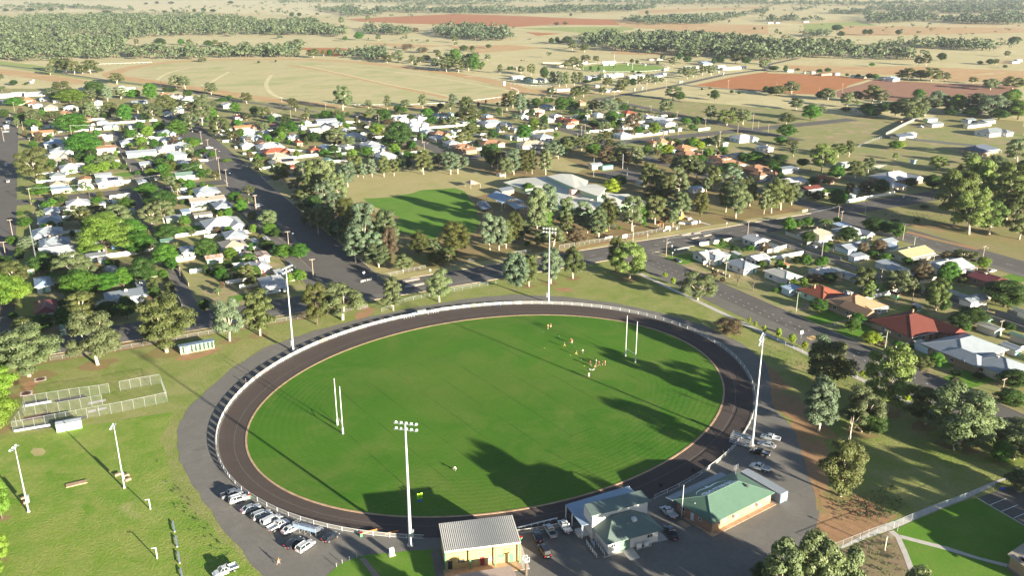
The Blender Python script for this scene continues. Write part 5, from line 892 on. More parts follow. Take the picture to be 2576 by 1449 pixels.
def gshed(name, label, cat, pts, hs, wallm, roofm, posts=False):
    t = thing(name, label, cat); W3 = [(*G(zc(*p), h), h) for p, h in zip(pts, hs)]; roof_slab('roof', W3, .15, roofm, t)
    if posts:
        for p in W3: MB().box(p[0] - .08, p[0] + .08, p[1] - .08, p[1] + .08, -.1, p[2]).build('post', M['white'], t)
    else:
        cx, cy = sum(p[0] for p in W3) / len(W3), sum(p[1] for p in W3) / len(W3); mb = MB(); Q = [(cx + (p[0] - cx) * .92, cy + (p[1] - cy) * .92, p[2]) for p in W3]; n = len(Q)
        mb.add([(a, b, -.1) for a, b, c in Q] + [(a, b, c + .02) for a, b, c in Q], [(i, (i + 1) % n, (i + 1) % n + n, i + n) for i in range(n)]); mb.build('wall', M[wallm], t)
    return t
gshed('covered_court', 'large open-sided shelter with blue-grey metal roof at the school end of the field', 'shelter', [(75, 395), (215, 325), (590, 470), (560, 485), (440, 430), (290, 500)], [4.6, 6.0, 5.0, 4.6, 5.0, 4.2], 'white', 'roof_u', True)
gshed('school_shelter', 'flat grey carport roof on pale green posts below the blue-roofed shelter', 'shelter', [(330, 480), (450, 465), (655, 550), (480, 585)], [3.4, 3.4, 3.4, 3.4], 'white', 'roof_s', True)
gshed('school_kiosk', 'small silver-roofed brick kiosk above the blue-roofed school shelter', 'kiosk', [(235, 290), (430, 260), (470, 310), (290, 340)], [3.4, 3.4, 2.9, 2.9], 'brickb', 'roof_s')
def sail(name, label, pts, hs, mat):
    t = thing(name, label, 'shade sail'); W3 = [(*G(zc(*p), h), h) for p, h in zip(pts, hs)]
    cx, cy, cz = (sum(p[i] for p in W3) / len(W3) for i in range(3)); mb = MB(); n = len(W3)
    for i in range(n):
        a, b = W3[i], W3[(i + 1) % n]; mb.add([a, b, (cx, cy, cz + .7), (a[0], a[1], a[2] - .05), (b[0], b[1], b[2] - .05), (cx, cy, cz + .65)], [(0, 1, 2), (5, 4, 3), (0, 3, 4, 1)])
        MB().cyl(a[0], a[1], -.1, a[2], .08, 6).build('post', M['galv'], t)
    mb.build('canopy', mat, t)
sail('shade_sail', 'dark shade sail over the play area left of the school', [(-60, 480), (60, 460), (150, 560), (0, 590)], [3, 3, 3, 3], M['roof_d'])
sail('shade_sail', 'red shade sail over a play area among the school gums', [(600, 625), (690, 595), (715, 665), (660, 690)], [2.8, 2.8, 2.8, 2.8], plain('sail_red', (.40, .08, .09), .8))
def s3(reg, x, y, h): return (*S(reg, x, y, h), h)
t = thing('shade_sail', 'salmon pyramid shade roof on the dry grass of the school oval', 'shade sail')
q = [s3('B2', 2095, 385, 2.6), s3('B2', 2150, 410, 2.6), s3('B2', 2245, 398, 2.6), s3('B2', 2190, 375, 2.6)]; ap = s3('B2', 2150, 362, 4.4)
mb = MB()
for i in range(4): mb.add([q[i], q[(i + 1) % 4], ap], [(0, 1, 2)])
mb.build('canopy', M['salmon'], t)
for p in q: MB().cyl(p[0], p[1], -.1, 2.6, .07, 6).build('post', M['galv'], t)
t = thing('shade_sail', 'pale hip-shaped canvas canopy behind the big white-roofed eastern house', 'shade sail')
q = [s3('B4', 1040, 220, 3.2), s3('B4', 1110, 245, 2.6), s3('B4', 1185, 215, 3.4), s3('B4', 1120, 212, 3.4)]
mb = MB(); mb.add(q, [(0, 1, 2, 3)]); mb.build('canopy', M['sail'], t)
for p in q: MB().cyl(p[0], p[1], -.1, p[2], .07, 6).build('post', M['galv'], t)
gs = S('B3', 835, 250); house(gs[0], gs[1], 8, 5, 's', 'beside the school netball court', 0, 3.0, 'gable', 'cream', True, shed=True)
gs = S('B2', 2450, 320); house(gs[0], gs[1], 5, 5, 'o', 'beside the school oval', 0, 2.4, 'gable', 'white', True, shed=True)
gs = S('B3', 1285, 425); house(gs[0], gs[1], 4, 4, 'f', 'beside the school car park', 0, 2.4, 'flat', 'cream', True, shed=True)
gs = S('B3', 1840, 480); house(gs[0], gs[1], 9, 4, 'u', 'open-fronted under the eastern school gums', 0, 2.6, 'flat', 'weather', True, shed=True)
t = thing('equipment_cage', 'green mesh equipment cage beside the netball court shed', 'cage', (*S('B3', 950, 255), -.1)); MB().box(-4, 4, -1.5, 1.5, 0, 2.6).build('mesh_side', M['aqua'], t)
for x in (-4, -1.3, 1.3, 4): MB().cyl(x, -1.5, 0, 2.7, .06, 5).build('post', M['galv'], t)
t = thing('gas_tank', 'white horizontal gas tank in a low fence beside the school path', 'tank', (*S('B3', 1815, 810), -.1), .2)
mb = MB(); mb.tube([(-2.2, 0, 1.3), (-2, 0, 1.3), (2, 0, 1.3), (2.2, 0, 1.3)], [.5, .85, .85, .5], 12); mb.build('vessel', M['white'], t, smooth=True)
for x in (-1.4, 1.4): MB().box(x - .1, x + .1, -.5, .5, 0, .6).build('foot', M['galv'], t)
ribbon('school_path', P_("B3 1610,680 1720,720 1850,775 1980,808"), 2, -.04, 'concrete')
for x, y, lb in ((1130, 900, 'square white sign board on two posts at the school fence'), (1555, 815, 'arched white sign board behind the school fence'), (1520, 862, 'small white notice on the school fence left of the fence gate'), (1577, 852, 'small white notice on the school fence, middle one of three'), (1648, 840, 'small white notice on the school fence, rightmost of three')):
    big = x in (1130, 1555); w, h = (2.6, 1.7) if big else (.9, .8)
    t = thing('sign_board', lb, 'sign', (*S('B3', x, y + (60 if big else 20)), -.1), 0)
    MB().box(-w / 2, w / 2, -.04, .04, 1.2 if big else .6, (1.2 if big else .6) + h).build('board', M['white'], t)
    for s in (-1, 1): MB().cyl(s * w * .42, .06, 0, 1.4, .05, 5).build('post', M['galv'], t)
t = thing('banner', 'orange and white banner strung along the school fence', 'banner', (*S('B3', 970, 950), -.1), .12)
MB().box(-2.4, 2.4, -.03, .03, .5, 1.4).build('cloth', M['cream'], t)
for i in range(6): MB().box(-2.1 + i * .75, -1.6 + i * .75, -.045, -.03, .7, 1.2).build('letter_block', M['orangecloth'], t)
# small yard trees and shrubs filling the house blocks
yr = random.Random(21)
for zn, xa, xb, ya, yb_, n, hm_ in (('scattered through the yards beside the western lane', -14, 34, 345, 548, 55, 6), ('scattered through the yards near the main street', 43, 90, 345, 548, 50, 6), ('scattered through the north-western yards', -16, 90, 575, 782, 80, 7.5), ('scattered through the middle northern yards', 118, 245, 572, 785, 80, 7), ('scattered through the north-eastern yards', 260, 510, 570, 790, 75, 6.5), ('scattered through yards beside the eastern lane', 241, 355, 120, 308, 45, 5), ('scattered through yards north of the junction', 379, 440, 345, 545, 25, 6), ('scattered beyond the north-western blocks', -30, 130, 800, 940, 40, 8), ('scattered west of the wide street', -110, -50, 420, 950, 50, 9)):
    for i in range(n):
        for _ in range(8):
            x, y = yr.uniform(xa, xb), yr.uniform(ya, yb_)
            if not any(abs(x - h[0]) < h[2] / 2 + 1.5 and abs(y - h[1]) < h[3] / 2 + 2.5 for h in HOUSES) and not (34 < x < 42.5 and y < 551) and not (43 < x < 52 and y > 560 and x < 120) and not (298 < x < 308 and y < 313) and not (246 < x < 259): break
        else: continue
        h = yr.uniform(.35, 1.1) * hm_; h = max(1.6, h); tree(x, y, h * yr.uniform(.75, 1.15), h, yr.choice('rddygrorcn' if h > 3 else 'rdydn'), zn)

k = 0
for (x, y, w, h, key, zone, r_) in list(TREES):      # swept earth and leaf litter under the park gums
    if -40 < x < 215 and 125 < y < 304 and h > 7 and ((x - OC[0]) / 102) ** 2 + ((y - OC[1]) / 88) ** 2 > 1:
        k += 1; r0 = w * .3; sheet('leaf_litter', [(x + r0 * random.uniform(.6, 1.3) * math.cos(a) * 1.3, y + r0 * random.uniform(.6, 1.2) * math.sin(a)) for a in np.linspace(0, 6.28, 13)[:-1]], -.0835 + k * .0002, 'school', 0)
# ------------------------------------------------------------------ club buildings
def zb(x, y): return ((1600 + x * 400 / 2063) * 2576 / 3788, (1850 + y * 281 / 1449) * 2576 / 3788)
ch = thing('changing_room', 'tall yellow brick changing room with green posts, graffiti and a grey ribbed roof', 'changing room', (69.5, 147.1, -.07), math.radians(-16.4))
W, D = 16.4, 9.3
MB().box(-W / 2 + .25, W / 2 - .25, -D / 2 + 1.0, D / 2 - .3, 0, 5.3).build('wall', M['brickc'], ch)
MB().box(-W / 2, W / 2, -D / 2 + .1, -D / 2 + .3, 5.05, 5.45).build('fascia', M['cream'], ch)
MB().box(-W / 2, W / 2, -D / 2 + .35, -D / 2 + .95, 4.95, 5.1).build('beam', M['green'], ch)
rf = MB(); hip_roof(rf, W, D, 5.45, 0, .1, .16, skill=.5); rfo = rf.build('roof', M['roof_t'] if 0 else roof_mat('roof_zinc', (.52, .49, .44), False, .42, .5, .08, None, 0, .05), ch)
rb = MB().box(-.035, .035, -D / 2 - .1, D / 2 + .1, 0, .06).mesh('roof_rib', M['roof_h'])
for i in range(38): o = put('roof_rib', rb, rfo, (-W / 2 + .25 + i * (W - .5) / 37, 0, 5.86)); o.rotation_euler = (math.atan2(.5, D + .2), 0, 0)
pm = MB().box(-.13, .13, -.13, .13, 0, 5.4).mesh('post', M['green'])
for x in (-W / 2 + .15, -W / 6, W / 6, W / 2 - .15):
    for y in (-D / 2 + .3,): put('post', pm, ch, (x, y, 0))
yf = -D / 2 + 1.0
for x, w, h, z0, mt, nm in ((-7.0, .95, 2.1, 0.05, 'black', 'door'), (-.0, .95, 2.1, .05, 'maroon', 'door'), (6.4, .95, 2.1, .05, 'green', 'door'), (-4.6, 1.5, .7, 1.5, 'black', 'window'), (4.1, 1.5, .75, 1.5, 'green', 'window')):
    MB().box(x - w / 2, x + w / 2, yf - .07, yf, z0, z0 + h).build(nm, M[mt], ch)
brk = MB().box(-.12, .12, -.06, 0, -.08, .08).mesh('vent_brick', M['brickr'])
for cx in (-6.6, -3.9, -1.1, 1.6, 4.2, 6.6):
    for i in range(6):
        for j in range(2): put('vent_brick', brk, ch, (cx - .9 + i * .36 + (j % 2) * .18, yf, 4.05 + j * .3))
gr = MB()      # graffiti: a heart, a letter b, a blob and two scribbled lines
def stroke(mb, pts, w, y):
    for a, b in zip(pts[:-1], pts[1:]): mb.bar((a[0], y, a[1]), (b[0], y, b[1]), .02, w)
hp = [(-1.35 + .36 * (16 * math.sin(t) ** 3) / 16, 1.35 + .38 * (13 * math.cos(t) - 5 * math.cos(2 * t) - 2 * math.cos(3 * t) - math.cos(4 * t)) / 16) for t in np.linspace(0, 2 * math.pi, 22)]
stroke(gr, hp, .09, yf - .04); stroke(gr, [(-3.75, 1.8), (-3.75, 1.05), (-3.5, 1.05), (-3.45, 1.35), (-3.75, 1.4)], .08, yf - .04)
stroke(gr, [(-2.6, 1.75), (-2.6, 1.2), (-2.3, 1.3), (-2.3, 1.65), (-2.6, 1.75), (-2.35, 1.35)], .12, yf - .04)
graf = gr.build('graffiti', M['white'], ch)
def text_mesh(s, size, mat, font_bold=.0, extr=.01):
    cu = bpy.data.curves.new('lettering', 'FONT'); cu.body = s; cu.size = size; cu.extrude = extr; cu.offset = font_bold; cu.align_x = 'CENTER'; cu.align_y = 'CENTER'; cu.resolution_u = 2
    ob = bpy.data.objects.new('lettering', cu); COL.objects.link(ob); bpy.context.view_layer.update()
    me = bpy.data.meshes.new_from_object(ob.evaluated_get(bpy.context.evaluated_depsgraph_get())); bpy.data.objects.remove(ob); bpy.data.curves.remove(cu)
    me.materials.clear(); me.materials.append(mat); return me
for s, zz in (('LIZELL', 1.75), ('GOSSIN', 1.15)):
    o = put('graffiti', text_mesh(s, .62, M['white'], .005), ch, (1.75, yf - .05, zz)); o.rotation_euler = (math.pi / 2, 0, 0)
MB().box(-W / 2 - .3, W / 2 + .3, -D / 2 - 2.2, -D / 2 + 1, -.02, .08).build('paving', plain('paving_tan', (.45, .28, .17), .85, 0, .2, .8), ch)
MB().box(W / 2 + .1, W / 2 + 1.6, -D / 2 - 2.2, D / 2, -.02, .09).build('paving', M['concrete'], ch)
MB().box(-W / 2 - 2.2, -W / 2, -D / 2 - 3, D / 2 - 1, -.02, .05).build('paving', M['lane'], ch)
kio = thing('canteen', 'low building with brown flat roof in front of the brick changing room', 'canteen', (0, 0, 0))
kp = [(*G(zb(440, 1449), 3), 3), (*G(zb(1490, 1270), 3), 3), (*G(zb(1590, 1430), 3), 3), (*G(zb(1640, 1600), 3), 3), (*G(zb(560, 1800), 3), 3)]
roof_slab('roof', kp, .15, plain('brown_roof', (.40, .30, .24), .7, 0, .08), kio); cx, cy = sum(p[0] for p in kp) / 5, sum(p[1] for p in kp) / 5
mb = MB(); Q = [(cx + (p[0] - cx) * .95, cy + (p[1] - cy) * .95) for p in kp]; mb.prism(Q[::-1], -.05, 3.02); mb.build('wall', M['cream'], kio)
# stump with a small white frame at the corner
st = thing('timber_platform', 'thick dark timber post with a small white rail frame beside the canteen', 'post', (*S('D3', 150, 1440), -.07)); MB().cyl(0, 0, 0, 3.6, .3, 8).build('post', M['barkd'], st); pf = MB()
for a, b in (((-.5, -.5), (.5, -.5)), ((.5, -.5), (.5, .5)), ((.5, .5), (-.5, .5)), ((-.5, .5), (-.5, -.5))): pf.bar((*a, 4.6), (*b, 4.6), .07, .07); pf.bar((*a, 3.6), (*a, 4.6), .07, .07)
pf.box(-.55, .55, -.55, .55, 3.55, 3.65); pf.build('rail', M['white'], st)

# club house: white verandah roof to the field, two-storey block with green roof, hipped green roof in front
cl = thing('club_house', 'white club house with grey-green roofs, a two-storey block and a pale metal verandah roof', 'club house', (101.5, 140.5, -.07), math.radians(-5.0))
def Lc(p): # world to local of club house
    a = math.radians(5.0); x, y = p[0] - 101.5, p[1] - 140.5; return (x * math.cos(a) - y * math.sin(a), x * math.sin(a) + y * math.cos(a))
def lc(x, y, h): q = Lc(S('D3', x, y, h)); return (q[0], q[1], h)
roofG = roof_mat('roof_club', (.15, .195, .17), False, .4, .5, .1, None, 0, .03)
roof_slab('verandah_roof', [lc(540, 745, 3.7), lc(700, 955, 3.3), lc(795, 935, 3.5), lc(800, 820, 4.0), lc(1300, 700, 4.0), lc(1220, 612, 4.0), lc(1163, 560, 3.7)], .12, 'roof_u', cl)
roof_slab('upper_roof', [lc(725, 745, 6.6), lc(797, 862, 6.4), lc(1382, 712, 6.4), lc(1285, 605, 6.6)], .2, roofG, cl)
u0, u1 = lc(797, 862, 6.4), lc(1382, 712, 6.4); MB().box(u0[0] + .5, u1[0] - .5, min(u0[1], u1[1]) + .4, u0[1] + 4.6, 0, 6.35).build('upper_wall', M['weather'], cl)
e1, e2 = lc(955, 1147, 3.0), lc(1508, 992, 3.0); yb = u0[1] + .3; yf_ = (e1[1] + e2[1]) / 2; x0, x1 = e1[0], e2[0]; xm0, xm1 = x0 + 4.6, x1 - 4.6; zr = 5.4
mb = MB(); mb.add([(x0, yf_, 3), (x1, yf_, 3), (x1, yb, 3), (x0, yb, 3), (x0, yf_, 3.15), (x1, yf_, 3.15), (x1, yb, 3.15), (x0, yb, 3.15), (xm0, yb, zr), (xm1, yb, zr), (xm0 + .2, yb - .6, zr), (xm1 - .2, yb - .6, zr)],
                  [(3, 2, 1, 0), (0, 1, 5, 4), (1, 2, 6, 5), (3, 0, 4, 7), (4, 5, 11, 10), (5, 6, 9, 11), (7, 4, 10, 8), (10, 11, 9, 8)]); ho = mb.build('hip_roof', roofG, cl)
cp = MB(); cp.bar((x0, yf_, 3.2), (xm0 + .2, yb - .6, zr + .03), .22, .06); cp.bar((x1, yf_, 3.2), (xm1 - .2, yb - .6, zr + .03), .22, .06); cp.build('ridge_cap', M['roof_g'], ho)
MB().box(x0 + .6, x1 - .9, yf_ + .7, yb, 0, 3.02).build('wall', M['weather'], cl)
MB().box(-.5, .5, -.5, .5, 0, .7).build('roof_cooler', M['white'], ho, ((x0 + x1) / 2 + 1.7, (yf_ + yb) / 2 + .4, 4.6))
MB().box(x0 + 3.6, x0 + 6.2, yf_ + .62, yf_ + .7, .05, 2.6).build('roller_door', M['roof_g'], cl)
window(cl, x0 + 2, yf_ + .7, 1.9, 's', 1.0, .7); window(cl, x0 + 11.3, yf_ + .7, 1.9, 's', 1.4, .8)
cg = MB()
for xx in (x0 + 7.4, x0 + 9.2, x0 + 11.0): cg.box(xx - .04, xx + .04, yf_ - .5, yf_ - .42, 0, 1.9)
for zz in (.05, 1.85): cg.box(x0 + 7.4, x0 + 11, yf_ - .5, yf_ - .42, zz, zz + .07)
cg.build('plant_cage', M['white'], cl)
for xx in (x0 + 8.2, x0 + 10.1): MB().box(xx - .55, xx + .55, yf_ - .3, yf_ + .4, .15, 1.2).build('condenser', M['white'], cl)
for a, b, c in ((700, 955, 3.3), (540, 745, 3.7), (600, 830, 3.5), (1163, 560, 3.7)): q = lc(a, b, c); MB().box(q[0] - .08 + .1, q[0] + .28, q[1] - .2, q[1], 0, c).build('post', M['white'], cl)
rp = MB()      # entry ramp rails down the west side
for k in range(2):
    xx = x0 - .3 - k * 2.0
    for zz in (.5, .8, 1.1): rp.bar((xx, yb - 1.5, zz + .4), (xx, yf_ + .3, zz), .05, .05)
    for j in range(6): t_ = j / 5; yy = yb - 1.5 + (yf_ + 1.8 - yb) * t_; rp.box(xx - .04, xx + .04, yy - .04, yy + .04, 0, 1.55 - .4 * t_)
rp.build('ramp_rail', M['white'], cl); MB().box(x0 - 2.4, x0 + .5, yf_ + .2, yb - 1, 0, .25).build('ramp', M['lane'], cl)
sg = thing('sign_board', 'pale printed notice board leaning on the ramp rail of the club house', 'sign', (0, 0, 0)); sg.parent = None
a_, b_ = S('D3', 785, 1110), S('D3', 835, 1200); sg.location = ((a_[0] + b_[0]) / 2, (a_[1] + b_[1]) / 2, -.05); sg.rotation_euler = (0, 0, math.atan2(b_[1] - a_[1], b_[0] - a_[0])); MB().box(-1.3, 1.3, -.04, .04, .4, 1.5).build('board', M['roof_u'], sg)
stf = MB(); sx = x1 - 1.0       # stair on the east side
for i in range(12): stf.box(sx, sx + 1.1, yb + 2.5 - i * .42, yb + 2.85 - i * .42, 3.1 - i * .26, 3.2 - i * .26)
stf.bar((sx, yb + 2.6, 3.1), (sx, yb - 2.4, .1), .06, .2); stf.bar((sx + 1.1, yb + 2.6, 3.1), (sx + 1.1, yb - 2.4, .1), .06, .2); stf.bar((sx + 1.1, yb + 2.6, 4.2), (sx + 1.1, yb - 2.4, 1.1), .05, .05)
for i in range(4): stf.box(sx + 1.06, sx + 1.14, yb + 2.5 - i * 1.5, yb + 2.58 - i * 1.5, 3.0 - i * .93, 4.15 - i * .93)
stf.build('stair', M['galv'], cl)
q0, q1 = lc(650, 1010, .6), lc(690, 1055, 0); MB().box(q0[0] - .2, q0[0] + 2.6, q0[1] - 1.6, q0[1] + .6, 0, 1.0).build('terrace_wall', M['weather'], cl)
sheet('path', P_("D3 890,1232 922,1272 1112,1215 1182,1300 1280,1270 1205,1165 1560,1092 1480,1010 1300,1100"), -.045, 'concrete')
sheet('path', P_("D3 1645,915 1690,895 1785,950 1730,975"), -.045, 'earthkerb')

# the shed with the lettered roof
bs = thing('brick_shed', 'brick club shed with green hipped roof lettered in white', 'club building', (129.5, 136.6, -.07), math.radians(7.9))
W, D, ez, rs = 20.9, 11.1, 2.85, 2.55
MB().box(-W / 2 + .1, W / 2 - .1, -D / 2 + .1, D / 2 - .1, 0, ez).build('wall', M['brickb'] if 0 else M['brickr'], bs)
MB().box(-W / 2 + .12, W / 2 - .12, -D / 2 + .03, -D / 2 + .12, 0, ez - .01).build('front_wall', brick_mat('tan_brick', (.34, .19, .085), (.40, .25, .12), (.34, .26, .17)), bs)
x0, x1, y0, y1 = -W / 2 - .5, W / 2 + .5, -D / 2 - .5, D / 2 + .5; ra, rb_ = -6.1, 4.5; k = ez + .16 + rs
mb = MB(); mb.add([(x0, y0, ez), (x1, y0, ez), (x1, y1, ez), (x0, y1, ez), (x0, y0, ez + .16), (x1, y0, ez + .16), (x1, y1, ez + .16), (x0, y1, ez + .16), (ra, 0, k), (rb_, 0, k)], [(3, 2, 1, 0), (0, 1, 5, 4), (1, 2, 6, 5), (2, 3, 7, 6), (3, 0, 4, 7), (4, 5, 9, 8), (5, 6, 9), (6, 7, 8, 9), (7, 4, 8)])
rG = roof_mat('roof_bulls', (.105, .18, .13), False, .38, .5, .08, None, 0, .035); rG2 = rG
bro = mb.build('roof', rG, bs)
cp = MB(); cp.bar((ra, 0, k + .03), (rb_, 0, k + .03), .26, .07)
for p, q in (((x0, y0), ra), ((x0, y1), ra), ((x1, y0), rb_), ((x1, y1), rb_)): cp.bar((*p, ez + .19), (q, 0, k + .03), .2, .06)
cp.build('ridge_cap', M['roof_g'], bro)
th = math.atan2(rs, y1); ct, sn_ = math.cos(th), math.sin(th)
def onslope(me, name, cx, v, lift=.03):
    o = put(name, me, bro); X = Vector((-1, 0, 0)); Y = Vector((0, -ct, sn_)); Z = Vector((0, sn_, ct)); m = Matrix((X, Y, Z)).transposed().to_4x4()
    m.translation = Vector((cx, v * ct, k - v * sn_)) + Z * lift; o.matrix_local = m; return o
M['sign_white'] = plain('sign_white', (.86, .88, .90), .5, 0, .02)
tm = text_mesh("THE BULLS SHED", 1.62, M['sign_white'], .06); tm.transform(Matrix.Diagonal((.88, 1.65, 1, 1))); onslope(tm, 'lettering', -1.0, 1.5)
lg = MB(); n = 26      # long pair of horns sweeping from a central bull's head
def horn(s):
    L, R = [], []
    for i in range(n + 1):
        t = i / n; u = s * (.6 + 4.9 * t); v = -.2 - 1.0 * math.sin(t * math.pi * .6) + 2.15 * t ** 2.6; w = .55 * (1 - t) ** .7 + .10
        if .45 < t < .55: w += .05
        L.append((u, v + w / 2, 0)); R.append((u, v - w / 2, 0))
    m_ = len(L); lg.add(L + R, [(i + m_, i + 1 + m_, i + 1, i) if s > 0 else (i, i + 1, i + 1 + m_, i + m_) for i in range(n)])
horn(1); horn(-1)
lg.add([(-.7, -.05, 0), (-.95, -.5, 0), (-.45, -.75, 0), (-.35, -1.35, 0), (0, -1.55, 0), (.35, -1.35, 0), (.45, -.75, 0), (.95, -.5, 0), (.7, -.05, 0), (.25, .15, 0), (-.25, .15, 0)], [tuple(range(11))])
onslope(lg.mesh('horns_emblem', M['sign_white']), 'horns_emblem', -1.2, 4.1, .05)
ey = MB().add([(-.34, -.5, 0), (-.16, -.62, 0), (-.2, -.4, 0), (.34, -.5, 0), (.16, -.62, 0), (.2, -.4, 0), (-.14, -1.3, 0), (.14, -1.3, 0), (0, -1.2, 0)], [(0, 1, 2), (3, 5, 4), (6, 7, 8)]); onslope(ey.mesh('emblem_detail', M['roof_G']), 'emblem_detail', -1.2, 4.1, .07)
roof_slab('verandah_roof', [(x0 - .6, y1 - .05, ez + .0), (x1 - 3.0, y1 - .05, ez + .0), (x1 - 3.0, y1 + 2.2, ez - .25), (x0 - .6, y1 + 2.2, ez - .25)], .08, 'roof_s', bs)
for i in range(7): MB().box(-.06, .06, -.06, .06, 0, ez - .25).build('post', M['green'], bs, (x0 - .3 + i * 3.1, y1 + 2.0, 0))
for x in (-8.2, -6.3, 3.6, 9.0): window(bs, x, -D / 2 + .03, 1.9, 's', .8, .6)
for x in (-3.0, 2.6 + 2.6): MB().box(x - .45, x + .45, -.75, 0, 0, .8).build('air_conditioner', M['white'], bs, (0, -D / 2 + .03, 1.5))
door(bs, -W / 2 + .1, .5, 'w', 'white'); window(bs, -W / 2 + .1, -1.9, 1.7, 'w', .8, .6); window(bs, -W / 2 + .1, 3.6, 1.6, 'w', 1.4, 1.0)
MB().box(-W / 2 - .8, W / 2 + .6, -D / 2 - 1.2, -D / 2, -.02, .10).build('paving', M['earthkerb'], bs); MB().box(-W / 2 - .9, -W / 2, -D / 2 - 1.2, D / 2 - 3, -.02, .095).build('paving', M['earthkerb'], bs)
dsh = MB(); dsh.tube([(0, 0, 0), (0, 0, .5)], .04, 5); dsh.tube([(0, -.05, .55), (0, -.12, .6)], [.42, .38], 12); dsh.build('satellite_dish', M['black'], bro, (5.3, -2.2, ez + .16 + rs * .62))
MB().cyl(-9.2, 1.0, ez + .3, ez + 1.3, .09, 6).build('vent_pipe', M['white'], bro); an = MB(); an.tube([(0, 0, 0), (0, 0, 3.2)], .04, 5)
for zz in (2.2, 2.7, 3.1): an.bar((-.8, 0, zz), (.8, 0, zz), .04, .04); [an.bar((xx, 0, zz - .3), (xx, 0, zz + .3), .03, .03) for xx in (-.8, 0, .8)]
an.build('aerial', M['galv'], bro, (8.6, 4.2, ez + .4))
ct_ = thing('shipping_container', 'grey-blue ribbed metal container store beside the lettered brick shed', 'container', ((140.9 + 144.4) / 2 + .3, 137.7, -.07), math.radians(6.5))
MB().box(-1.3, 1.3, -6.3, 6.3, .05, 2.6).build('body', M['roof_u'], ct_); rr = MB().box(-1.35, 1.35, -.05, .05, 0, .06).mesh('roof_rib', M['roof_s'])
for i in range(40): put('roof_rib', rr, ct_, (0, -6.2 + i * .318, 2.6))
fr = MB()
for sx in (-1.33, 1.29): fr.box(sx, sx + .05, -6.33, 6.33, 2.5, 2.62); fr.box(sx, sx + .05, -6.34, -6.28, .03, 2.6)
fr.build('frame', M['galv'], ct_); dr = MB(); [dr.box(x, x + .06, -6.36, -6.3, .1, 2.5) for x in np.arange(-1.2, 1.2, .24)]; dr.build('door', M['roof_u'], ct_)
fp = thing('flagpole', 'bare white flagpole between the white tray truck and the brick shed', 'flagpole', (*S('D3', 1688, 880), -.07)); MB().tube([(0, 0, 0), (0, 0, 3), (0, 0, 8.9)], [.1, .09, .06], 8).build('mast', M['white'], fp, smooth=True); MB().ball((0, 0, 8.95), .12, 6, 4).build('finial', M['white'], fp)

# ------------------------------------------------------------------ fence round the cycle track
fn = thing('oval_fence', 'white rail fence with mesh panels and advertising boards around the cycle track', 'fence', (0, 0, 0))
NP = 124; postm = MB().box(-.05, .05, -.05, .05, -.1, 1.05).mesh('post', M['white']); step = 2 * math.pi / NP
A1c = {'w': M['white'], 'b': plain('board_blue', (.10, .22, .50), .5), 'o': plain('board_orange', (.75, .40, .06), .5), 'p': plain('board_purple', (.30, .10, .38), .5), 'y': plain('board_lime', (.55, .65, .08), .5), 'g': plain('board_green', (.55, .68, .50), .5), 's': plain('board_sky', (.40, .58, .72), .5), 'r': plain('board_red', (.6, .12, .10), .5)}
pan, brd, rail = {}, {}, []
def inlay(mb, L, seed):      # illegible printed marks, as thin blocks
    r = random.Random(seed); x = -L / 2 + .25
    while x < L / 2 - .4:
        w = r.uniform(.12, .35); mb.box(x, x + w, -.045, -.03, .38, .38 + r.uniform(.15, .32)); x += w + r.uniform(.06, .2)
nb = 0
for i in range(NP):
    a, b = ell(OC, OA, OB, OR, i * step), ell(OC, OA, OB, OR, (i + 1) * step); mx, my = (a[0] + b[0]) / 2, (a[1] + b[1]) / 2
    if my < 175 and (61.5 < mx < 79.5 or 90 < mx < 111.5 or 113.5 < mx < 116): continue
    put('post', postm, fn, (a[0], a[1], 0)); L = math.hypot(b[0] - a[0], b[1] - a[1]); rz = math.atan2(b[1] - a[1], b[0] - a[0])
    # boards run from the west side over the top to the north-east
    t = i * step; boarded = math.radians(52) < t < math.radians(178)
    rl = MB().box(-L / 2, L / 2, -.03, .03, 1.02, 1.08); rl.box(-L / 2, L / 2, -.03, .03, .12, .17); rl.build('rail', M['white'], fn, (mx, my, 0), rz)
    if boarded:
        c = {2: 'b', 4: 'y', 6: 's', 10: 'b', 14: 'p', 17: 's', 19: 'o', 26: 'r', 32: 'g', 38: 's'}.get(nb, 'w'); nb += 1
        bl = L * .60
        brd_ = MB().box(-bl / 2, bl / 2, -.03, .03, .16, 1.0).build('advertising_board', A1c[c], fn, (mx - (L - bl) / 2 * math.cos(rz) * -1 * -1, my - (L - bl) / 2 * math.sin(rz), 0), rz)
        im = MB(); inlay(im, bl, i); io = im.build('printed_mark', A1c['b' if c in 'wg' else 'w'], brd_); io.rotation_euler = (0, 0, math.pi) if False else (0, 0, 0)
        im2 = MB(); inlay(im2, bl, i + 99); io2 = im2.build('printed_mark', A1c['r' if c == 'w' and i % 3 == 0 else 'b' if c in 'wg' else 'w'], brd_); io2.rotation_euler = (0, 0, math.pi)
        MB().box(-(L - bl) / 2, (L - bl) / 2, -.01, .01, .16, 1.0).build('mesh_panel', M['picket'], fn, (mx + bl / 2 * math.cos(rz), my + bl / 2 * math.sin(rz), 0), rz)
    else:
        MB().box(-L / 2 + .05, L / 2 - .05, -.01, .01, .16, 1.02).build('mesh_panel', M['picket'], fn, (mx, my, 0), rz)
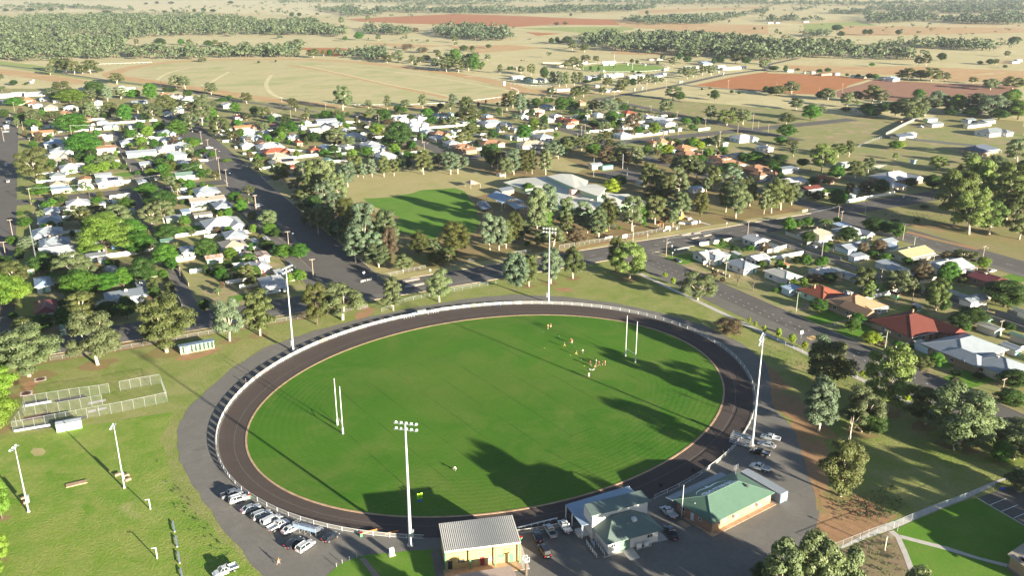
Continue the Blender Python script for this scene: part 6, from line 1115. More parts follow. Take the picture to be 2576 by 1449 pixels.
def wire_fence(label, pts, h=1.6, sp=3.2, z=-.1, mat='chain', postmat='galv', name='wire_fence', toprail=True, group=None):
    t = thing(name, label, 'fence', (pts[0][0], pts[0][1], z), 0, group); ox, oy = pts[0]
    pm = MB().cyl(0, 0, 0, h, .05, 5).mesh('post', M[postmat])
    for a, b in zip(pts[:-1], pts[1:]):
        L = math.hypot(b[0] - a[0], b[1] - a[1]); n = max(1, round(L / sp)); rz = math.atan2(b[1] - a[1], b[0] - a[0]); s = L / n
        wp = MB().box(-s / 2, s / 2, -.006, .006, .03, h - .05).mesh('wire_panel', M[mat]); rl = MB().bar((-s / 2, 0, h), (s / 2, 0, h), .05, .05).mesh('rail', M[postmat])
        for i in range(n):
            q = (a[0] + (b[0] - a[0]) * i / n - ox, a[1] + (b[1] - a[1]) * i / n - oy); m_ = (a[0] + (b[0] - a[0]) * (i + .5) / n - ox, a[1] + (b[1] - a[1]) * (i + .5) / n - oy)
            put('post', pm, t, (q[0], q[1], 0)); put('wire_panel', wp, t, (m_[0], m_[1], 0), rz)
            if toprail: put('rail', rl, t, (m_[0], m_[1], 0), rz)
    put('post', pm, t, (pts[-1][0] - ox, pts[-1][1] - oy, 0)); return t
wire_fence('wire fence between the park trees and the western cross street', P_("C1 500,735 1090,645 1420,590 1970,490 2370,420 C2 100,375"), 1.4, 4)
wire_fence('wire fence between the cross street and the cycle track gums', P_("C2 100,375 430,320 900,255 1030,215"), 1.4, 4); wire_fence('wire fence from the vehicle gate to the northern gums', P_("C2 1265,250 1500,150 1900,60 2400,-30"), 1.4, 4)
wire_fence('wire fence along the street side of the school grounds', P_("B3 480,1045 780,995 1080,950 1400,890 1670,845"), 1.7, 3); wire_fence('short wire fence at the west end of the school front', P_("B3 0,1115 100,1100 195,1085"), 1.7, 3)
wire_fence('wire fence under the she-oaks by the school crossing', P_("B2 1230,1340 1480,1290 1700,1240"), 1.5, 3); wire_fence('wire fence behind the school crossing islands', P_("B2 1950,1220 2180,1170"), 1.6, 3)
wire_fence('wire fence on the bend beside the school tree belt', P_("B2 870,970 1040,1140 1220,1310 1320,1345"), 1.2, 4)
wire_fence('pale metal fence between footpath and saplings', P_("C4 100,545 430,690 620,790"), 1.4, 4, mat='chain'); wire_fence('pale metal fence along the footpath below the tall light green gum', P_("C4 720,820 980,960 1150,1050"), 1.4, 4)
wire_fence('tall galvanised fence on the camera side of the concrete path', P_("D4 660,1200 1000,1062 1250,975 1290,1005"), 1.9, 3, -.05); wire_fence('tall galvanised fence on the field side of the concrete path', P_("D4 1255,975 1600,830 1950,700 2240,590 2265,545"), 1.9, 3, -.05)
nets = [("far side fence of the cricket practice nets", "C1 250,1185 700,1112 1090,1058"), ("gated far corner fence of the practice nets", "C1 1195,1036 1400,995 1600,962"), ("near side fence of the cricket practice nets", "C1 130,1445 870,1305 1220,1240 1550,1170 1665,1143"), ("middle dividing fence of the cricket practice nets", "C1 240,1285 590,1245 1020,1170"), ("left end fence of the cricket practice nets", "C1 130,1445 240,1285 250,1185"), ("right end fence of the cricket practice nets", "C1 1600,962 1665,1143")]
for lb, s in nets: wire_fence(lb, P_(s), 3.2, 2.9, -.08, name='practice_net')
for s, m_ in (("C1 250,1145 470,1108 510,1160 270,1190", 'black'), ("C1 520,1130 830,1070 870,1095 560,1150", 'black'), ("C1 240,1300 500,1240 510,1290 230,1340", 'maroon'), ("C1 150,1410 490,1345 510,1400 130,1445", 'black'), ("C1 500,1335 850,1280 870,1300 600,1380", 'black'), ("C1 870,1150 1050,1115 1050,1135 870,1175", 'concrete'), ("C1 870,1230 950,1215 955,1240 870,1258", 'concrete'), ("C1 965,1212 1055,1195 1055,1215 965,1235", 'concrete')):
    sheet('practice_pitch', P_(s), -.06, plain('synthetic_pitch', (.06, .05, .05), .9) if m_ == 'black' else plain('red_pitch', (.13, .07, .06), .9) if m_ == 'maroon' else 'concrete')
for lb, s in (("upper white pipe roller rail in the practice nets", "C1 250,1195 510,1150"), ("lower white panel at the left end of the practice nets", "C1 140,1447 500,1385")):
    a, b = P_(s); t = thing('net_panel', lb, 'panel', (a[0], a[1], -.06), math.atan2(b[1] - a[1], b[0] - a[0])); L = math.hypot(b[0] - a[0], b[1] - a[1]); MB().box(0, L, -.04, .04, 0, .7).build('sheet', M['galv'], t)
for x, y, lb in ((260, 1060, 'round dark drain pit in a square concrete surround beside the practice nets'), (400, 920, 'round brown drain pit nearer the gum beyond the practice nets')):
    g = S('C1', x, y); t = thing('drain_pit', lb, 'drain', (g[0], g[1], -.075)); MB().box(-1.7, 1.7, -1.5, 1.5, 0, .04).build('surround', M['concrete'], t); MB().cyl(0, 0, .03, .06, 1.35, 16).build('cover', plain('pit_rust', (.10, .04, .025), .9), t)
# toilets / dugout shed, small shed
tl = thing('amenities_shed', 'long white open-fronted shed with pale green doors on bare earth beside the cross street', 'shed', (33.3, 293.9, -.07), math.radians(2.2))
MB().box(-5.5, 5.5, .6, 1.5, 0, 2.5).build('wall', M['white'], tl); roof_slab('roof', [(-5.8, -1.7, 2.75), (5.8, -1.7, 2.75), (5.8, 1.7, 2.4), (-5.8, 1.7, 2.4)], .1, 'roof_u', tl)
MB().box(-5.5, 5.5, -1.5, .6, 0, .08).build('slab', M['concrete'], tl)
for i in range(9): x = -5.45 + i * 1.3625; MB().box(x - .05, x + .05, -1.5, .6, 0, 2.45).build('partition', M['palegreen'], tl)
for i in (0, 2, 3, 4, 5, 6, 7): MB().box(-5.3 + i * 1.36, -4.5 + i * 1.36, .52, .6, .1, 2.0).build('door', M['palegreen'], tl)
MB().box(-4.05, -2.75, -1.5, -1.42, .08, 2.3).build('panel', M['white'], tl)
for x in (-5.4, 0, 5.4): MB().box(x - .07, x + .07, -1.55, -1.43, 0, 2.7).build('post', M['white'], tl)
ss = thing('storage_shed', 'small pale green metal shed beside the practice nets', 'shed', (-7.7, 253.0, -.07), math.radians(-2)); MB().box(-3.2, 3.2, -1.3, 1.3, 0, 2.35).build('wall', M['palegreen'], ss); rr_ = MB(); hip_roof(rr_, 6.4, 2.6, 2.35, .35, .12, .06, gable=True); rr_.build('roof', M['roof_s'], ss); MB().box(-2.3, -1.4, -1.36, -1.3, .05, 2.0).build('door', M['white'], ss)

# ------------------------------------------------------------------ goals, light towers
def goal(label, p, q):
    a, b = G(p), G(q); t = thing('goal_posts', label, 'goal posts', ((a[0] + b[0]) / 2, (a[1] + b[1]) / 2, -.04), math.atan2(b[1] - a[1], b[0] - a[0])); s = math.hypot(b[0] - a[0], b[1] - a[1]) / 2
    for x in (-s, s): MB().tube([(x, 0, 0), (x, 0, 7), (x, 0, 14.6)], [.14, .12, .09], 8).build('upright', M['white'], t, smooth=True); MB().tube([(x, 0, 0), (x, 0, 1.8)], .26, 8).build('post_pad', M['white'], t)
    MB().tube([(-s, 0, 2.9), (s, 0, 2.9)], .08, 8).build('crossbar', M['white'], t)
goal('pair of tall white goal posts at the left end of the field', zp('C2', 828, 1375), zp('D2', 880, 40)); goal('pair of tall white goal posts at the right end of the field', zp('C3', 1137, 690), zp('C3', 1235, 755))
def lamp_mesh():
    mb = MB(); mb.tube([(0, 0, 0), (0, -.1, .02), (0, -.42, .12), (0, -.5, .15)], [.30, .48, .42, .15], 12); return mb.mesh('lamp', M['lamp'], smooth=True)
LMP = lamp_mesh(); HOOD = MB().box(-.08, .08, -.5, .1, -.05, .05).mesh('bracket', M['galv'])
def tower(label, base, h, n, toward, rad=.33, group=None):
    g = G(base); rz = math.atan2(toward[1] - g[1], toward[0] - g[0]) - math.pi / 2
    t = thing('light_tower', label, 'light tower', (g[0], g[1], -.07), rz, group)
    MB().tube([(0, 0, 0), (0, 0, 1.2), (0, 0, h * .5), (0, 0, h)], [rad * 1.25, rad, rad * .72, rad * .4], 12).build('mast', M['polewhite'], t, smooth=True)
    MB().cyl(0, 0, 0, .25, rad * 1.9, 10).build('base', M['concrete'], t); MB().box(.28, .85, -.25, .25, 2.2, 4.2).build('switch_box', M['galv'], t)
    rows = [(h - .1, n - n // 2), (h - 1.5, n // 2)] if n > 4 else [(h - .2, n)]
    for z, k in rows:
        w = (k - 1) * 1.15; fr = MB().bar((-w / 2 - .3, 0, z), (w / 2 + .3, 0, z), .12, .12); fr.build('crossarm', M['galv'], t)
        for i in range(k):
            x = -w / 2 + i * 1.15; o = put('lamp', LMP, t, (x, .7, z + .05)); o.rotation_euler = (math.radians(40), 0, 0); o.scale = (.72, .72, .72); put('bracket', HOOD, t, (x, .2, z))
    return t
ctr = (109.5, 216.7)
tower('tall floodlight tower at the far side of the field', (1380, 761), 30.3, 10, ctr); tower('tall floodlight tower at the left rear of the field', (738, 883), 30.2, 10, ctr)
tower('tallest floodlight tower, standing left of the brick changing room', (1033, 1372), 30.6, 10, ctr, .42); tower('tall floodlight tower behind the small grandstand on the right', (1892, 1120), 32.0, 10, ctr)
tower('shorter light pole in the middle of the training ground', (313, 1228), 17.5, 3, (-50, 230), .2); tower('shorter light pole at the left of the training ground', (72, 1288), 17.5, 3, (-50, 230), .2)
for x, y in ((1165, 450), (1250, 460), (1268, 500)): t = thing('stone_block', 'brown block on the grass by the middle training light pole, %s' % {1165: 'left of the pole', 1250: 'touching the pole', 1268: 'right of the pole'}[x], 'block', (*S('D1', x, y), -.08), .3); MB().box(-.7, .7, -.35, .35, 0, .45).build('block', M['brickb'], t); MB().box(-.72, .72, -.37, .37, .45, .5).build('cap', M['earthkerb'], t)
for x, y in ((232, 685), (245, 730)): t = thing('stone_block', 'brown block by the left training light pole, the %s one' % {685: 'upper', 730: 'lower'}[y], 'block', (*S('D1', x, y), -.08), .3); MB().box(-.6, .6, -.35, .35, 0, .45).build('block', M['brickb'], t); MB().box(-.62, .62, -.37, .37, .45, .5).build('cap', M['earthkerb'], t)
a, b = S('D1', 655, 575), S('D1', 865, 525); t = thing('long_jump_board', 'long low brown slab lying on the training ground', 'slab', (a[0], a[1], -.08), math.atan2(b[1] - a[1], b[0] - a[0])); MB().box(0, math.hypot(b[0] - a[0], b[1] - a[1]), -.1, 1.5, 0, .22).build('slab', M['earthkerb'], t)
for x, y0, y1, lb in ((1490, 790, 690, 'upper'), (1558, 1278, 1170, 'lower')):
    g = S('D1', x, y0); hh = HT(zp('D1', x, y0), zp('D1', x - 20, y1)); t = thing('bollard_light', 'white standpipe with a side arm on the training ground, the %s one' % lb, 'standpipe', (g[0], g[1], -.08)); MB().cyl(0, 0, 0, max(hh, 2.2), .13, 8).build('pipe', M['white'], t); MB().bar((0, 0, max(hh, 2.2)), (-.9, .1, max(hh, 2.2) + .05), .12, .12).build('arm', M['white'], t)
for i, (x0_, y0_, x1_, y1_) in enumerate(((1712, 922, 1732, 1022), (1740, 1065, 1757, 1172), (1762, 1222, 1782, 1335), (1790, 1385, 1805, 1470))):
    a, b = S('D1', x0_, y0_), S('D1', x1_, y1_); L = math.hypot(b[0] - a[0], b[1] - a[1])
    t = thing('bench', 'grey plank bench on the training ground, %s from the top of the row' % ORD[i + 1], 'bench', (a[0], a[1], -.08), math.atan2(b[1] - a[1], b[0] - a[0]), 'plank benches in a line on the grass'); MB().box(0, L, -.2, .2, .42, .47).build('seat', M['galv'], t)
    for u in (.3, L - .3): MB().box(u - .05, u + .05, -.15, .15, 0, .42).build('leg', M['galv'], t)

# grandstands
def stand(label, c, rz, L, rows, back=True, mat='galv', seatmat='galv'):
    t = thing('small_grandstand', label, 'grandstand', (c[0], c[1], -.07), rz)
    for i in range(rows): MB().box(-L / 2, L / 2, i * .62, i * .62 + .28, .42 + i * .28, .46 + i * .28).build('seat', M[seatmat], t); MB().box(-L / 2, L / 2, i * .62 + .3, i * .62 + .6, .14 + i * .28, .17 + i * .28).build('footboard', M[seatmat], t)
    for k in range(5):
        x = -L / 2 + .1 + k * (L - .2) / 4; fr = MB(); fr.bar((x, 0, .05), (x, rows * .62, .05), .06, .06); fr.bar((x, 0, .3), (x, rows * .62, .1 + rows * .28), .06, .08); fr.bar((x, rows * .62, 0), (x, rows * .62, rows * .28 + (1.1 if back else .2)), .07, .07); fr.build('frame', M[mat], t)
    if back:
        rl = MB(); [rl.bar((-L / 2, rows * .62, rows * .28 + z), (L / 2, rows * .62, rows * .28 + z), .05, .05) for z in (.4, .75, 1.1)]
        for x in (-L / 2, L / 2): [rl.bar((x, .3, z + .5), (x, rows * .62, rows * .28 + z), .05, .05) for z in (.6, 1.1)]; [rl.bar((x, .62 * j, .28 * j), (x, .62 * j, .28 * j + 1.2), .04, .04) for j in range(1, rows + 1)]
        rl.build('rail', M[mat], t)
        MB().box(-L / 2, L / 2, rows * .62 + .02, rows * .62 + .05, rows * .28 - .2, rows * .28 + .7).build('back_panel', M['roof_u'], t)
    return t
stand('aluminium grandstand between the white sedan and the black hatchback', (39.9, 174.6), math.radians(-50 + 180), 6.2, 5, True, 'galv', 'galv')
stand('aluminium grandstand at the foot of the right floodlight tower', (152.6, 157.5), math.radians(-64), 5.6, 5, True, 'galv', 'galv')
stand('white bench stand left of the green one at the far fence', (108.4, 290.5), math.radians(180 + 2), 4.2, 4, False, 'white', 'white'); stand('white bench stand right of the green one at the far fence', (118.2, 290.6), math.radians(182), 4.2, 4, False, 'white', 'white'); stand('olive green bench stand between two white ones at the far fence', (113.8, 291.2), math.radians(180), 3.2, 4, True, 'polegreen', 'polegreen')
# long bench and rail right of the changing room
a, b = S('D3', 45, 965), S('D3', 440, 868); t = thing('bench', 'long white bench behind the fence right of the changing room', 'bench', (a[0], a[1] - 1.0, -.07), math.atan2(b[1] - a[1], b[0] - a[0])); L = math.hypot(b[0] - a[0], b[1] - a[1]); MB().box(0, L, -.2, .2, .45, .5).build('seat', M['white'], t)
for i in range(7): MB().box(.3 + i * (L - .6) / 6 - .04, .3 + i * (L - .6) / 6 + .04, -.18, .18, 0, .45).build('leg', M['white'], t)
def bin_(label, p, body='green', lid='redlamp', z=-.07):
    t = thing('wheelie_bin', label, 'bin', (p[0], p[1], z), random.uniform(-.5, .5)); mb = MB(); mb.add([(-.24, -.28, .05), (.24, -.28, .05), (.24, .28, .05), (-.24, .28, .05), (-.3, -.36, 1.0), (.3, -.36, 1.0), (.3, .36, 1.0), (-.3, .36, 1.0)], [(3, 2, 1, 0), (4, 5, 6, 7), (0, 1, 5, 4), (1, 2, 6, 5), (2, 3, 7, 6), (3, 0, 4, 7)]); mb.build('body', M[body], t); MB().box(-.32, .32, -.4, .38, 1.0, 1.07).build('lid', M[lid], t)
    for s in (-.26, .26): w = MB().tube([(s - .03, .3, .12), (s + .03, .3, .12)], .12, 8); w.build('wheel', M['rubber'], t)
bin_('green bin with red lid at the fence below the field', S('D2', 1060, 1058)); bin_('green bin with red lid beside the parked white wagon', S('D1', 2472, 680)); bin_('green bin with red lid at the corner of the changing room', S('D3', 95, 1100))
bin_('dark bin at the fence above the club house', S('D3', 1485, 560), 'black', 'black'); bin_('dark bin at the fence above the lettered shed', S('D3', 1812, 410), 'black', 'black'); bin_('dark bin at the bend of the fence by the grandstand', S('D3', 2098, 235), 'black', 'black')
bin_('blue bin with yellow lid on the left beside the concrete path', S('D4', 2318, 595), 'bluev', 'yellow'); bin_('blue bin with yellow lid on the right beside the concrete path', S('D4', 2345, 592), 'bluev', 'yellow')
t = thing('water_fountain', 'white domed drinking fountain on the small lawn', 'drinking fountain', (*S('D2', 1362, 1238), -.07)); MB().box(-.75, .75, -.75, .75, 0, .12).build('base', M['concrete'], t); MB().box(-.5, .5, -.4, .4, .1, 1.4).build('cabinet', M['white'], t); MB().tube([(-.5, 0, 1.4), (.5, 0, 1.4)], .42, 12).build('hood', M['white'], t)
sheet('small_lawn', P_("D2 1045,1265 1110,1240 1780,1180 1815,1449 1900,1700 700,1700 720,1449 820,1360 900,1310 1010,1270"), -.06, 'lawn', .15, 1.5)
sheet('paved_path', P_("D2 1040,1275 1095,1270 1245,1449 1320,1560 1240,1560 1180,1449"), -.052, plain('pinkish_paving', (.26, .19, .16), .9))
for i, (x, y) in enumerate(((1018, 1265), (944, 1295), (873, 1325), (816, 1360))): t = thing('bollard', 'thin pale bollard at the edge of the small lawn, %s from the right' % ORD[i + 1], 'bollard', (*S('D2', x, y), -.06), 0, 'bollards along the small lawn'); MB().cyl(0, 0, 0, 1.0, .07, 6).build('post', M['polegreen'], t)
for i, (x, y) in enumerate(((1640, 625), (1655, 668))): pass
pads = [(1620, 690, 0), (1634, 690, 1), (1652, 682, 2), (1664, 680, 3)]
for x, y, i in pads: t = thing('tackle_bag', 'upright lime tackle bag in the shade on the field, %s from the left' % ORD[i + 1], 'tackle bag', (*S('D2', x, y), -.03), 0, 'tackle bags on the field'); MB().tube([(0, 0, 0), (0, 0, .1), (0, 0, 1.5), (0, 0, 1.6)], [.1, .15, .15, .1], 10).build('bag', M['lime'], t); MB().tube([(0, 0, .5), (0, 0, .6)], .155, 10).build('band', M['black'], t)
for x, y, lb in ((1632, 706, 'left'), (1652, 708, 'right')): t = thing('hit_shield', 'blue hit shield lying by the tackle bags, the %s one' % lb, 'hit shield', (*S('D2', x, y), -.03), .3); MB().box(-.35, .35, -.22, .22, 0, .18).build('pad', M['bluev'], t)
for x, y, lb in ((1152, 1018, 'left'), (1365, 1030, 'right')): t = thing('mat', 'orange mat hanging on the fence left of the big light tower, the %s one' % lb, 'mat', (*S('D2', x, y), -.06), -.05); MB().box(-1.6, 1.6, -.05, .05, .1, .55).build('cloth', M['orangecloth'], t)

# ------------------------------------------------------------------ vehicles
CARM = {}
def paint(c):
    if c not in CARM:
        col = dict(white=(.52, .52, .52), silver=(.27, .29, .31), black=(.015, .015, .018), navy=(.015, .025, .05), grey=(.14, .15, .17), blue=(.08, .18, .42), red=(.35, .03, .03))[c]
        CARM[c] = plain('paint_' + c, col, .28, .0, .02, 1, .6, None, .6)
    return CARM[c]
SPEC = {   # length, width, hood x, windscreen top, rear top, rear belt, belt z, roof z, bed
 'sedan': (4.7, 1.82, .95, .35, -1.0, -1.65, .92, 1.42), 'hatch': (4.2, 1.78, .9, .35, -1.35, -1.85, .95, 1.48), 'wagon': (4.8, 1.9, 1.05, .5, -2.0, -2.3, 1.05, 1.72),
 'fourwd': (4.7, 1.86, 1.1, .65, -1.95, -2.2, 1.1, 1.88), 'ute': (5.2, 1.86, 1.25, .75, -.55, -.75, 1.12, 1.76), 'tray': (5.3, 1.86, 1.35, .85, -.35, -.5, 1.12, 1.76), 'canopy': (5.2, 1.86, 1.25, .75, -2.4, -2.5, 1.12, 1.78)}
CMESH = {}
def car_meshes(kind, col):
    if (kind, col) in CMESH: return CMESH[(kind, col)]
    L, W, hx, wt, rt, rb, bz, rz = SPEC[kind]; w = W / 2; f, r = L / 2, -L / 2; out = {}; pm = paint(col)
    bed = kind in ('ute', 'tray'); bodyr = r if not bed or kind == 'ute' else rb
    st = [(f, .42, .62, .80), (f - .12, .30, .72, .92), (f - .5, .26, bz - .14, .98), (hx, .26, bz - .02, 1.0), (hx - .3, .26, bz, 1.0), (rb + .0 if bed else -1.0, .26, bz, 1.0), (r + .35 if kind != 'tray' else rb - .01, .28, bz - (.05 if kind == 'sedan' else 0) if kind != 'ute' else bz - .02, .98), (r if kind != 'tray' else rb - .02, .40, bz - .14, .92)]
    mb = MB(); vs = []
    for (x, z0, z1, ww) in st:
        y = w * ww; vs += [(x, -y * .92, z0), (x, -y, z0 + .15), (x, -y, z1 - .12), (x, -y * .9, z1), (x, y * .9, z1), (x, y, z1 - .12), (x, y, z0 + .15), (x, y * .92, z0)]
    fs = []
    for i in range(len(st) - 1):
        for j in range(8): fs.append((i * 8 + j, i * 8 + (j + 1) % 8, (i + 1) * 8 + (j + 1) % 8, (i + 1) * 8 + j))
    fs += [tuple(range(7, -1, -1)), tuple(range((len(st) - 1) * 8, len(st) * 8))]
    mb.add(vs, fs); out['body'] = mb.mesh('body', pm)
    mb = MB(); yb, yt = w * .9, w * .74; a = [(hx - .05, -yb, bz), (hx - .05, yb, bz), (rb, yb, bz), (rb, -yb, bz)]; b = [(wt, -yt, rz - .05), (wt, yt, rz - .05), (rt, yt, rz - .05), (rt, -yt, rz - .05)]
    mb.add(a + b, [(3, 2, 1, 0), (4, 5, 6, 7), (0, 1, 5, 4), (1, 2, 6, 5), (2, 3, 7, 6), (3, 0, 4, 7)]); out['window_glass'] = mb.mesh('window_glass', M['carglass'])
    mb = MB(); e = .03; mb.add([(wt - .05, -yt - e, rz - .06), (wt - .05, yt + e, rz - .06), (rt + .02, yt + e, rz - .06), (rt + .02, -yt - e, rz - .06), (wt - .3, -yt + .1, rz), (wt - .3, yt - .1, rz), (rt + .25, yt - .1, rz), (rt + .25, -yt + .1, rz)], [(3, 2, 1, 0), (4, 5, 6, 7), (0, 1, 5, 4), (1, 2, 6, 5), (2, 3, 7, 6), (3, 0, 4, 7)])
    for s in (-1, 1):
        mb.bar((hx - .05, s * yb, bz), (wt, s * (yt + .01), rz - .05), .08, .07); mb.bar((rb, s * yb, bz), (rt, s * (yt + .01), rz - .05), .12, .14); xm = (hx + rb) / 2 - .1; mb.bar((xm, s * (yb + .01), bz), (xm, s * (yt + .03), rz - .05), .06, .12)
        if kind in ('wagon', 'fourwd'): mb.bar((wt - .2, s * (yt - .12), rz + .05), (rt + .2, s * (yt - .12), rz + .05), .04, .05)
        if kind == 'canopy': mb.bar((-.75, s * yb, bz + .25), (-2.4, s * yb, bz + .25), .03, .5); mb.bar((-.65, s * (yb - .02), bz), (-.65, s * (yt + .05), rz - .05), .06, .3)
    out['roof_panel'] = mb.mesh('roof_panel', pm)
    if kind == 'ute':
        mb = MB().box(r + .08, rb - .1, -w * .8, w * .8, bz - .03, bz + .005); out['bed_floor'] = mb.mesh('bed_floor', M['black']); mb = MB(); mb.box(rb - .3, rb - .22, -w * .8, w * .8, bz, bz + .5); mb.box(r + .02, r + .08, -w * .85, w * .85, bz - .1, bz + .08); [mb.box(r + .05, rb - .1, s * w * .9 - .04, s * w * .9 + .04, bz - .05, bz + .07) for s in (-1, 1)]; out['bed_side'] = mb.mesh('bed_side', pm)
    if kind == 'tray':
        mb = MB(); mb.box(r, rb - .12, -w * 1.02, w * 1.02, .85, .92); out['tray_floor'] = mb.mesh('tray_floor', M['galv']); mb = MB(); mb.box(r, r + .05, -w * 1.02, w * 1.02, .9, 1.2); [mb.box(r, rb - .12, s * w - .03, s * w + .03, .9, 1.2) for s in (-1, 1)]; mb.box(rb - .2, rb - .14, -w, w, .9, 1.75); out['tray_side'] = mb.mesh('tray_side', paint('white') if col != 'black' else pm); mb = MB().box(r + .3, rb, -.4, .4, .45, .85); out['chassis'] = mb.mesh('chassis', M['black'])
    mb = MB(); [mb.box(f - .14, f - .02, s * w * .66 - .2, s * w * .66 + .2, .62, .76) for s in (-1, 1)]; out['headlight'] = mb.mesh('headlight', M['lamp'])
    mb = MB(); [mb.box((r - .01), (r + .12), s * w * .74 - .13, s * w * .74 + .13, .72, .98) for s in (-1, 1)]; out['tail_light'] = mb.mesh('tail_light', M['redlamp'])
    mb = MB(); mb.box(r - .02, r + .05, -.26, .26, .52, .64); mb.box(f - .05, f + .01, -.3, .3, .42, .54); out['number_plate'] = mb.mesh('number_plate', M['line'])
    mb = MB(); [mb.box(wt + .25, wt + .42, s * (w + .1) - .1, s * (w + .1) + .1, bz, bz + .16) for s in (-1, 1)]; out['mirror'] = mb.mesh('mirror', pm)
    CMESH[(kind, col)] = (out, L, w); return CMESH[(kind, col)]
rr = .36; TY = MB().tube([(0, -.11, 0), (0, .11, 0)], rr, 16).mesh('tyre', M['rubber']); RM = MB().tube([(0, -.115, 0), (0, .115, 0)], .23, 10).mesh('rim', M['alloy'])
def car(kind, col, g, rz, label, group=None, z=-.07):
    ms, L, w = car_meshes(kind, col); t = thing({'ute': 'utility_truck', 'tray': 'tray_truck', 'canopy': 'utility_truck', 'sedan': 'parked_car', 'hatch': 'parked_car', 'wagon': 'parked_wagon', 'fourwd': 'parked_wagon'}[kind], label, 'car' if kind in ('sedan', 'hatch', 'wagon', 'fourwd') else 'pickup truck', (g[0], g[1], z), rz, group)
    for k_, m_ in ms.items(): put(k_, m_, t)
    for x in (L / 2 - .85, -L / 2 + .95):
        for s in (-1, 1):
            wh = put('tyre', TY, t, (x, s * (w - .08), rr)); put('rim', RM, wh)
    return t
def zw(x, y, o=(800, 1780), s=500 / 2064): return ((o[0] + x * s) * 2576 / 3788, (o[1] + y * s) * 2576 / 3788)
def park(kind, col, rear, front, label, cv=zw, gr='cars parked around the field'):
    a, b = G(cv(*rear)), G(cv(*front)); return car(kind, col, ((a[0] + b[0]) / 2, (a[1] + b[1]) / 2), math.atan2(b[1] - a[1], b[0] - a[0]), label, gr)
park('ute', 'grey', (90, 275), (390, 185), 'dark grey twin-cab truck, leftmost of the cars nosed to the track fence'); park('wagon', 'white', (215, 345), (480, 265), 'white wagon with sunroof second in the row at the track fence')
park('sedan', 'silver', (395, 495), (655, 400), 'silver sedan third in the row at the track fence'); park('wagon', 'silver', (570, 600), (825, 500), 'silver wagon with black rear window fourth in the row at the track fence')
park('canopy', 'white', (700, 705), (995, 560), 'white truck with canopy fifth in the row at the track fence'); park('tray', 'white', (800, 790), (1105, 630), 'white truck with empty steel tray sixth in the row at the track fence')
park('sedan', 'white', (1020, 820), (1270, 700), 'white sedan beside the aluminium grandstand'); park('sedan', 'black', (1065, 1050), (1310, 900), 'black sedan second row beside a white wagon'); park('wagon', 'white', (1240, 1115), (1490, 940), 'white wagon with roof rails in the second row'); park('hatch', 'black', (1645, 950), (1845, 830), 'black hatchback right of the aluminium grandstand')
park('tray', 'white', (310, 1340), (-30, 1470), 'white tray truck with tool frame on the grass at the bottom left')
zd = lambda x, y: zp('D3', x, y)
park('sedan', 'black', (285, 1125), (235, 1020), 'black sedan right of the changing room', zd); park('fourwd', 'black', (375, 1290), (290, 1155), 'black four-wheel drive with spare wheel behind the black sedan', zd); park('ute', 'silver', (430, 1090), (345, 955), 'silver truck with open dark tub beside the club house', zd); park('tray', 'white', (575, 1050), (490, 915), 'white tray truck with load nearest the club house verandah', zd); park('tray', 'white', (1620, 895), (1500, 785), 'white tray truck beside the flagpole', zd); park('ute', 'navy', (1625, 1105), (1550, 980), 'dark navy truck between the club house and the brick shed', zd)
z4 = lambda x, y: zw(x, y, (2540, 1600), 400 / 1932)
park('tray', 'silver', (1660, 170), (1330, 90), 'silver tray truck, topmost of the four at the right of the field', z4); park('sedan', 'silver', (1590, 290), (1275, 205), 'silver sedan between two trucks at the right of the field', z4); park('tray', 'black', (1480, 440), (1130, 345), 'black tray truck with steel toolbox behind the grandstand', z4); park('tray', 'white', (1490, 720), (1130, 605), 'white twin-cab tray truck behind the lettered shed', z4)
def streetcar(kind, col, reg, x, y, rz, label, gr='cars about the town', z=-.07): car(kind, col, S(reg, x, y), rz, label, gr, z)
PI = math.pi
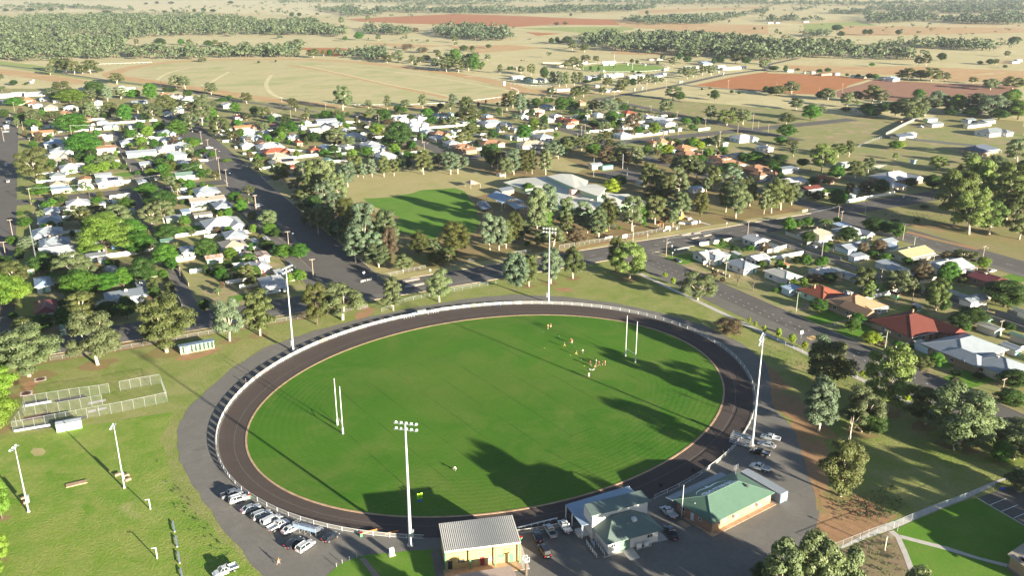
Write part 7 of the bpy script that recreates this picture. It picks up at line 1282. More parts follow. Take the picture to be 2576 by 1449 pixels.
for a in [('sedan', 'black', 'B3', 1650, 1172, -PI / 2, 'black sedan at the kerb below the corner lawn'), ('hatch', 'silver', 'B3', 1925, 1170, 0, 'silver car beside the white fence of the corner house'), ('ute', 'white', 'B3', 2460, 990, -PI / 2, 'white truck outside the white garage'), ('sedan', 'white', 'B4', 465, 1038, .1, 'white sedan parked in the back lane'),
          ('wagon', 'white', 'B3', 2510, 348, 0, 'white wagon on the lawn north of the junction'), ('ute', 'white', 'B3', 2490, 380, .1, 'white truck below the white wagon on the lawn'), ('hatch', 'silver', 'B1', 60, 228, PI / 2, 'silver car driving on the wide left street, farther one'), ('hatch', 'white', 'B1', 80, 385, PI / 2, 'white car driving on the wide left street, nearer one'),
          ('wagon', 'white', 'B1', 1825, 492, 0, 'white wagon in the drive below the cross street'), ('hatch', 'white', 'B1', 1795, 1137, 0, 'white car beside the silver-roofed house'), ('hatch', 'white', 'C1', 1400, 142, -PI / 2, 'white car under the carport facing the cross street'), ('sedan', 'silver', 'C1', 2350, 352, 0, 'silver car behind the blue-green gum on the cross street'), ('hatch', 'white', 'C1', 2465, 342, 0, 'white car right of the blue-green gum on the cross street'),
          ('wagon', 'silver', 'B2', 50, 628, .3, 'silver wagon at the edge of the wide main street'), ('sedan', 'white', 'B2', 185, 228, .2, 'white car in front of the beige-roofed house by the main street'), ('ute', 'white', 'A4', 1522, 1262, PI / 2, 'white truck in the yard beside the grey sheds'), ('sedan', 'white', 'B4', 2225, 1275, 0, 'white car beside the maroon-roofed house'), ('hatch', 'silver', 'B3', 2500, 490, .1, 'silver car under the gums east of the school'),
          ('sedan', 'silver', 'B1', 1095, 580, -PI / 2, 'silver car in the yard with the white shed'), ('wagon', 'blue', 'B1', 1160, 1045, .3, 'dark car behind the huge pine'), ('hatch', 'white', 'A1', 1995, 1425, PI / 2, 'white car on the main street north of the junction'), ('sedan', 'silver', 'A1', 60, 1310, 0, 'silver car on the far left street corner'), ('wagon', 'white', 'C4', 1530, 610, -PI / 2, 'white wagon under the small carport'), ('sedan', 'blue', 'B4', 5, 370, 0, 'dark car beside the silver-roofed house by the school road'),
          ('ute', 'white', 'B1', 2080, 50, 0, 'white truck parked under trees beside the main street'), ('sedan', 'white', 'C4', 800, 75, 0, 'white car beside the orange-roofed house')]: streetcar(*a)
def caravan(reg, x, y, label, L=5, rz=0):
    t = thing('caravan', label, 'caravan', (*S(reg, x, y), -.1), rz); mb = MB(); mb.prism([(-L / 2, 0.5), (L / 2 - .3, .5), (L / 2, 1.3), (L / 2 - .5, 2.5), (-L / 2 + .2, 2.5)], -1.1, 1.1)
    me = mb.mesh('body', M['white']); [setattr(v, 'co', Vector((v.co.x, v.co.z, v.co.y))) for v in me.vertices]; me.flip_normals(); put('body', me, t); MB().box(-.8, .6, -1.13, -1.1, 1.4, 2.0).build('window', M['glass'], t)
    for s in (-1.05, 1.05): MB().tube([(0, s - .08, .36), (0, s + .08, .36)], .34, 10).build('wheel', M['rubber'], t)
caravan('B1', 820, 415, 'white caravan beside the orange-roofed house'); caravan('A3', 1590, 1415 - 100, 'white caravan in a northern yard'); caravan('C4', 1880, 395, 'white caravan between the red roof and the cream shed', 4.5, -1.2)

# ------------------------------------------------------------------ people
def person_mesh(pose, seed):
    """one continuous skinned body; returns meshes for body, shirt, shorts, hair"""
    P = dict(run=dict(hipy=.93, lean=.12, kL=(.28, .50), fL=(.42, .06), kR=(-.05, .50), fR=(-.42, .22), eL=(-.22, 1.12), hL=(-.05, .98), eR=(.18, 1.12), hR=(.38, 1.22)),
             stand=dict(hipy=.94, lean=.02, kL=(.03, .50), fL=(.0, .05), kR=(.02, .50), fR=(-.02, .05), eL=(-.05, 1.16), hL=(.05, .92), eR=(-.02, 1.16), hR=(.16, 1.0)),
             crouch=dict(hipy=.50, lean=.38, kL=(.34, .46), fL=(.10, .05), kR=(.38, .42), fR=(.16, .05), eL=(.42, .66), hL=(.52, .40), eR=(.46, .62), hR=(.58, .34)))[pose]
    V, E, R = [], [], []
    def v(x, y, z, r, p=None):
        V.append((x, y, z)); R.append(r); i = len(V) - 1
        if p is not None: E.append((p, i))
        return i
    h = P['hipy']; ln = P['lean']; pel = v(0, 0, h, .13); ch_ = v(ln * .6, 0, h + .27, .14, pel); up = v(ln, 0, h + .47, .13, ch_); nk = v(ln * 1.1, 0, h + .60, .055, up); hd = v(ln * 1.15 + .02, 0, h + .70, .085, nk); v(ln * 1.15 + .01, 0, h + .80, .08, hd)
    sh = Vector((ln, 0, h + .49)); dz = h - .94
    for s, kk, ff, ee, hh in ((1, P['kL'], P['fL'], P['eL'], P['hL']), (-1, P['kR'], P['fR'], P['eR'], P['hR'])):
        a = v(0, s * .09, h - .05, .095, pel); b = v(kk[0], s * .11, kk[1], .062, a); c = v(ff[0], s * .11, ff[1] + .03, .042, b); v(ff[0] + .15, s * .12, ff[1], .04, c)
        a = v(sh.x, s * .19, sh.z, .062, up); b = v(sh.x + ee[0], s * .25, ee[1] + (0 if pose == 'crouch' else dz), .042, a); c = v(sh.x + hh[0], s * .24, hh[1] + (0 if pose == 'crouch' else dz), .03, b) if pose != 'crouch' else v(hh[0], s * .2, hh[1], .03, b)
        q = V[c]; d = (Vector(q) - Vector(V[b])).normalized()
        for j, (o, l) in enumerate(((-.03, .075), (-.01, .085), (.01, .08), (.03, .065))): k1 = v(q[0] + d.x * .05 + o * .6, q[1] + o * .5, q[2] + d.z * .05, .012, c); v(q[0] + d.x * (.05 + l) + o * .6, q[1] + o * .5, q[2] + d.z * (.05 + l), .009, k1)
        v(q[0] + d.x * .04, q[1] - s * .05, q[2] + d.z * .04 + .01, .012, c)
    me = bpy.data.meshes.new('body'); me.from_pydata(V, E, []); ob = bpy.data.objects.new('body', me); COL.objects.link(ob); sk = ob.modifiers.new('skin', 'SKIN'); sk.use_smooth_shade = True
    for i, r in enumerate(R): me.skin_vertices[0].data[i].radius = (r, r)
    me.skin_vertices[0].data[0].use_root = True; sb = ob.modifiers.new('sub', 'SUBSURF'); sb.levels = 1; sb.render_levels = 1
    bpy.context.view_layer.update(); m2 = bpy.data.meshes.new_from_object(ob.evaluated_get(bpy.context.evaluated_depsgraph_get())); bpy.data.objects.remove(ob); m2.materials.clear(); m2.materials.append(M['skin'])
    def shell(name, test, off):
        import bmesh
        bm = bmesh.new(); bm.from_mesh(m2); bmesh.ops.delete(bm, geom=[f for f in bm.faces if not test(f.calc_center_median())], context='FACES'); bm.normal_update()
        for w_ in bm.verts: w_.co += w_.normal * off
        m = bpy.data.meshes.new(name); bm.to_mesh(m); bm.free(); return m
    arm = .23
    shirt = shell('shirt', lambda c: h + .02 < c.z < h + .56 and abs(c.y) < arm + .03 and c.x < ln + .2, .016)
    shorts = shell('shorts', lambda c: h - .30 < c.z <= h + .06 and abs(c.y) < .2 and c.x < .33, .018)
    hair = shell('hair', lambda c: c.z > h + .76 or (c.z > h + .66 and c.x < ln * 1.15 - .02), .012)
    boots = shell('boots', lambda c: c.z < (.10 if pose != 'run' else .1), .008); return m2, shirt, shorts, hair, boots
POSES = {k: person_mesh(k, 0) for k in ('run', 'stand', 'crouch')}
CLO = {k: plain('cloth_' + k, c, .8) for k, c in dict(orange=(.70, .25, .06), white=(.75, .75, .72), black=(.03, .03, .035), navy=(.02, .03, .09), maroon=(.25, .04, .05), yellow=(.65, .45, .05), red=(.5, .05, .04)).items()}
for k, c in dict(brown=(.05, .03, .02), fair=(.25, .16, .07)).items(): CLO['hair_' + k] = plain('hair_' + k, c, .7)
PM = {}
def person(pose, g, rz, top, bot, hair, label, group=None, z=-.035):
    ms = POSES[pose]; t = thing('person', label, 'person', (g[0], g[1], z), rz, group); b = put('body', ms[0], t)
    for nm, m_, c in (('shirt', ms[1], top), ('shorts', ms[2], bot), ('hair', ms[3], 'hair_' + hair), ('boots', ms[4], 'black' if bot != 'black' else 'white')):
        key = (pose, nm, c)
        if key not in PM: q = m_.copy(); q.materials.clear(); q.materials.append(CLO[c]); PM[key] = q
        put(nm, PM[key], t)
    t.scale = (1.04, 1.04, 1.04); return t
G2 = 'players training on the field'
for i, (x, y, ps, tp, bt, lb) in enumerate(((368, 420, 'stand', 'orange', 'black', 'player in orange top, left of the far pair'), (396, 410, 'stand', 'maroon', 'white', 'player in maroon top, right of the far pair'), (533, 600, 'run', 'navy', 'yellow', 'player in navy top running below the far pair'), (592, 560, 'run', 'yellow', 'red', 'player in yellow top bending beside another in red'), (607, 568, 'stand', 'red', 'white', 'player in red top beside the one in yellow'),
      (645, 680, 'run', 'navy', 'yellow', 'running player in navy top and yellow shorts'), (712, 668, 'stand', 'white', 'maroon', 'player in white top standing alone above the group'), (785, 785, 'run', 'maroon', 'black', 'leftmost player of the group, in maroon top'), (846, 770, 'stand', 'white', 'black', 'player in white top at the back of the group'), (830, 808, 'crouch', 'orange', 'white', 'player crouching in front of the group'),
      (877, 790, 'run', 'red', 'black', 'player in red top in the middle of the group'), (909, 783, 'stand', 'black', 'maroon', 'player in black top, second from the right of the group'), (935, 783, 'stand', 'orange', 'navy', 'player in orange top, rightmost of the group'), (772, 905, 'stand', 'white', 'white', 'coach dressed all in white standing below the group'))):
    person(ps, S('C3', x, y), random.uniform(0, 6.28), tp, bt, 'brown' if i % 2 else 'fair', lb, G2)
for i, (x, y) in enumerate(((780, 826), (792, 830), (812, 832), (824, 826))): t = thing('drink_bottle', 'small white item on the turf below the group of players, %s from the left' % ORD[i + 1], 'bottle', (*S('C3', x, y), -.035), 0, 'white items on the turf'); MB().tube([(0, 0, 0), (0, 0, .3), (0, 0, .4)], [.12, .12, .05], 8).build('bottle', M['white'], t); MB().tube([(0, 0, .4), (0, 0, .46)], .05, 6).build('cap', M['bluev'], t)
for i, (x, y, c) in enumerate(((590, 683, 'lime'), (727, 788, 'lime'), (630, 596, 'aqua'), (480, 492, 'aqua'), (318, 450, 'aqua'), (700, 725, 'aqua'), (333, 612, 'lime'), (568, 552, 'redlamp'))): t = thing('marker_cone', '%s training cone on the turf, %s of the scattered cones from the left' % ({'lime': 'lime', 'aqua': 'teal', 'redlamp': 'red'}[c], ORD[[5, 8, 6, 3, 1, 7, 2, 4][i]]), 'cone', (*S('C3', x, y), -.035), 0, 'training cones'); MB().tube([(0, 0, 0), (0, 0, .12)], [.16, .05], 8).build('cone', M[c], t)
person('crouch', S('D2', 2003, 408), 2.4, 'white', 'black', 'brown', 'lone person crouching on the near half of the field')
person('run', S('D2', 240, 1338), .1, 'orange', 'white', 'brown', 'person in orange walking across the gravel near the parked cars', z=-.07)
person('stand', S('C1', 2440, 965), 0, 'navy', 'black', 'brown', 'person in navy standing at the track fence on the left', z=-.07)
# ------------------------------------------------------------------ power poles, lamps, wires
POLES = []
ARM = MB().box(-1.1, 1.1, -.06, .06, -.07, .07).mesh('crossarm', M['timber']); INS = MB().cyl(0, 0, 0, .22, .05, 6).mesh('insulator', M['white'])
OUT = MB(); OUT.tube([(0, 0, 0), (.9, 0, .35), (2.2, 0, .45)], .045, 5); OUT = OUT.mesh('lamp_arm', M['galv']); LH = MB().box(2.0, 2.8, -.13, .13, .38, .5).mesh('lamp_head', M['lamp'])
def pole(reg, x, b, tp, zone, light=False, mat='timber', arm=True):
    g = S(reg, x, b); h = HT(zp(reg, x, b), zp(reg, x, tp)); h = max(5.0, min(h, 14)); rz = random.choice((0, math.pi / 2))
    t = thing('power_pole' if arm else 'lamp_post', None, None, (g[0], g[1], -.1), rz); MB().tube([(0, 0, 0), (0, 0, h)], [.17, .12], 7).build('pole', M[mat], t)
    if arm:
        put('crossarm', ARM, t, (0, 0, h - .3)); [put('insulator', INS, t, (q, 0, h - .23)) for q in (-1, -.4, .4, 1)]
    if light: put('lamp_arm', OUT, t, (0, 0, h * .72 if arm else h - .5), math.pi * .5 * random.choice((1, -1))); put('lamp_head', LH, t, (0, 0, h * .72 if arm else h - .5), t.children[-1].rotation_euler.z)
    POLES.append((g[0], g[1], t, zone, light, arm, mat)); return (g[0], g[1], h - .05)
PL = [('B1', 'beside the wide main street', "2187 355 135; 2150 165 50 L; 2255 425 255 L; 2540 650 510; 1460 1110 1015; 1550 1430 1330; 1590 390 320 L; 1775 580 470"), ('B1', 'beside the wide left street', "125 910 750; 55 1110 970; 310 605 440; 690 470 370; 625 1000 900"),
      ('B2', 'beside the wide main street', "22 650 510; 342 1000 870 L; 588 1330 1145"), ('B2', 'north of the school field', "1690 75 -20 L; 2170 80 10"), ('B3', 'around the school court and street', "820 330 140 l; 1108 250 100 l; 1150 400 240 l; 1450 120 10 L; 2065 80 -60; 1800 170 100; 2185 275 205 L; 1900 130 60"),
      ('B3', 'beside the cross street', "1210 975 810 G; 1540 1120 940 L; 2350 900 770; 2125 1365 1175 G; 2480 1180 1170"), ('B4', 'around the eastern junction', "530 590 470; 705 735 620; 970 715 570 G; 735 775 670; 1345 960 795; 1455 1030 920 G; 2140 1135 1015 L"), ('B4', 'along the eastern back lane', "540 1130 950; 1110 1490 1240; 165 1240 1110; 90 430 330; 1465 1500 1380; 500 1330 1240"),
      ('C4', 'on the verge facing the park', "285 265 50 G; 1162 660 430 LG; 2330 1060 955; 800 410 330"), ('C4', 'in the back yards behind the red roof', "1430 200 -60; 2305 490 330"), ('A1', 'in the north-western streets', "145 1100 1010; 105 1190 1130; 230 1290 1200; 712 1350 1240; 1230 1300 1200; 1600 850 800; 2010 910 840; 2000 1400 1300; 2065 1460 1380; 2335 1180 1130; 305 1460 1360; 850 1060 985; 40 1400 1260 L"),
      ('A2', 'in the northern streets', "275 1010 960; 365 1170 1090; 713 1090 1030; 540 1180 1120; 1240 1225 1130 L; 1025 1210 1150; 1150 1255 1200; 1290 1350 1270; 1145 1380 1310; 1670 1420 1320 L; 2465 1150 1080; 2305 1400 1320"), ('A3', 'along the streets north of the school', "1025 980 910; 1390 1095 1040 L; 1648 1160 1105 L; 1930 1250 1150 L; 2250 1325 1230; 2397 1285 1100; 2155 880 790; 700 1375 1250; 735 1325 1230; 660 1400 1320; 2068 1470 1300; 940 1355 1310; 1160 1050 990 L; 2455 1270 1200; 1510 1370 1310; 1660 1340 1270"),
      ('A3', 'beside the second oval', "1245 880 800; 1300 870 800; 1346 900 790; 1540 870 790; 1770 330 260; 645 300 275; 1840 780 740; 580 480 395"), ('A4', 'among the red fields', "748 870 835; 740 965 880; 515 910 875; 2320 545 460; 2340 545 455; 2362 545 450; 1735 830 700; 1412 612 510; 2435 660 560; 95 860 830; 10 1310 1230"), ('A2', 'beyond the racecourse', "1780 365 320; 2195 410 355; 1610 300 250")]
PT = {}
for reg, zn, s in PL:
    for t_ in s.split(';'):
        q = t_.split(); fl = q[3] if len(q) > 3 else ''
        PT[(reg, int(q[0]))] = pole(reg, float(q[0]), float(q[1]), float(q[2]), zn, 'L' in fl, 'polegreen' if 'G' in fl else 'galv' if 'l' in fl else 'timber', 'l' not in fl)
def wire(label, a, b, sag=1.2, k=3):
    t = thing('overhead_wire', label, 'wire', a)
    for i in range(k):
        o = (i - (k - 1) / 2) * .7; d = Vector((b[0] - a[0], b[1] - a[1])).normalized(); n = Vector((-d.y, d.x)) * o; pts = []
        for j in range(11): u = j / 10; pts.append(((b[0] - a[0]) * u + n.x, (b[1] - a[1]) * u + n.y, (b[2] - a[2]) * u - 4 * sag * u * (1 - u)))
        MB().tube(pts, .014, 4, cap=False).build('strand', M['galv'], t)
for i, (a, b, lb) in enumerate(((('B1', 2187), ('B1', 1590), 'wires from the main street corner pole west above the cross street'), (('B1', 1590), ('B1', 310), 'wires crossing the western back lane towards the left street'), (('B1', 2255), ('B2', 22), 'wires along the wide main street at the northern junction'), (('B2', 342), ('B2', 588), 'wires along the nearer stretch of the main street'), (('B2', 22), ('B2', 342), 'wires along the middle stretch of the main street'), (('B1', 2187), ('B2', 22), 'wires from the corner pole over the main street'),
     (('B3', 1540), ('B3', 1210), 'wires over the cross street in front of the school'), (('B3', 1540), ('B3', 2350), 'wires along the cross street by the traffic islands'), (('B3', 2350), ('B4', 705), 'wires along the cross street to the eastern junction'), (('B4', 705), ('B4', 1345), 'wires along the eastern road from the junction'), (('B4', 1345), ('B4', 2140), 'wires along the eastern road past the gum stand'), (('B3', 1540), ('B3', 2125), 'wires along the park road from the corner'), (('B3', 2125), ('C4', 285), 'wires along the park road beside the red roof'), (('C4', 285), ('C4', 1162), 'wires along the park road beside the tan roof'), (('A1', 712), ('A1', 230), 'wires across the round street trees in the north-west'), (('A1', 712), ('A1', 1230), 'wires east from the pole by the round street trees'))):
    wire(lb, PT[a], PT[b])
ms = thing('radio_mast', 'thin lattice radio mast beside the pale blue roofed house at the left', 'mast', (*S('B1', 385, 1300), -.1)); mb = MB(); hm = 22
for q in ((.25, .2), (-.25, .2), (0, -.25)): mb.tube([(q[0], q[1], 0), (q[0] * .5, q[1] * .5, hm)], .035, 4)
for i in range(22): mb.bar((.25 * (1 - i / 44), .2, i), (-.25, .2, i + 1), .03, .03); mb.bar((-.25, .2, i), (0, -.25, i + 1), .03, .03)
mb.build('lattice', M['galv'], ms)
# road furniture
def island(label, s, w=1.2):
    pts = P_(s); cx, cy = sum(p[0] for p in pts) / len(pts), sum(p[1] for p in pts) / len(pts); t = thing('traffic_island', label, 'traffic island', (cx, cy, -.06)); mb = MB(); mb.prism([(p[0] - cx, p[1] - cy) for p in pts][::-1], 0, .14); mb.build('kerb', M['kerb'], t)
    k = MB(); k.prism([((p[0] - cx) * .75, (p[1] - cy) * .75) for p in pts][::-1], .14, .16); k.build('infill', M['concrete'], t)
for i, (s, lb) in enumerate((("B3 1675,905 1780,893 1790,905 1700,915", 'westernmost'), ("B3 1800,885 1880,875 1885,890 1820,900", 'one nearest the school fence'), ("B3 1775,945 1860,925 1870,935 1785,952", 'one below the westernmost'), ("B3 1905,912 1985,898 1992,908 1920,928", 'middle'), ("B3 1872,968 1930,955 1945,970 1870,990", 'one by the corner house fence'), ("B3 1975,945 2110,940 2060,965 1975,975", 'easternmost'), ("B2 1470,1362 1640,1330 1645,1350 1480,1382", 'upper of the two at the western crossing'), ("B2 1500,1415 1690,1378 1690,1398 1560,1425 1500,1428", 'lower of the two at the western crossing'))):
    island('kerbed traffic island on the cross street, the %s' % lb, s)
def post_sign(label, reg, x, b, h=2.4, w=.7, hh=.7, mat='white', rz=0, group=None):
    t = thing('road_sign', label, 'sign', (*S(reg, x, b), -.07), rz, group); MB().cyl(0, 0, 0, h, .04, 5).build('post', M['galv'], t); MB().box(-w / 2, w / 2, -.06, -.03, h - hh, h).build('face', M[mat], t)
for a in (('white sign at the kerb end of the school road verge', 'B3', 2140, 830, 2.4, .5, .6), ('white give way sign at the street end of the school tree belt', 'B2', 1092, 1330, 2.6, .9, .8), ('white round sign beside the she-oaks at the crossing', 'B2', 1750, 1300, 2.4, .6, .8), ('small sign on the school side verge of the cross street', 'B3', 1355, 950, 2.4, .5, .5), ('orange edged sign in front of the orange-barked tree', 'B3', 950, 880, 1.2, 1.2, .6, 'yellow'), ('small white sign by the corner lawn', 'B3', 1602, 1130, 2.4, .5, .6), ('white sign on the park side of the corner junction', 'B3', 1598, 1060, 2.4, .5, .6), ('tall white sign on the park road near the painted patch', 'C4', 335, 520, 3.2, 1.3, 1.3), ('white real estate board at the drive between the tan and red roofs', 'C4', 672, 400, 1.6, 1.3, 1.1), ('pale sign board at the end of the cream eastern fence', 'B4', 1350, 545, 1.6, 1.2, 1.0), ('dark gate posts sign on the eastern road', 'B4', 1485, 580, 1.8, .9, .9, 'concrete'), ('white sign in the middle northern street', 'A3', 452, 1300, 3, 1.5, 1.5), ('second white sign in the middle northern street', 'A3', 558, 1280, 3, 1.2, 1.2), ('white sign on the cross street beyond the school field', 'A2', 1600, 1410, 3, 2, 1.2), ('white finish post on the racecourse', 'A2', 2485, 855, 6, 2, 5)):
    post_sign(*a)
sheet('painted_patch', P_("C4 385,505 455,485 510,515 435,533"), -.045, 'B3' if 0 else plain('school_zone_paint', (.62, .40, .16), .7)); dg = MB()
num = text_mesh('40', 2.6, M['black'], .02, .0); o = put('speed_number', num, None); gg = S('C4', 445, 508); o.location = (gg[0], gg[1], -.040); o.rotation_euler = (0, 0, -math.pi / 2 + math.pi); tag(o, kind='structure')
hr = thing('barrier_rail', 'white pipe barrier rails on the street corner below the school tree belt', 'barrier', (*S('B2', 1115, 1370), -.07), .3); mb = MB()
for s in (-1.6, 1.6):
    for z in (.35, .7, 1.0): mb.bar((s - 1.2, 0, z), (s + 1.2, 0, z), .07, .07)
    for q in (-1.2, 0, 1.2): mb.bar((s + q, 0, 0), (s + q, 0, 1.0), .08, .08)
mb.build('rail', M['white'], hr)
hr = thing('barrier_rail', 'white barrier frame on the verge tip at the eastern junction', 'barrier', (*S('B4', 375, 682), -.07), .1); mb = MB()
for z in (.3, .7, 1.1, 1.5): mb.bar((-2, 0, z), (2, 0, z), .08, .08)
for q in (-2, 0, 2): mb.bar((q, 0, 0), (q, 0, 1.6), .1, .1)
mb.build('rail', M['white'], hr)
gt = thing('farm_gate', 'open mesh vehicle gate between two gums behind the far fence', 'gate', (*S('C2', 1080, 218), -.09), .25); mb = MB()
for z in (.15, .6, 1.1): mb.bar((-2.2, 0, z), (2.2, 0, z), .06, .06)
for q in (-2.2, -1.1, 0, 1.1, 2.2): mb.bar((q, 0, 0), (q, 0, 1.2), .06, .06)
mb.build('frame', M['galv'], gt)
for i, (x, y) in enumerate(((800, 830), (830, 815), (900, 830), (935, 812), (975, 830), (1020, 820), (870, 845))):
    t = thing('picnic_table', 'green picnic table on the grass before the school, %s from the left' % ORD[[1, 2, 4, 5, 6, 7, 3][i]], 'picnic table', (*S('B3', x, y), -.1), .2 * i, 'green picnic tables'); MB().box(-1, 1, -.4, .4, .7, .76).build('table_top', M['green'], t)
    for s in (-.75, .75): MB().box(-1, 1, s - .15, s + .15, .42, .46).build('seat', M['green'], t)
    for s in (-.7, .7): MB().box(s - .05, s + .05, -.8, .8, .1, .16).build('leg', M['galv'], t)
for i, (x, y, m_) in enumerate(((1690, 745, 'yellow'), (1700, 715, 'yellow'), (1470, 790, 'orangecloth'), (1695, 800, 'white'), (1750, 798, 'white'), (1770, 755, 'concrete'), (1870, 780, 'concrete'))):
    t = thing('play_block', '%s play equipment block in the school playground, %s from the left' % ({'yellow': 'yellow', 'orangecloth': 'orange', 'white': 'white', 'concrete': 'grey'}[m_], ORD[[2, 4, 1, 3, 5, 6, 7][i]]), 'play equipment', (*S('B3', x, y), -.1), i * .7); MB().box(-1.6, 1.6, -.5, .5, 0, .7).build('base', M[m_], t); MB().box(-1.2, 1.2, -.3, .3, .7, 1.1).build('top', M[m_], t)
for i, (x, y) in enumerate(((1450, 850), (1462, 848), (1478, 846), (1510, 840), (1600, 830), (1612, 828))):
    t = thing('totem_pole', 'decorated garden post behind the school fence, %s from the left' % ORD[i + 1], 'post', (*S('B3', x, y), -.1), 0, 'garden posts'); MB().cyl(0, 0, 0, 2.6, .13, 6).build('post', M['salmon' if i % 2 else 'timber'], t)

# ------------------------------------------------------------------ yard fences
def occupied(x, y, pad=.4):
    for (hx, hy, W, D, *_r) in HOUSES:
        if abs(x - hx) < W / 2 + pad and abs(y - hy) < D / 2 + pad + 1: return True
    return False
FEN = {}
def yard_fence(label, pts, h=1.75, mat='white', pw=2.4, whole=False, group=None, check=True):
    t = thing('yard_fence', label, 'fence', (pts[0][0], pts[0][1], -.12), 0, group); ox, oy = pts[0]; cnt = 0; mbw = MB()
    for a, b in zip(pts[:-1], pts[1:]):
        L = math.hypot(b[0] - a[0], b[1] - a[1]); n = max(1, round(L / pw)); s = L / n; rz = math.atan2(b[1] - a[1], b[0] - a[0]); key = (mat, round(s, 2), h)
        if not whole and key not in FEN: FEN[key] = (MB().box(-s / 2 + .03, s / 2 - .03, -.02, .02, .02, h).mesh('fence_panel', M[mat]), MB().box(-.04, .04, -.045, .045, 0, h + .03).mesh('post', M[mat]))
        for i in range(n):
            u = (i + .5) / n; mx, my = a[0] + (b[0] - a[0]) * u, a[1] + (b[1] - a[1]) * u
            if check and occupied(mx, my): continue
            cnt += 1
            if whole: mbw.bar((mx - ox - math.cos(rz) * (s / 2 - .03), my - oy - math.sin(rz) * (s / 2 - .03), h / 2), (mx - ox + math.cos(rz) * (s / 2 - .03), my - oy + math.sin(rz) * (s / 2 - .03), h / 2), .06, h)
            else: put('fence_panel', FEN[key][0], t, (mx - ox, my - oy, 0), rz); put('post', FEN[key][1], t, (mx - ox - math.cos(rz) * s / 2, my - oy - math.sin(rz) * s / 2, 0), rz)
    if whole and cnt: tag(mbw.build('fence_panels', M[mat], t), kind='stuff')
    if not cnt: LABELS[label].pop(); bpy.data.objects.remove(t)
M['fw'] = plain('fence_white', (.66, .65, .60), .55, 0, .05); M['fc'] = plain('fence_cream', (.56, .50, .38), .6, 0, .06); M['fg'] = plain('fence_grey', (.17, .18, .175), .6, 0, .08); M['fm'] = plain('fence_green', (.42, .50, .38), .6, 0, .08)
blocks = [('west of the western back lane', -14, 35, 352, 548, 'A'), ('between western lane and main street', 41.5, 85, 345, 548, 'A'), ('west of the northern back lane', -14, 43.5, 578, 780, 'A'), ('between northern lane and main street', 51.5, 90, 578, 780, 'A'),
          ('just east of the main street', 118, 180, 580, 780, 'B'), ('in the middle of the north blocks', 184, 244, 585, 780, 'B'), ('east of the northern side street', 261, 315, 575, 790, 'B'), ('towards the north-eastern corner', 318, 374, 575, 780, 'B'), ('in the far north-eastern block', 390, 508, 575, 690, 'B'),
          ('north of the eastern junction', 379, 440, 352, 540, 'C'), ('west of the eastern back lane', 262, 298, 130, 306, 'C'), ('east of the eastern back lane', 307, 345, 130, 306, 'C'), ('far out on the north-western side', -14, 90, 805, 900, 'B')]
rf_ = random.Random(3)
for zn, xa, xb, ya, yb_, tp in blocks:
    y = ya + 6; i = 0
    while y < yb_ - 4:
        i += 1; m_ = rf_.choice(['fw', 'fw', 'fc', 'fw'] if tp != 'C' else ['fg', 'fw', 'fg', 'fc']); half = (xa + xb) / 2; x0_, x1_ = (xa, xb) if rf_.random() < .3 else rf_.choice(((xa + 3, half + 4), (half - 4, xb - 3)))
        yard_fence('%s yard fence %s, %s from the near end' % ({'fw': 'white', 'fc': 'cream', 'fg': 'grey'}[m_], zn, ordn(i)), [(x0_, y), (x1_, y)], rf_.choice((1.5, 1.8)), m_, 2.4, tp == 'B')
        y += rf_.uniform(20, 34) if tp != 'C' else rf_.uniform(22, 34)
for lb, x_, ya, yb_ in (('west side of the near lane', 35.2, 340, 545), ('east side of the near lane', 41.3, 340, 545), ('west side of the farther lane', 43.7, 572, 780), ('east side of the farther lane', 51.3, 572, 780), ('west side of the eastern lane', 299.2, 120, 306), ('east side of the eastern lane', 306.3, 120, 306)):
    k = 0
    for y in range(ya, yb_ - 10, 24):
        k += 1
        if rf_.random() < .25: continue
        yard_fence('%s fence on the %s, %s stretch from near end' % ('grey' if 'eastern' in lb else 'pale', lb, ordn(k)), [(x_, y), (x_, y + 21)], 1.7, 'fg' if 'eastern' in lb else rf_.choice(('fw', 'fc', 'fg')), 2.4)
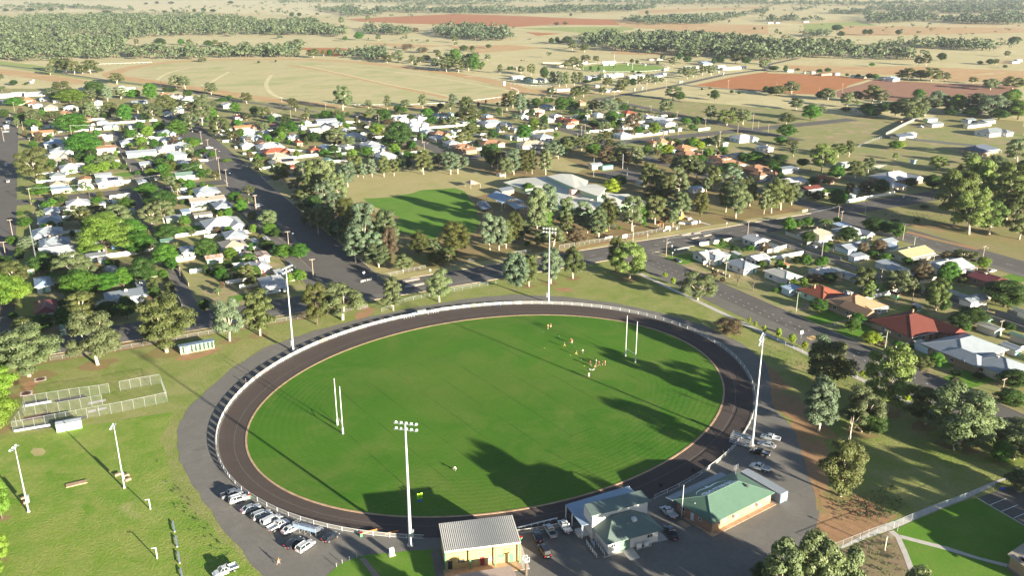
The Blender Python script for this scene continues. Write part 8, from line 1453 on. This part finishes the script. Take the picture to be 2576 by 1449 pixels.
for lb, s, h, m_ in (("long cream fence round the beige-roofed corner house", "B4 180,905 400,985 655,1082", 1.8, 'fc'), ("long white fence beside the eastern junction road", "B4 782,592 1000,550 1265,503", 1.9, 'fw'), ("white fence at the near edge of the brown yard", "B4 0,1088 195,1035", 1.7, 'fw'), ("grey fence behind the dark carport", "B4 1045,885 1250,942", 1.8, 'fg'), ("grey fence west of the huge white-roofed house", "B4 735,345 950,395", 1.8, 'fg'), ("lower grey fence behind the pale open shed", "B4 850,450 1070,515", 1.7, 'fg'), ("grey fence in front of the huge white-roofed house", "B4 1190,458 1325,492", 1.6, 'fg'),
     ("cream fence along the cross street behind the traffic islands", "B3 1870,1020 2315,952", 1.8, 'fc'), ("short white fence in front of the silver-roofed corner house", "B3 1910,1205 2170,1145", 1.6, 'fw'), ("grey fence beside the corner lawn", "B3 1620,1085 1770,1055", 1.7, 'fg'), ("grey fence across the yard behind the white garage", "B3 2160,985 2320,1045 2500,1075", 1.7, 'fg'), ("pale green fence by the lawn north of the junction", "B3 2245,320 2320,300 2345,290", 1.5, 'fm'),
     ("white fence along the lane behind the red roof", "C4 1780,55 1960,115 2120,178", 1.8, 'fw'), ("dark fence along the lane at the right edge", "C4 2380,262 2549,312", 1.7, 'fg'), ("white curved wall before the dark red tiled house", "C4 1275,612 1360,580 1455,555", 1.0, 'fw'), ("white picket bit beside the tan-roofed house", "C4 1045,80 1110,45", 1.5, 'fw'),
     ("tall dark fence throwing a long shadow on the paddock", "A4 1175,1345 1340,1255 1480,1190 1575,1145", 2.6, 'fg'), ("dark fence in front of the cream walled sheds", "A4 1160,1362 1480,1395 2130,1460", 1.7, 'fg'), ("cream fence beside the cross street north of the school", "A3 1135,1370 1320,1352 1510,1330", 1.8, 'fc'), ("short white fence on the northern corner lot", "A3 1860,1298 1975,1282", 2.0, 'fw'), ("white curving fence by the northern street", "A3 665,1295 740,1318 870,1310", 1.6, 'fw'), ("low white fence west of the orange-roofed house", "A3 375,1215 480,1195", 1.6, 'fw'),
     ("long white fence behind the tiled roofs west of the school", "B2 345,160 480,140 640,122", 1.9, 'fw'), ("white fence at the edge of the green lawn", "B2 60,55 350,75 520,90", 1.7, 'fw'), ("grey fence north of the school trees", "B2 780,118 930,105", 1.6, 'fg'), ("white fence round the corner lot by the main street", "B1 1920,180 2065,172 2040,120 1930,130", 1.2, 'fw'), ("long white fence beside the large white-roofed house", "B1 1740,935 1950,905 2130,880", 1.7, 'fw'), ("cream fence beside the rusty shed", "B1 1735,1185 1950,1145", 1.6, 'fc'), ("white fence in front of the solar roofed tan house", "B1 700,475 935,450", 1.6, 'fm'),
     ("white fence below the crest of the western cross street", "B1 1090,550 1300,520", 1.9, 'fw'), ("white fence on the upper side of the cross street by the pines", "B1 1700,480 1860,465", 1.8, 'fw'), ("dark fence round the slate-roofed house yard", "C1 1700,0 1775,195", 1.8, 'fg'), ("white fence in the middle of the western yards", "B1 1050,1135 1230,1118 1400,1100", 1.7, 'fw'), ("long pale fence above the slate-roofed house", "B1 1960,1280 2290,1255", 1.8, 'fw'), ("pale fence beside the covered trampoline yard", "B1 2240,1400 2549,1345", 1.6, 'fw'), ("white side fence by the main street corner", "B2 340,1180 410,1260", 1.5, 'fw'), ("long bare pale fence in the pasture by the main street", "A3 2380,1400 2549,1449", 1.4, 'fc')):
    yard_fence(lb, P_(s), h, m_, 2.4, check=False)
wire_fence('silver rail fence at the near end of the dark fence', P_("A4 900,1460 1040,1400 1150,1362"), 1.5, 4)
bp = thing('brick_pillar_fence', 'row of low brick pillars in front of the yards by the park road', 'fence', (*S('B3', 1910, 1215), -.1)); pts = P_("B3 1910,1215 1945,1232 2000,1255 2050,1280 2105,1300 2165,1325"); pm = MB().box(-.25, .25, -.25, .25, 0, 1.1).mesh('pillar', M['salmon'])
for p in pts: put('pillar', pm, bp, (p[0] - pts[0][0], p[1] - pts[0][1], 0))
wm = MB(); [wm.bar((a[0] - pts[0][0], a[1] - pts[0][1], .3), (b[0] - pts[0][0], b[1] - pts[0][1], .3), .12, .5) for a, b in zip(pts[:-1], pts[1:])]; wm.build('wall', M['fg'], bp)
def rail_fence(label, pts, h=1.1, mat='white', sp=6):
    t = thing('rail_fence', label, 'fence', (pts[0][0], pts[0][1], -.14)); mb = MB(); ps = MB()
    for a, b in zip(pts[:-1], pts[1:]):
        mb.bar((a[0] - pts[0][0], a[1] - pts[0][1], h), (b[0] - pts[0][0], b[1] - pts[0][1], h), .22, .22); L = math.hypot(b[0] - a[0], b[1] - a[1]); n = max(1, int(L / sp))
        for i in range(n): ps.box(a[0] + (b[0] - a[0]) * i / n - pts[0][0] - .08, a[0] + (b[0] - a[0]) * i / n - pts[0][0] + .08, a[1] + (b[1] - a[1]) * i / n - pts[0][1] - .08, a[1] + (b[1] - a[1]) * i / n - pts[0][1] + .08, 0, h)
    mb.build('rail', M[mat], t); ps.build('posts', M[mat], t)
rail_fence('white running rail along the near straight of the racecourse', smooth_pts(P_("A2 760,1015 1000,1040 1300,1045 1700,1035 2000,1020 2200,1000 2450,968"))); rail_fence('white running rail on the right bend of the racecourse', smooth_pts(P_("A3 0,870 40,880 75,905 60,930 20,945"))); rail_fence('white outer rail of the racecourse bend', P_("A3 0,832 200,850 400,856 A2 2200,768 2100,760"))
rail_fence('white rail across the upper left of the racecourse', P_("A1 980,642 1200,634 1510,622"), 1.6)
o2 = S('A3', 1112, 675); e_ = [S('A3', 1112 + 460 * math.cos(t), 672 + 48 * math.sin(t)) for t in np.linspace(0, 2 * math.pi, 49)]
sheet('second_oval_turf', [S('A3', 1112 + 420 * math.cos(t), 674 + 41 * math.sin(t)) for t in np.linspace(0, 2 * math.pi, 48, endpoint=False)], -.15, ground_mat('second_turf', [(.20, .30, .06), (.26, .35, .09), (.18, .27, .05), (.15, .23, .04)], .02, .08, .5)); rail_fence('white picket rail around the second oval', e_, 1.6)
for x, b, tpx in ((718, 690, 583), (1026, 625, 520), (1504, 645, 530), (1205, 690, 615)): pole('A3', x, b, tpx, 'around the second oval', False, 'galv', False)
for s, lb in (("A3 910,628 1040,622", 'left white advertising fence beyond the second oval'), ("A3 630,655 760,628", 'white fence at the left end of the second oval'), ("A3 1520,700 1560,690", 'white fence at the right end of the second oval')): yard_fence(lb, P_(s), 3, 'fw', 5, True, check=False)
yd = P_("A3 320,625 520,630 560,650 450,665 350,655"); yard_fence('long white stockyard wall left of the second oval', yd, 1.6, 'fc', 6, True, check=False)
# car park and building corner at the lower right
sheet('concrete_path', P_("D4 660,1215 690,1175 1110,968 1215,925 1600,770 1900,660 2240,515 2430,448 2435,470 2255,535 2230,560 1960,690 1700,790 1250,985 1000,1070"), -.055, 'concrete')
sheet('concrete_path', P_("D4 1200,1010 1255,1000 1310,1045 1330,1080 1385,1200 1430,1310 1480,1449 1560,1650 1490,1650 1420,1449 1345,1240 1270,1065"), -.045, 'concrete'); sheet('concrete_path', P_("D4 1310,1040 1800,1165 2100,1265 2400,1335 2370,1362 2050,1275 1760,1190 1330,1078"), -.042, 'concrete')
sheet('institution_lawn', P_("D4 1260,990 1700,800 2010,685 2085,680 2210,745 2440,875 2549,945 3200,1350 3200,1900 1900,2000 1560,1650 1430,1310 1385,1200 1330,1080"), -.065, 'lawn'); sheet('scrub_yard', P_("D4 690,1210 1000,1090 1200,1010 1270,1065 1345,1240 1420,1449 1490,1650 300,1650 300,1300"), -.070, ground_mat('scrub_soil', [(.28, .19, .13), (.33, .25, .16), (.20, .20, .07), (.17, .11, .07)], .06, .25, 1.5, ((.40, .34, .2), .1, .6, .7), .1))
sheet('parking_lot', P_("D4 2085,675 2330,590 2900,400 3400,900 2600,985"), -.060, 'asphalt'); wl = MB()
for (a, b) in ((("2085,680"), ("2600,978")), (("2210,745"), ("2370,680")), (("2322,810"), ("2482,745")), (("2442,876"), ("2600,808"))):
    p, q = P_('D4 %s %s' % (a, b)); wl.bar((p[0], p[1], -.045), (q[0], q[1], -.045), .16, .012)
tag(wl.build('parking_line', M['line']), kind='structure')
bc = thing('institution_building', 'corner of a building with tan ribbed roof at the bottom right edge', 'building', (0, 0, 0)); c3 = [(*S('D4', 2380, 1240, 3.2), 3.2), (*S('D4', 2549, 1125, 3.2), 3.2), (*S('D4', 2900, 900, 3.2), 3.2), (*S('D4', 3100, 1300, 3.2), 4.2), (*S('D4', 2700, 1480, 3.2), 3.2)]
roof_slab('roof', c3, .15, 'roof_t', bc); cx, cy = sum(p[0] for p in c3) / 5, sum(p[1] for p in c3) / 5; mb = MB(); mb.prism([(cx + (p[0] - cx) * .9, cy + (p[1] - cy) * .9) for p in c3][::-1], -.05, 3.1); mb.build('wall', M['brickb'], bc)
for k in range(3): p = S('D4', 2525 + k * 22, 1290 + k * 18, 3.5); MB().box(-.5, .5, -.8, .8, 0, .05).build('solar_panel', M['solar'], bc, (p[0], p[1], 3.55 + .1), -.5)
sheet('paved_court', P_("D4 2390,1335 2500,1290 2900,1560 2700,1650 2365,1370"), -.03, plain('court_paving', (.22, .17, .15), .9))
t = thing('bollard_light', 'cream lamp post in the scrub beside the path junction', 'lamp post', (*S('D4', 1165, 1195), -.07)); MB().cyl(0, 0, 0, 3.6, .12, 8).build('pole', M['cream'], t); MB().cyl(0, 0, 3.6, 3.75, .28, 10).build('cap', M['galv'], t)
t = thing('fallen_branches', 'heap of dead brown branches on the red earth by the gum', 'branches', (*S('D4', 1010, 760), -.07)); r = random.Random(8); mb = MB()
for i in range(160): a = r.uniform(0, 6.3); q = r.uniform(0, 5.5); x, y = q * math.cos(a) * 1.2, q * math.sin(a) * .8; mb.tube([(x, y, r.uniform(0, .5)), (x + r.uniform(-1.6, 1.6), y + r.uniform(-1.2, 1.2), r.uniform(0, .9))], [.05, .02], 4, cap=False)
mb.build('twigs', plain('dead_wood', (.10, .045, .03), .9), t)
t = thing('dead_tree', 'bare white dead tree rising behind the gum by the red earth', 'dead tree', (*S('D4', 790, 280), -.07)); r = random.Random(4); mb = MB(); mb.tube([(0, 0, 0), (.2, 0, 4), (.1, .1, 8), (.4, 0, 12)], [.28, .2, .12, .04], 6)
for i in range(14): z = r.uniform(3.5, 11); a = r.uniform(0, 6.3); L = r.uniform(.8, 2.6); mb.tube([(.15, 0, z), (math.cos(a) * L * .5, math.sin(a) * L * .5, z + L * .5), (math.cos(a) * L * .7, math.sin(a) * L * .7, z + L * 1.1)], [.07, .045, .015], 4)
mb.build('trunk', M['bark'], t)
# buildings just behind the camera's edge of the car park (their shadows reach into view)
ob = thing('gymnasium', 'grey-roofed hall on the near side of the car park', 'hall', (50, 119, -.07), math.radians(-14)); MB().box(-9, 9, -6, 6, 0, 5.6).build('wall', M['brickb'], ob); r2 = MB(); hip_roof(r2, 18, 12, 5.6, 1.4, .5, gable=True); r2.build('roof', M['roof_h'], ob)
sb = thing('shadow_panel', 'unseen square timber panel on two tall posts, added for its shadow on the car park', 'shadow panel', (89.5, 110.5, -.07), .25); MB().box(-1.7, 1.7, -.1, .1, 3.6, 6.6).build('board', M['weather'], sb)  # unseen panel on posts, added to cast a square shadow into the car park
for x in (-1.3, 1.3): MB().cyl(x, .2, 0, 6.4, .14, 6).build('post', M['timber'], sb)

# ------------------------------------------------------------------ labels for trees, houses, poles (told apart by look, size and order)
def rank(items, keyf, zonef, xf):
    groups = {}
    for it in items: groups.setdefault((keyf(it), zonef(it)), []).append(it)
    return groups
def screen_x(x, y): c, s = math.cos(YAW), math.sin(YAW); f = x * s + y * c; return (x * c - y * s) / f
def size_tree(h): return 'small' if h < 6 else 'mid-sized' if h < 11 else 'tall'
gr_ = rank(TREES, lambda t: (t[4], size_tree(t[3])), lambda t: t[5], None)
CATT = {'shrub': 'shrub', 'palm_tree': 'palm', 'bare_tree': 'tree'}
for (k, zn), its in gr_.items():
    its.sort(key=lambda t: screen_x(t[0], t[1]))
    for i, t in enumerate(its):
        look = '%s %s%s' % (k[1], LEAF[k[0]][1], '' if k[0] in 'p' else '' if LEAF[k[0]][1].endswith(('gum', 'oak', 'pine')) else ' tree')
        if t[6].name.startswith('shrub'): look = look.replace(' tree', '') + ' shrub' if not look.endswith('gum') else look.replace('gum', 'gum sapling')
        lb = '%s %s' % (look, zn) if len(its) == 1 else '%s %s, %s from the left' % (look, zn, ordn(i + 1))
        if len(lb.split()) > 16: lb = lb.replace(' of its kind', '').replace('dark olive she-oak', 'dark she-oak').replace('spreading ', '')
        tag(t[6], lb, 'palm' if k[0] == 'p' else 'shrub' if t[3] < 3 else 'tree', 'trees ' + zn)
hk = {'hip': 'hip-roofed', 'gable': 'gabled', 'flat': 'flat-roofed'}
gh = rank(HOUSES, lambda h: (h[4], h[7], h[8]), lambda h: h[5], None)
for (k, zn), its in gh.items():
    its.sort(key=lambda t: screen_x(t[0], t[1]))
    for i, t in enumerate(its):
        base = '%s %s %s%s' % (ROOFWORD[k[0]], hk[k[1]], 'shed' if k[2] else 'house', ' with solar panels' if 's' in t[9] and not k[2] else '')
        lb = '%s %s' % (base, zn) if len(its) == 1 else '%s %s, %s from the left' % (base, zn, ordn(i + 1))
        if len(lb.split()) > 16: lb = lb.replace(' with solar panels', '')
        tag(t[6], lb, 'shed' if k[2] else 'house', ('sheds ' if k[2] else 'houses ') + zn)
gp = rank(POLES, lambda p: (p[4], p[5], p[6]), lambda p: p[3], None)
for (k, zn), its in gp.items():
    its.sort(key=lambda t: screen_x(t[0], t[1]))
    for i, t in enumerate(its):
        base = ('%s %s' % ('greenish' if k[2] == 'polegreen' else 'timber', 'street-lamp pole' if k[0] else 'power pole')) if k[1] else 'slim steel light pole'
        lb = '%s %s' % (base, zn) if len(its) == 1 else '%s %s, %s from the left' % (base, zn, ordn(i + 1)); tag(t[2], lb, 'power pole' if k[1] else 'light pole', 'poles ' + zn)

# ------------------------------------------------------------------ air: thin haze that pales the far fields
HAZE = 0.00007
hz = MB().box(-11050, 17050, -1550, 19050, -1.3, 126.0).mesh('haze', bpy.data.materials.new('haze_air')); hm_ = hz.materials[0]; hm_.use_nodes = True; nt = hm_.node_tree; nt.nodes.clear()
vo_ = nt.nodes.new('ShaderNodeVolumePrincipled'); vo_.inputs['Density'].default_value = HAZE; vo_.inputs['Color'].default_value = (.93, .95, 1.0, 1); vo_.inputs['Anisotropy'].default_value = .5; ou = nt.nodes.new('ShaderNodeOutputMaterial'); nt.links.new(vo_.outputs[0], ou.inputs['Volume'])
tag(put('haze', hz), kind='stuff')
for l, ns in LABELS.items():
    if len(l.split()) > 16: print('LONG', l)
for l, ns in LABELS.items():
    if len(ns) > 1: print('DUPLICATE LABEL', l, ns)
print('objects', len(bpy.data.objects), 'tris', sum(len(o.data.polygons) for o in bpy.data.objects if o.type == 'MESH' and o.get('kind') == 'stuff'))
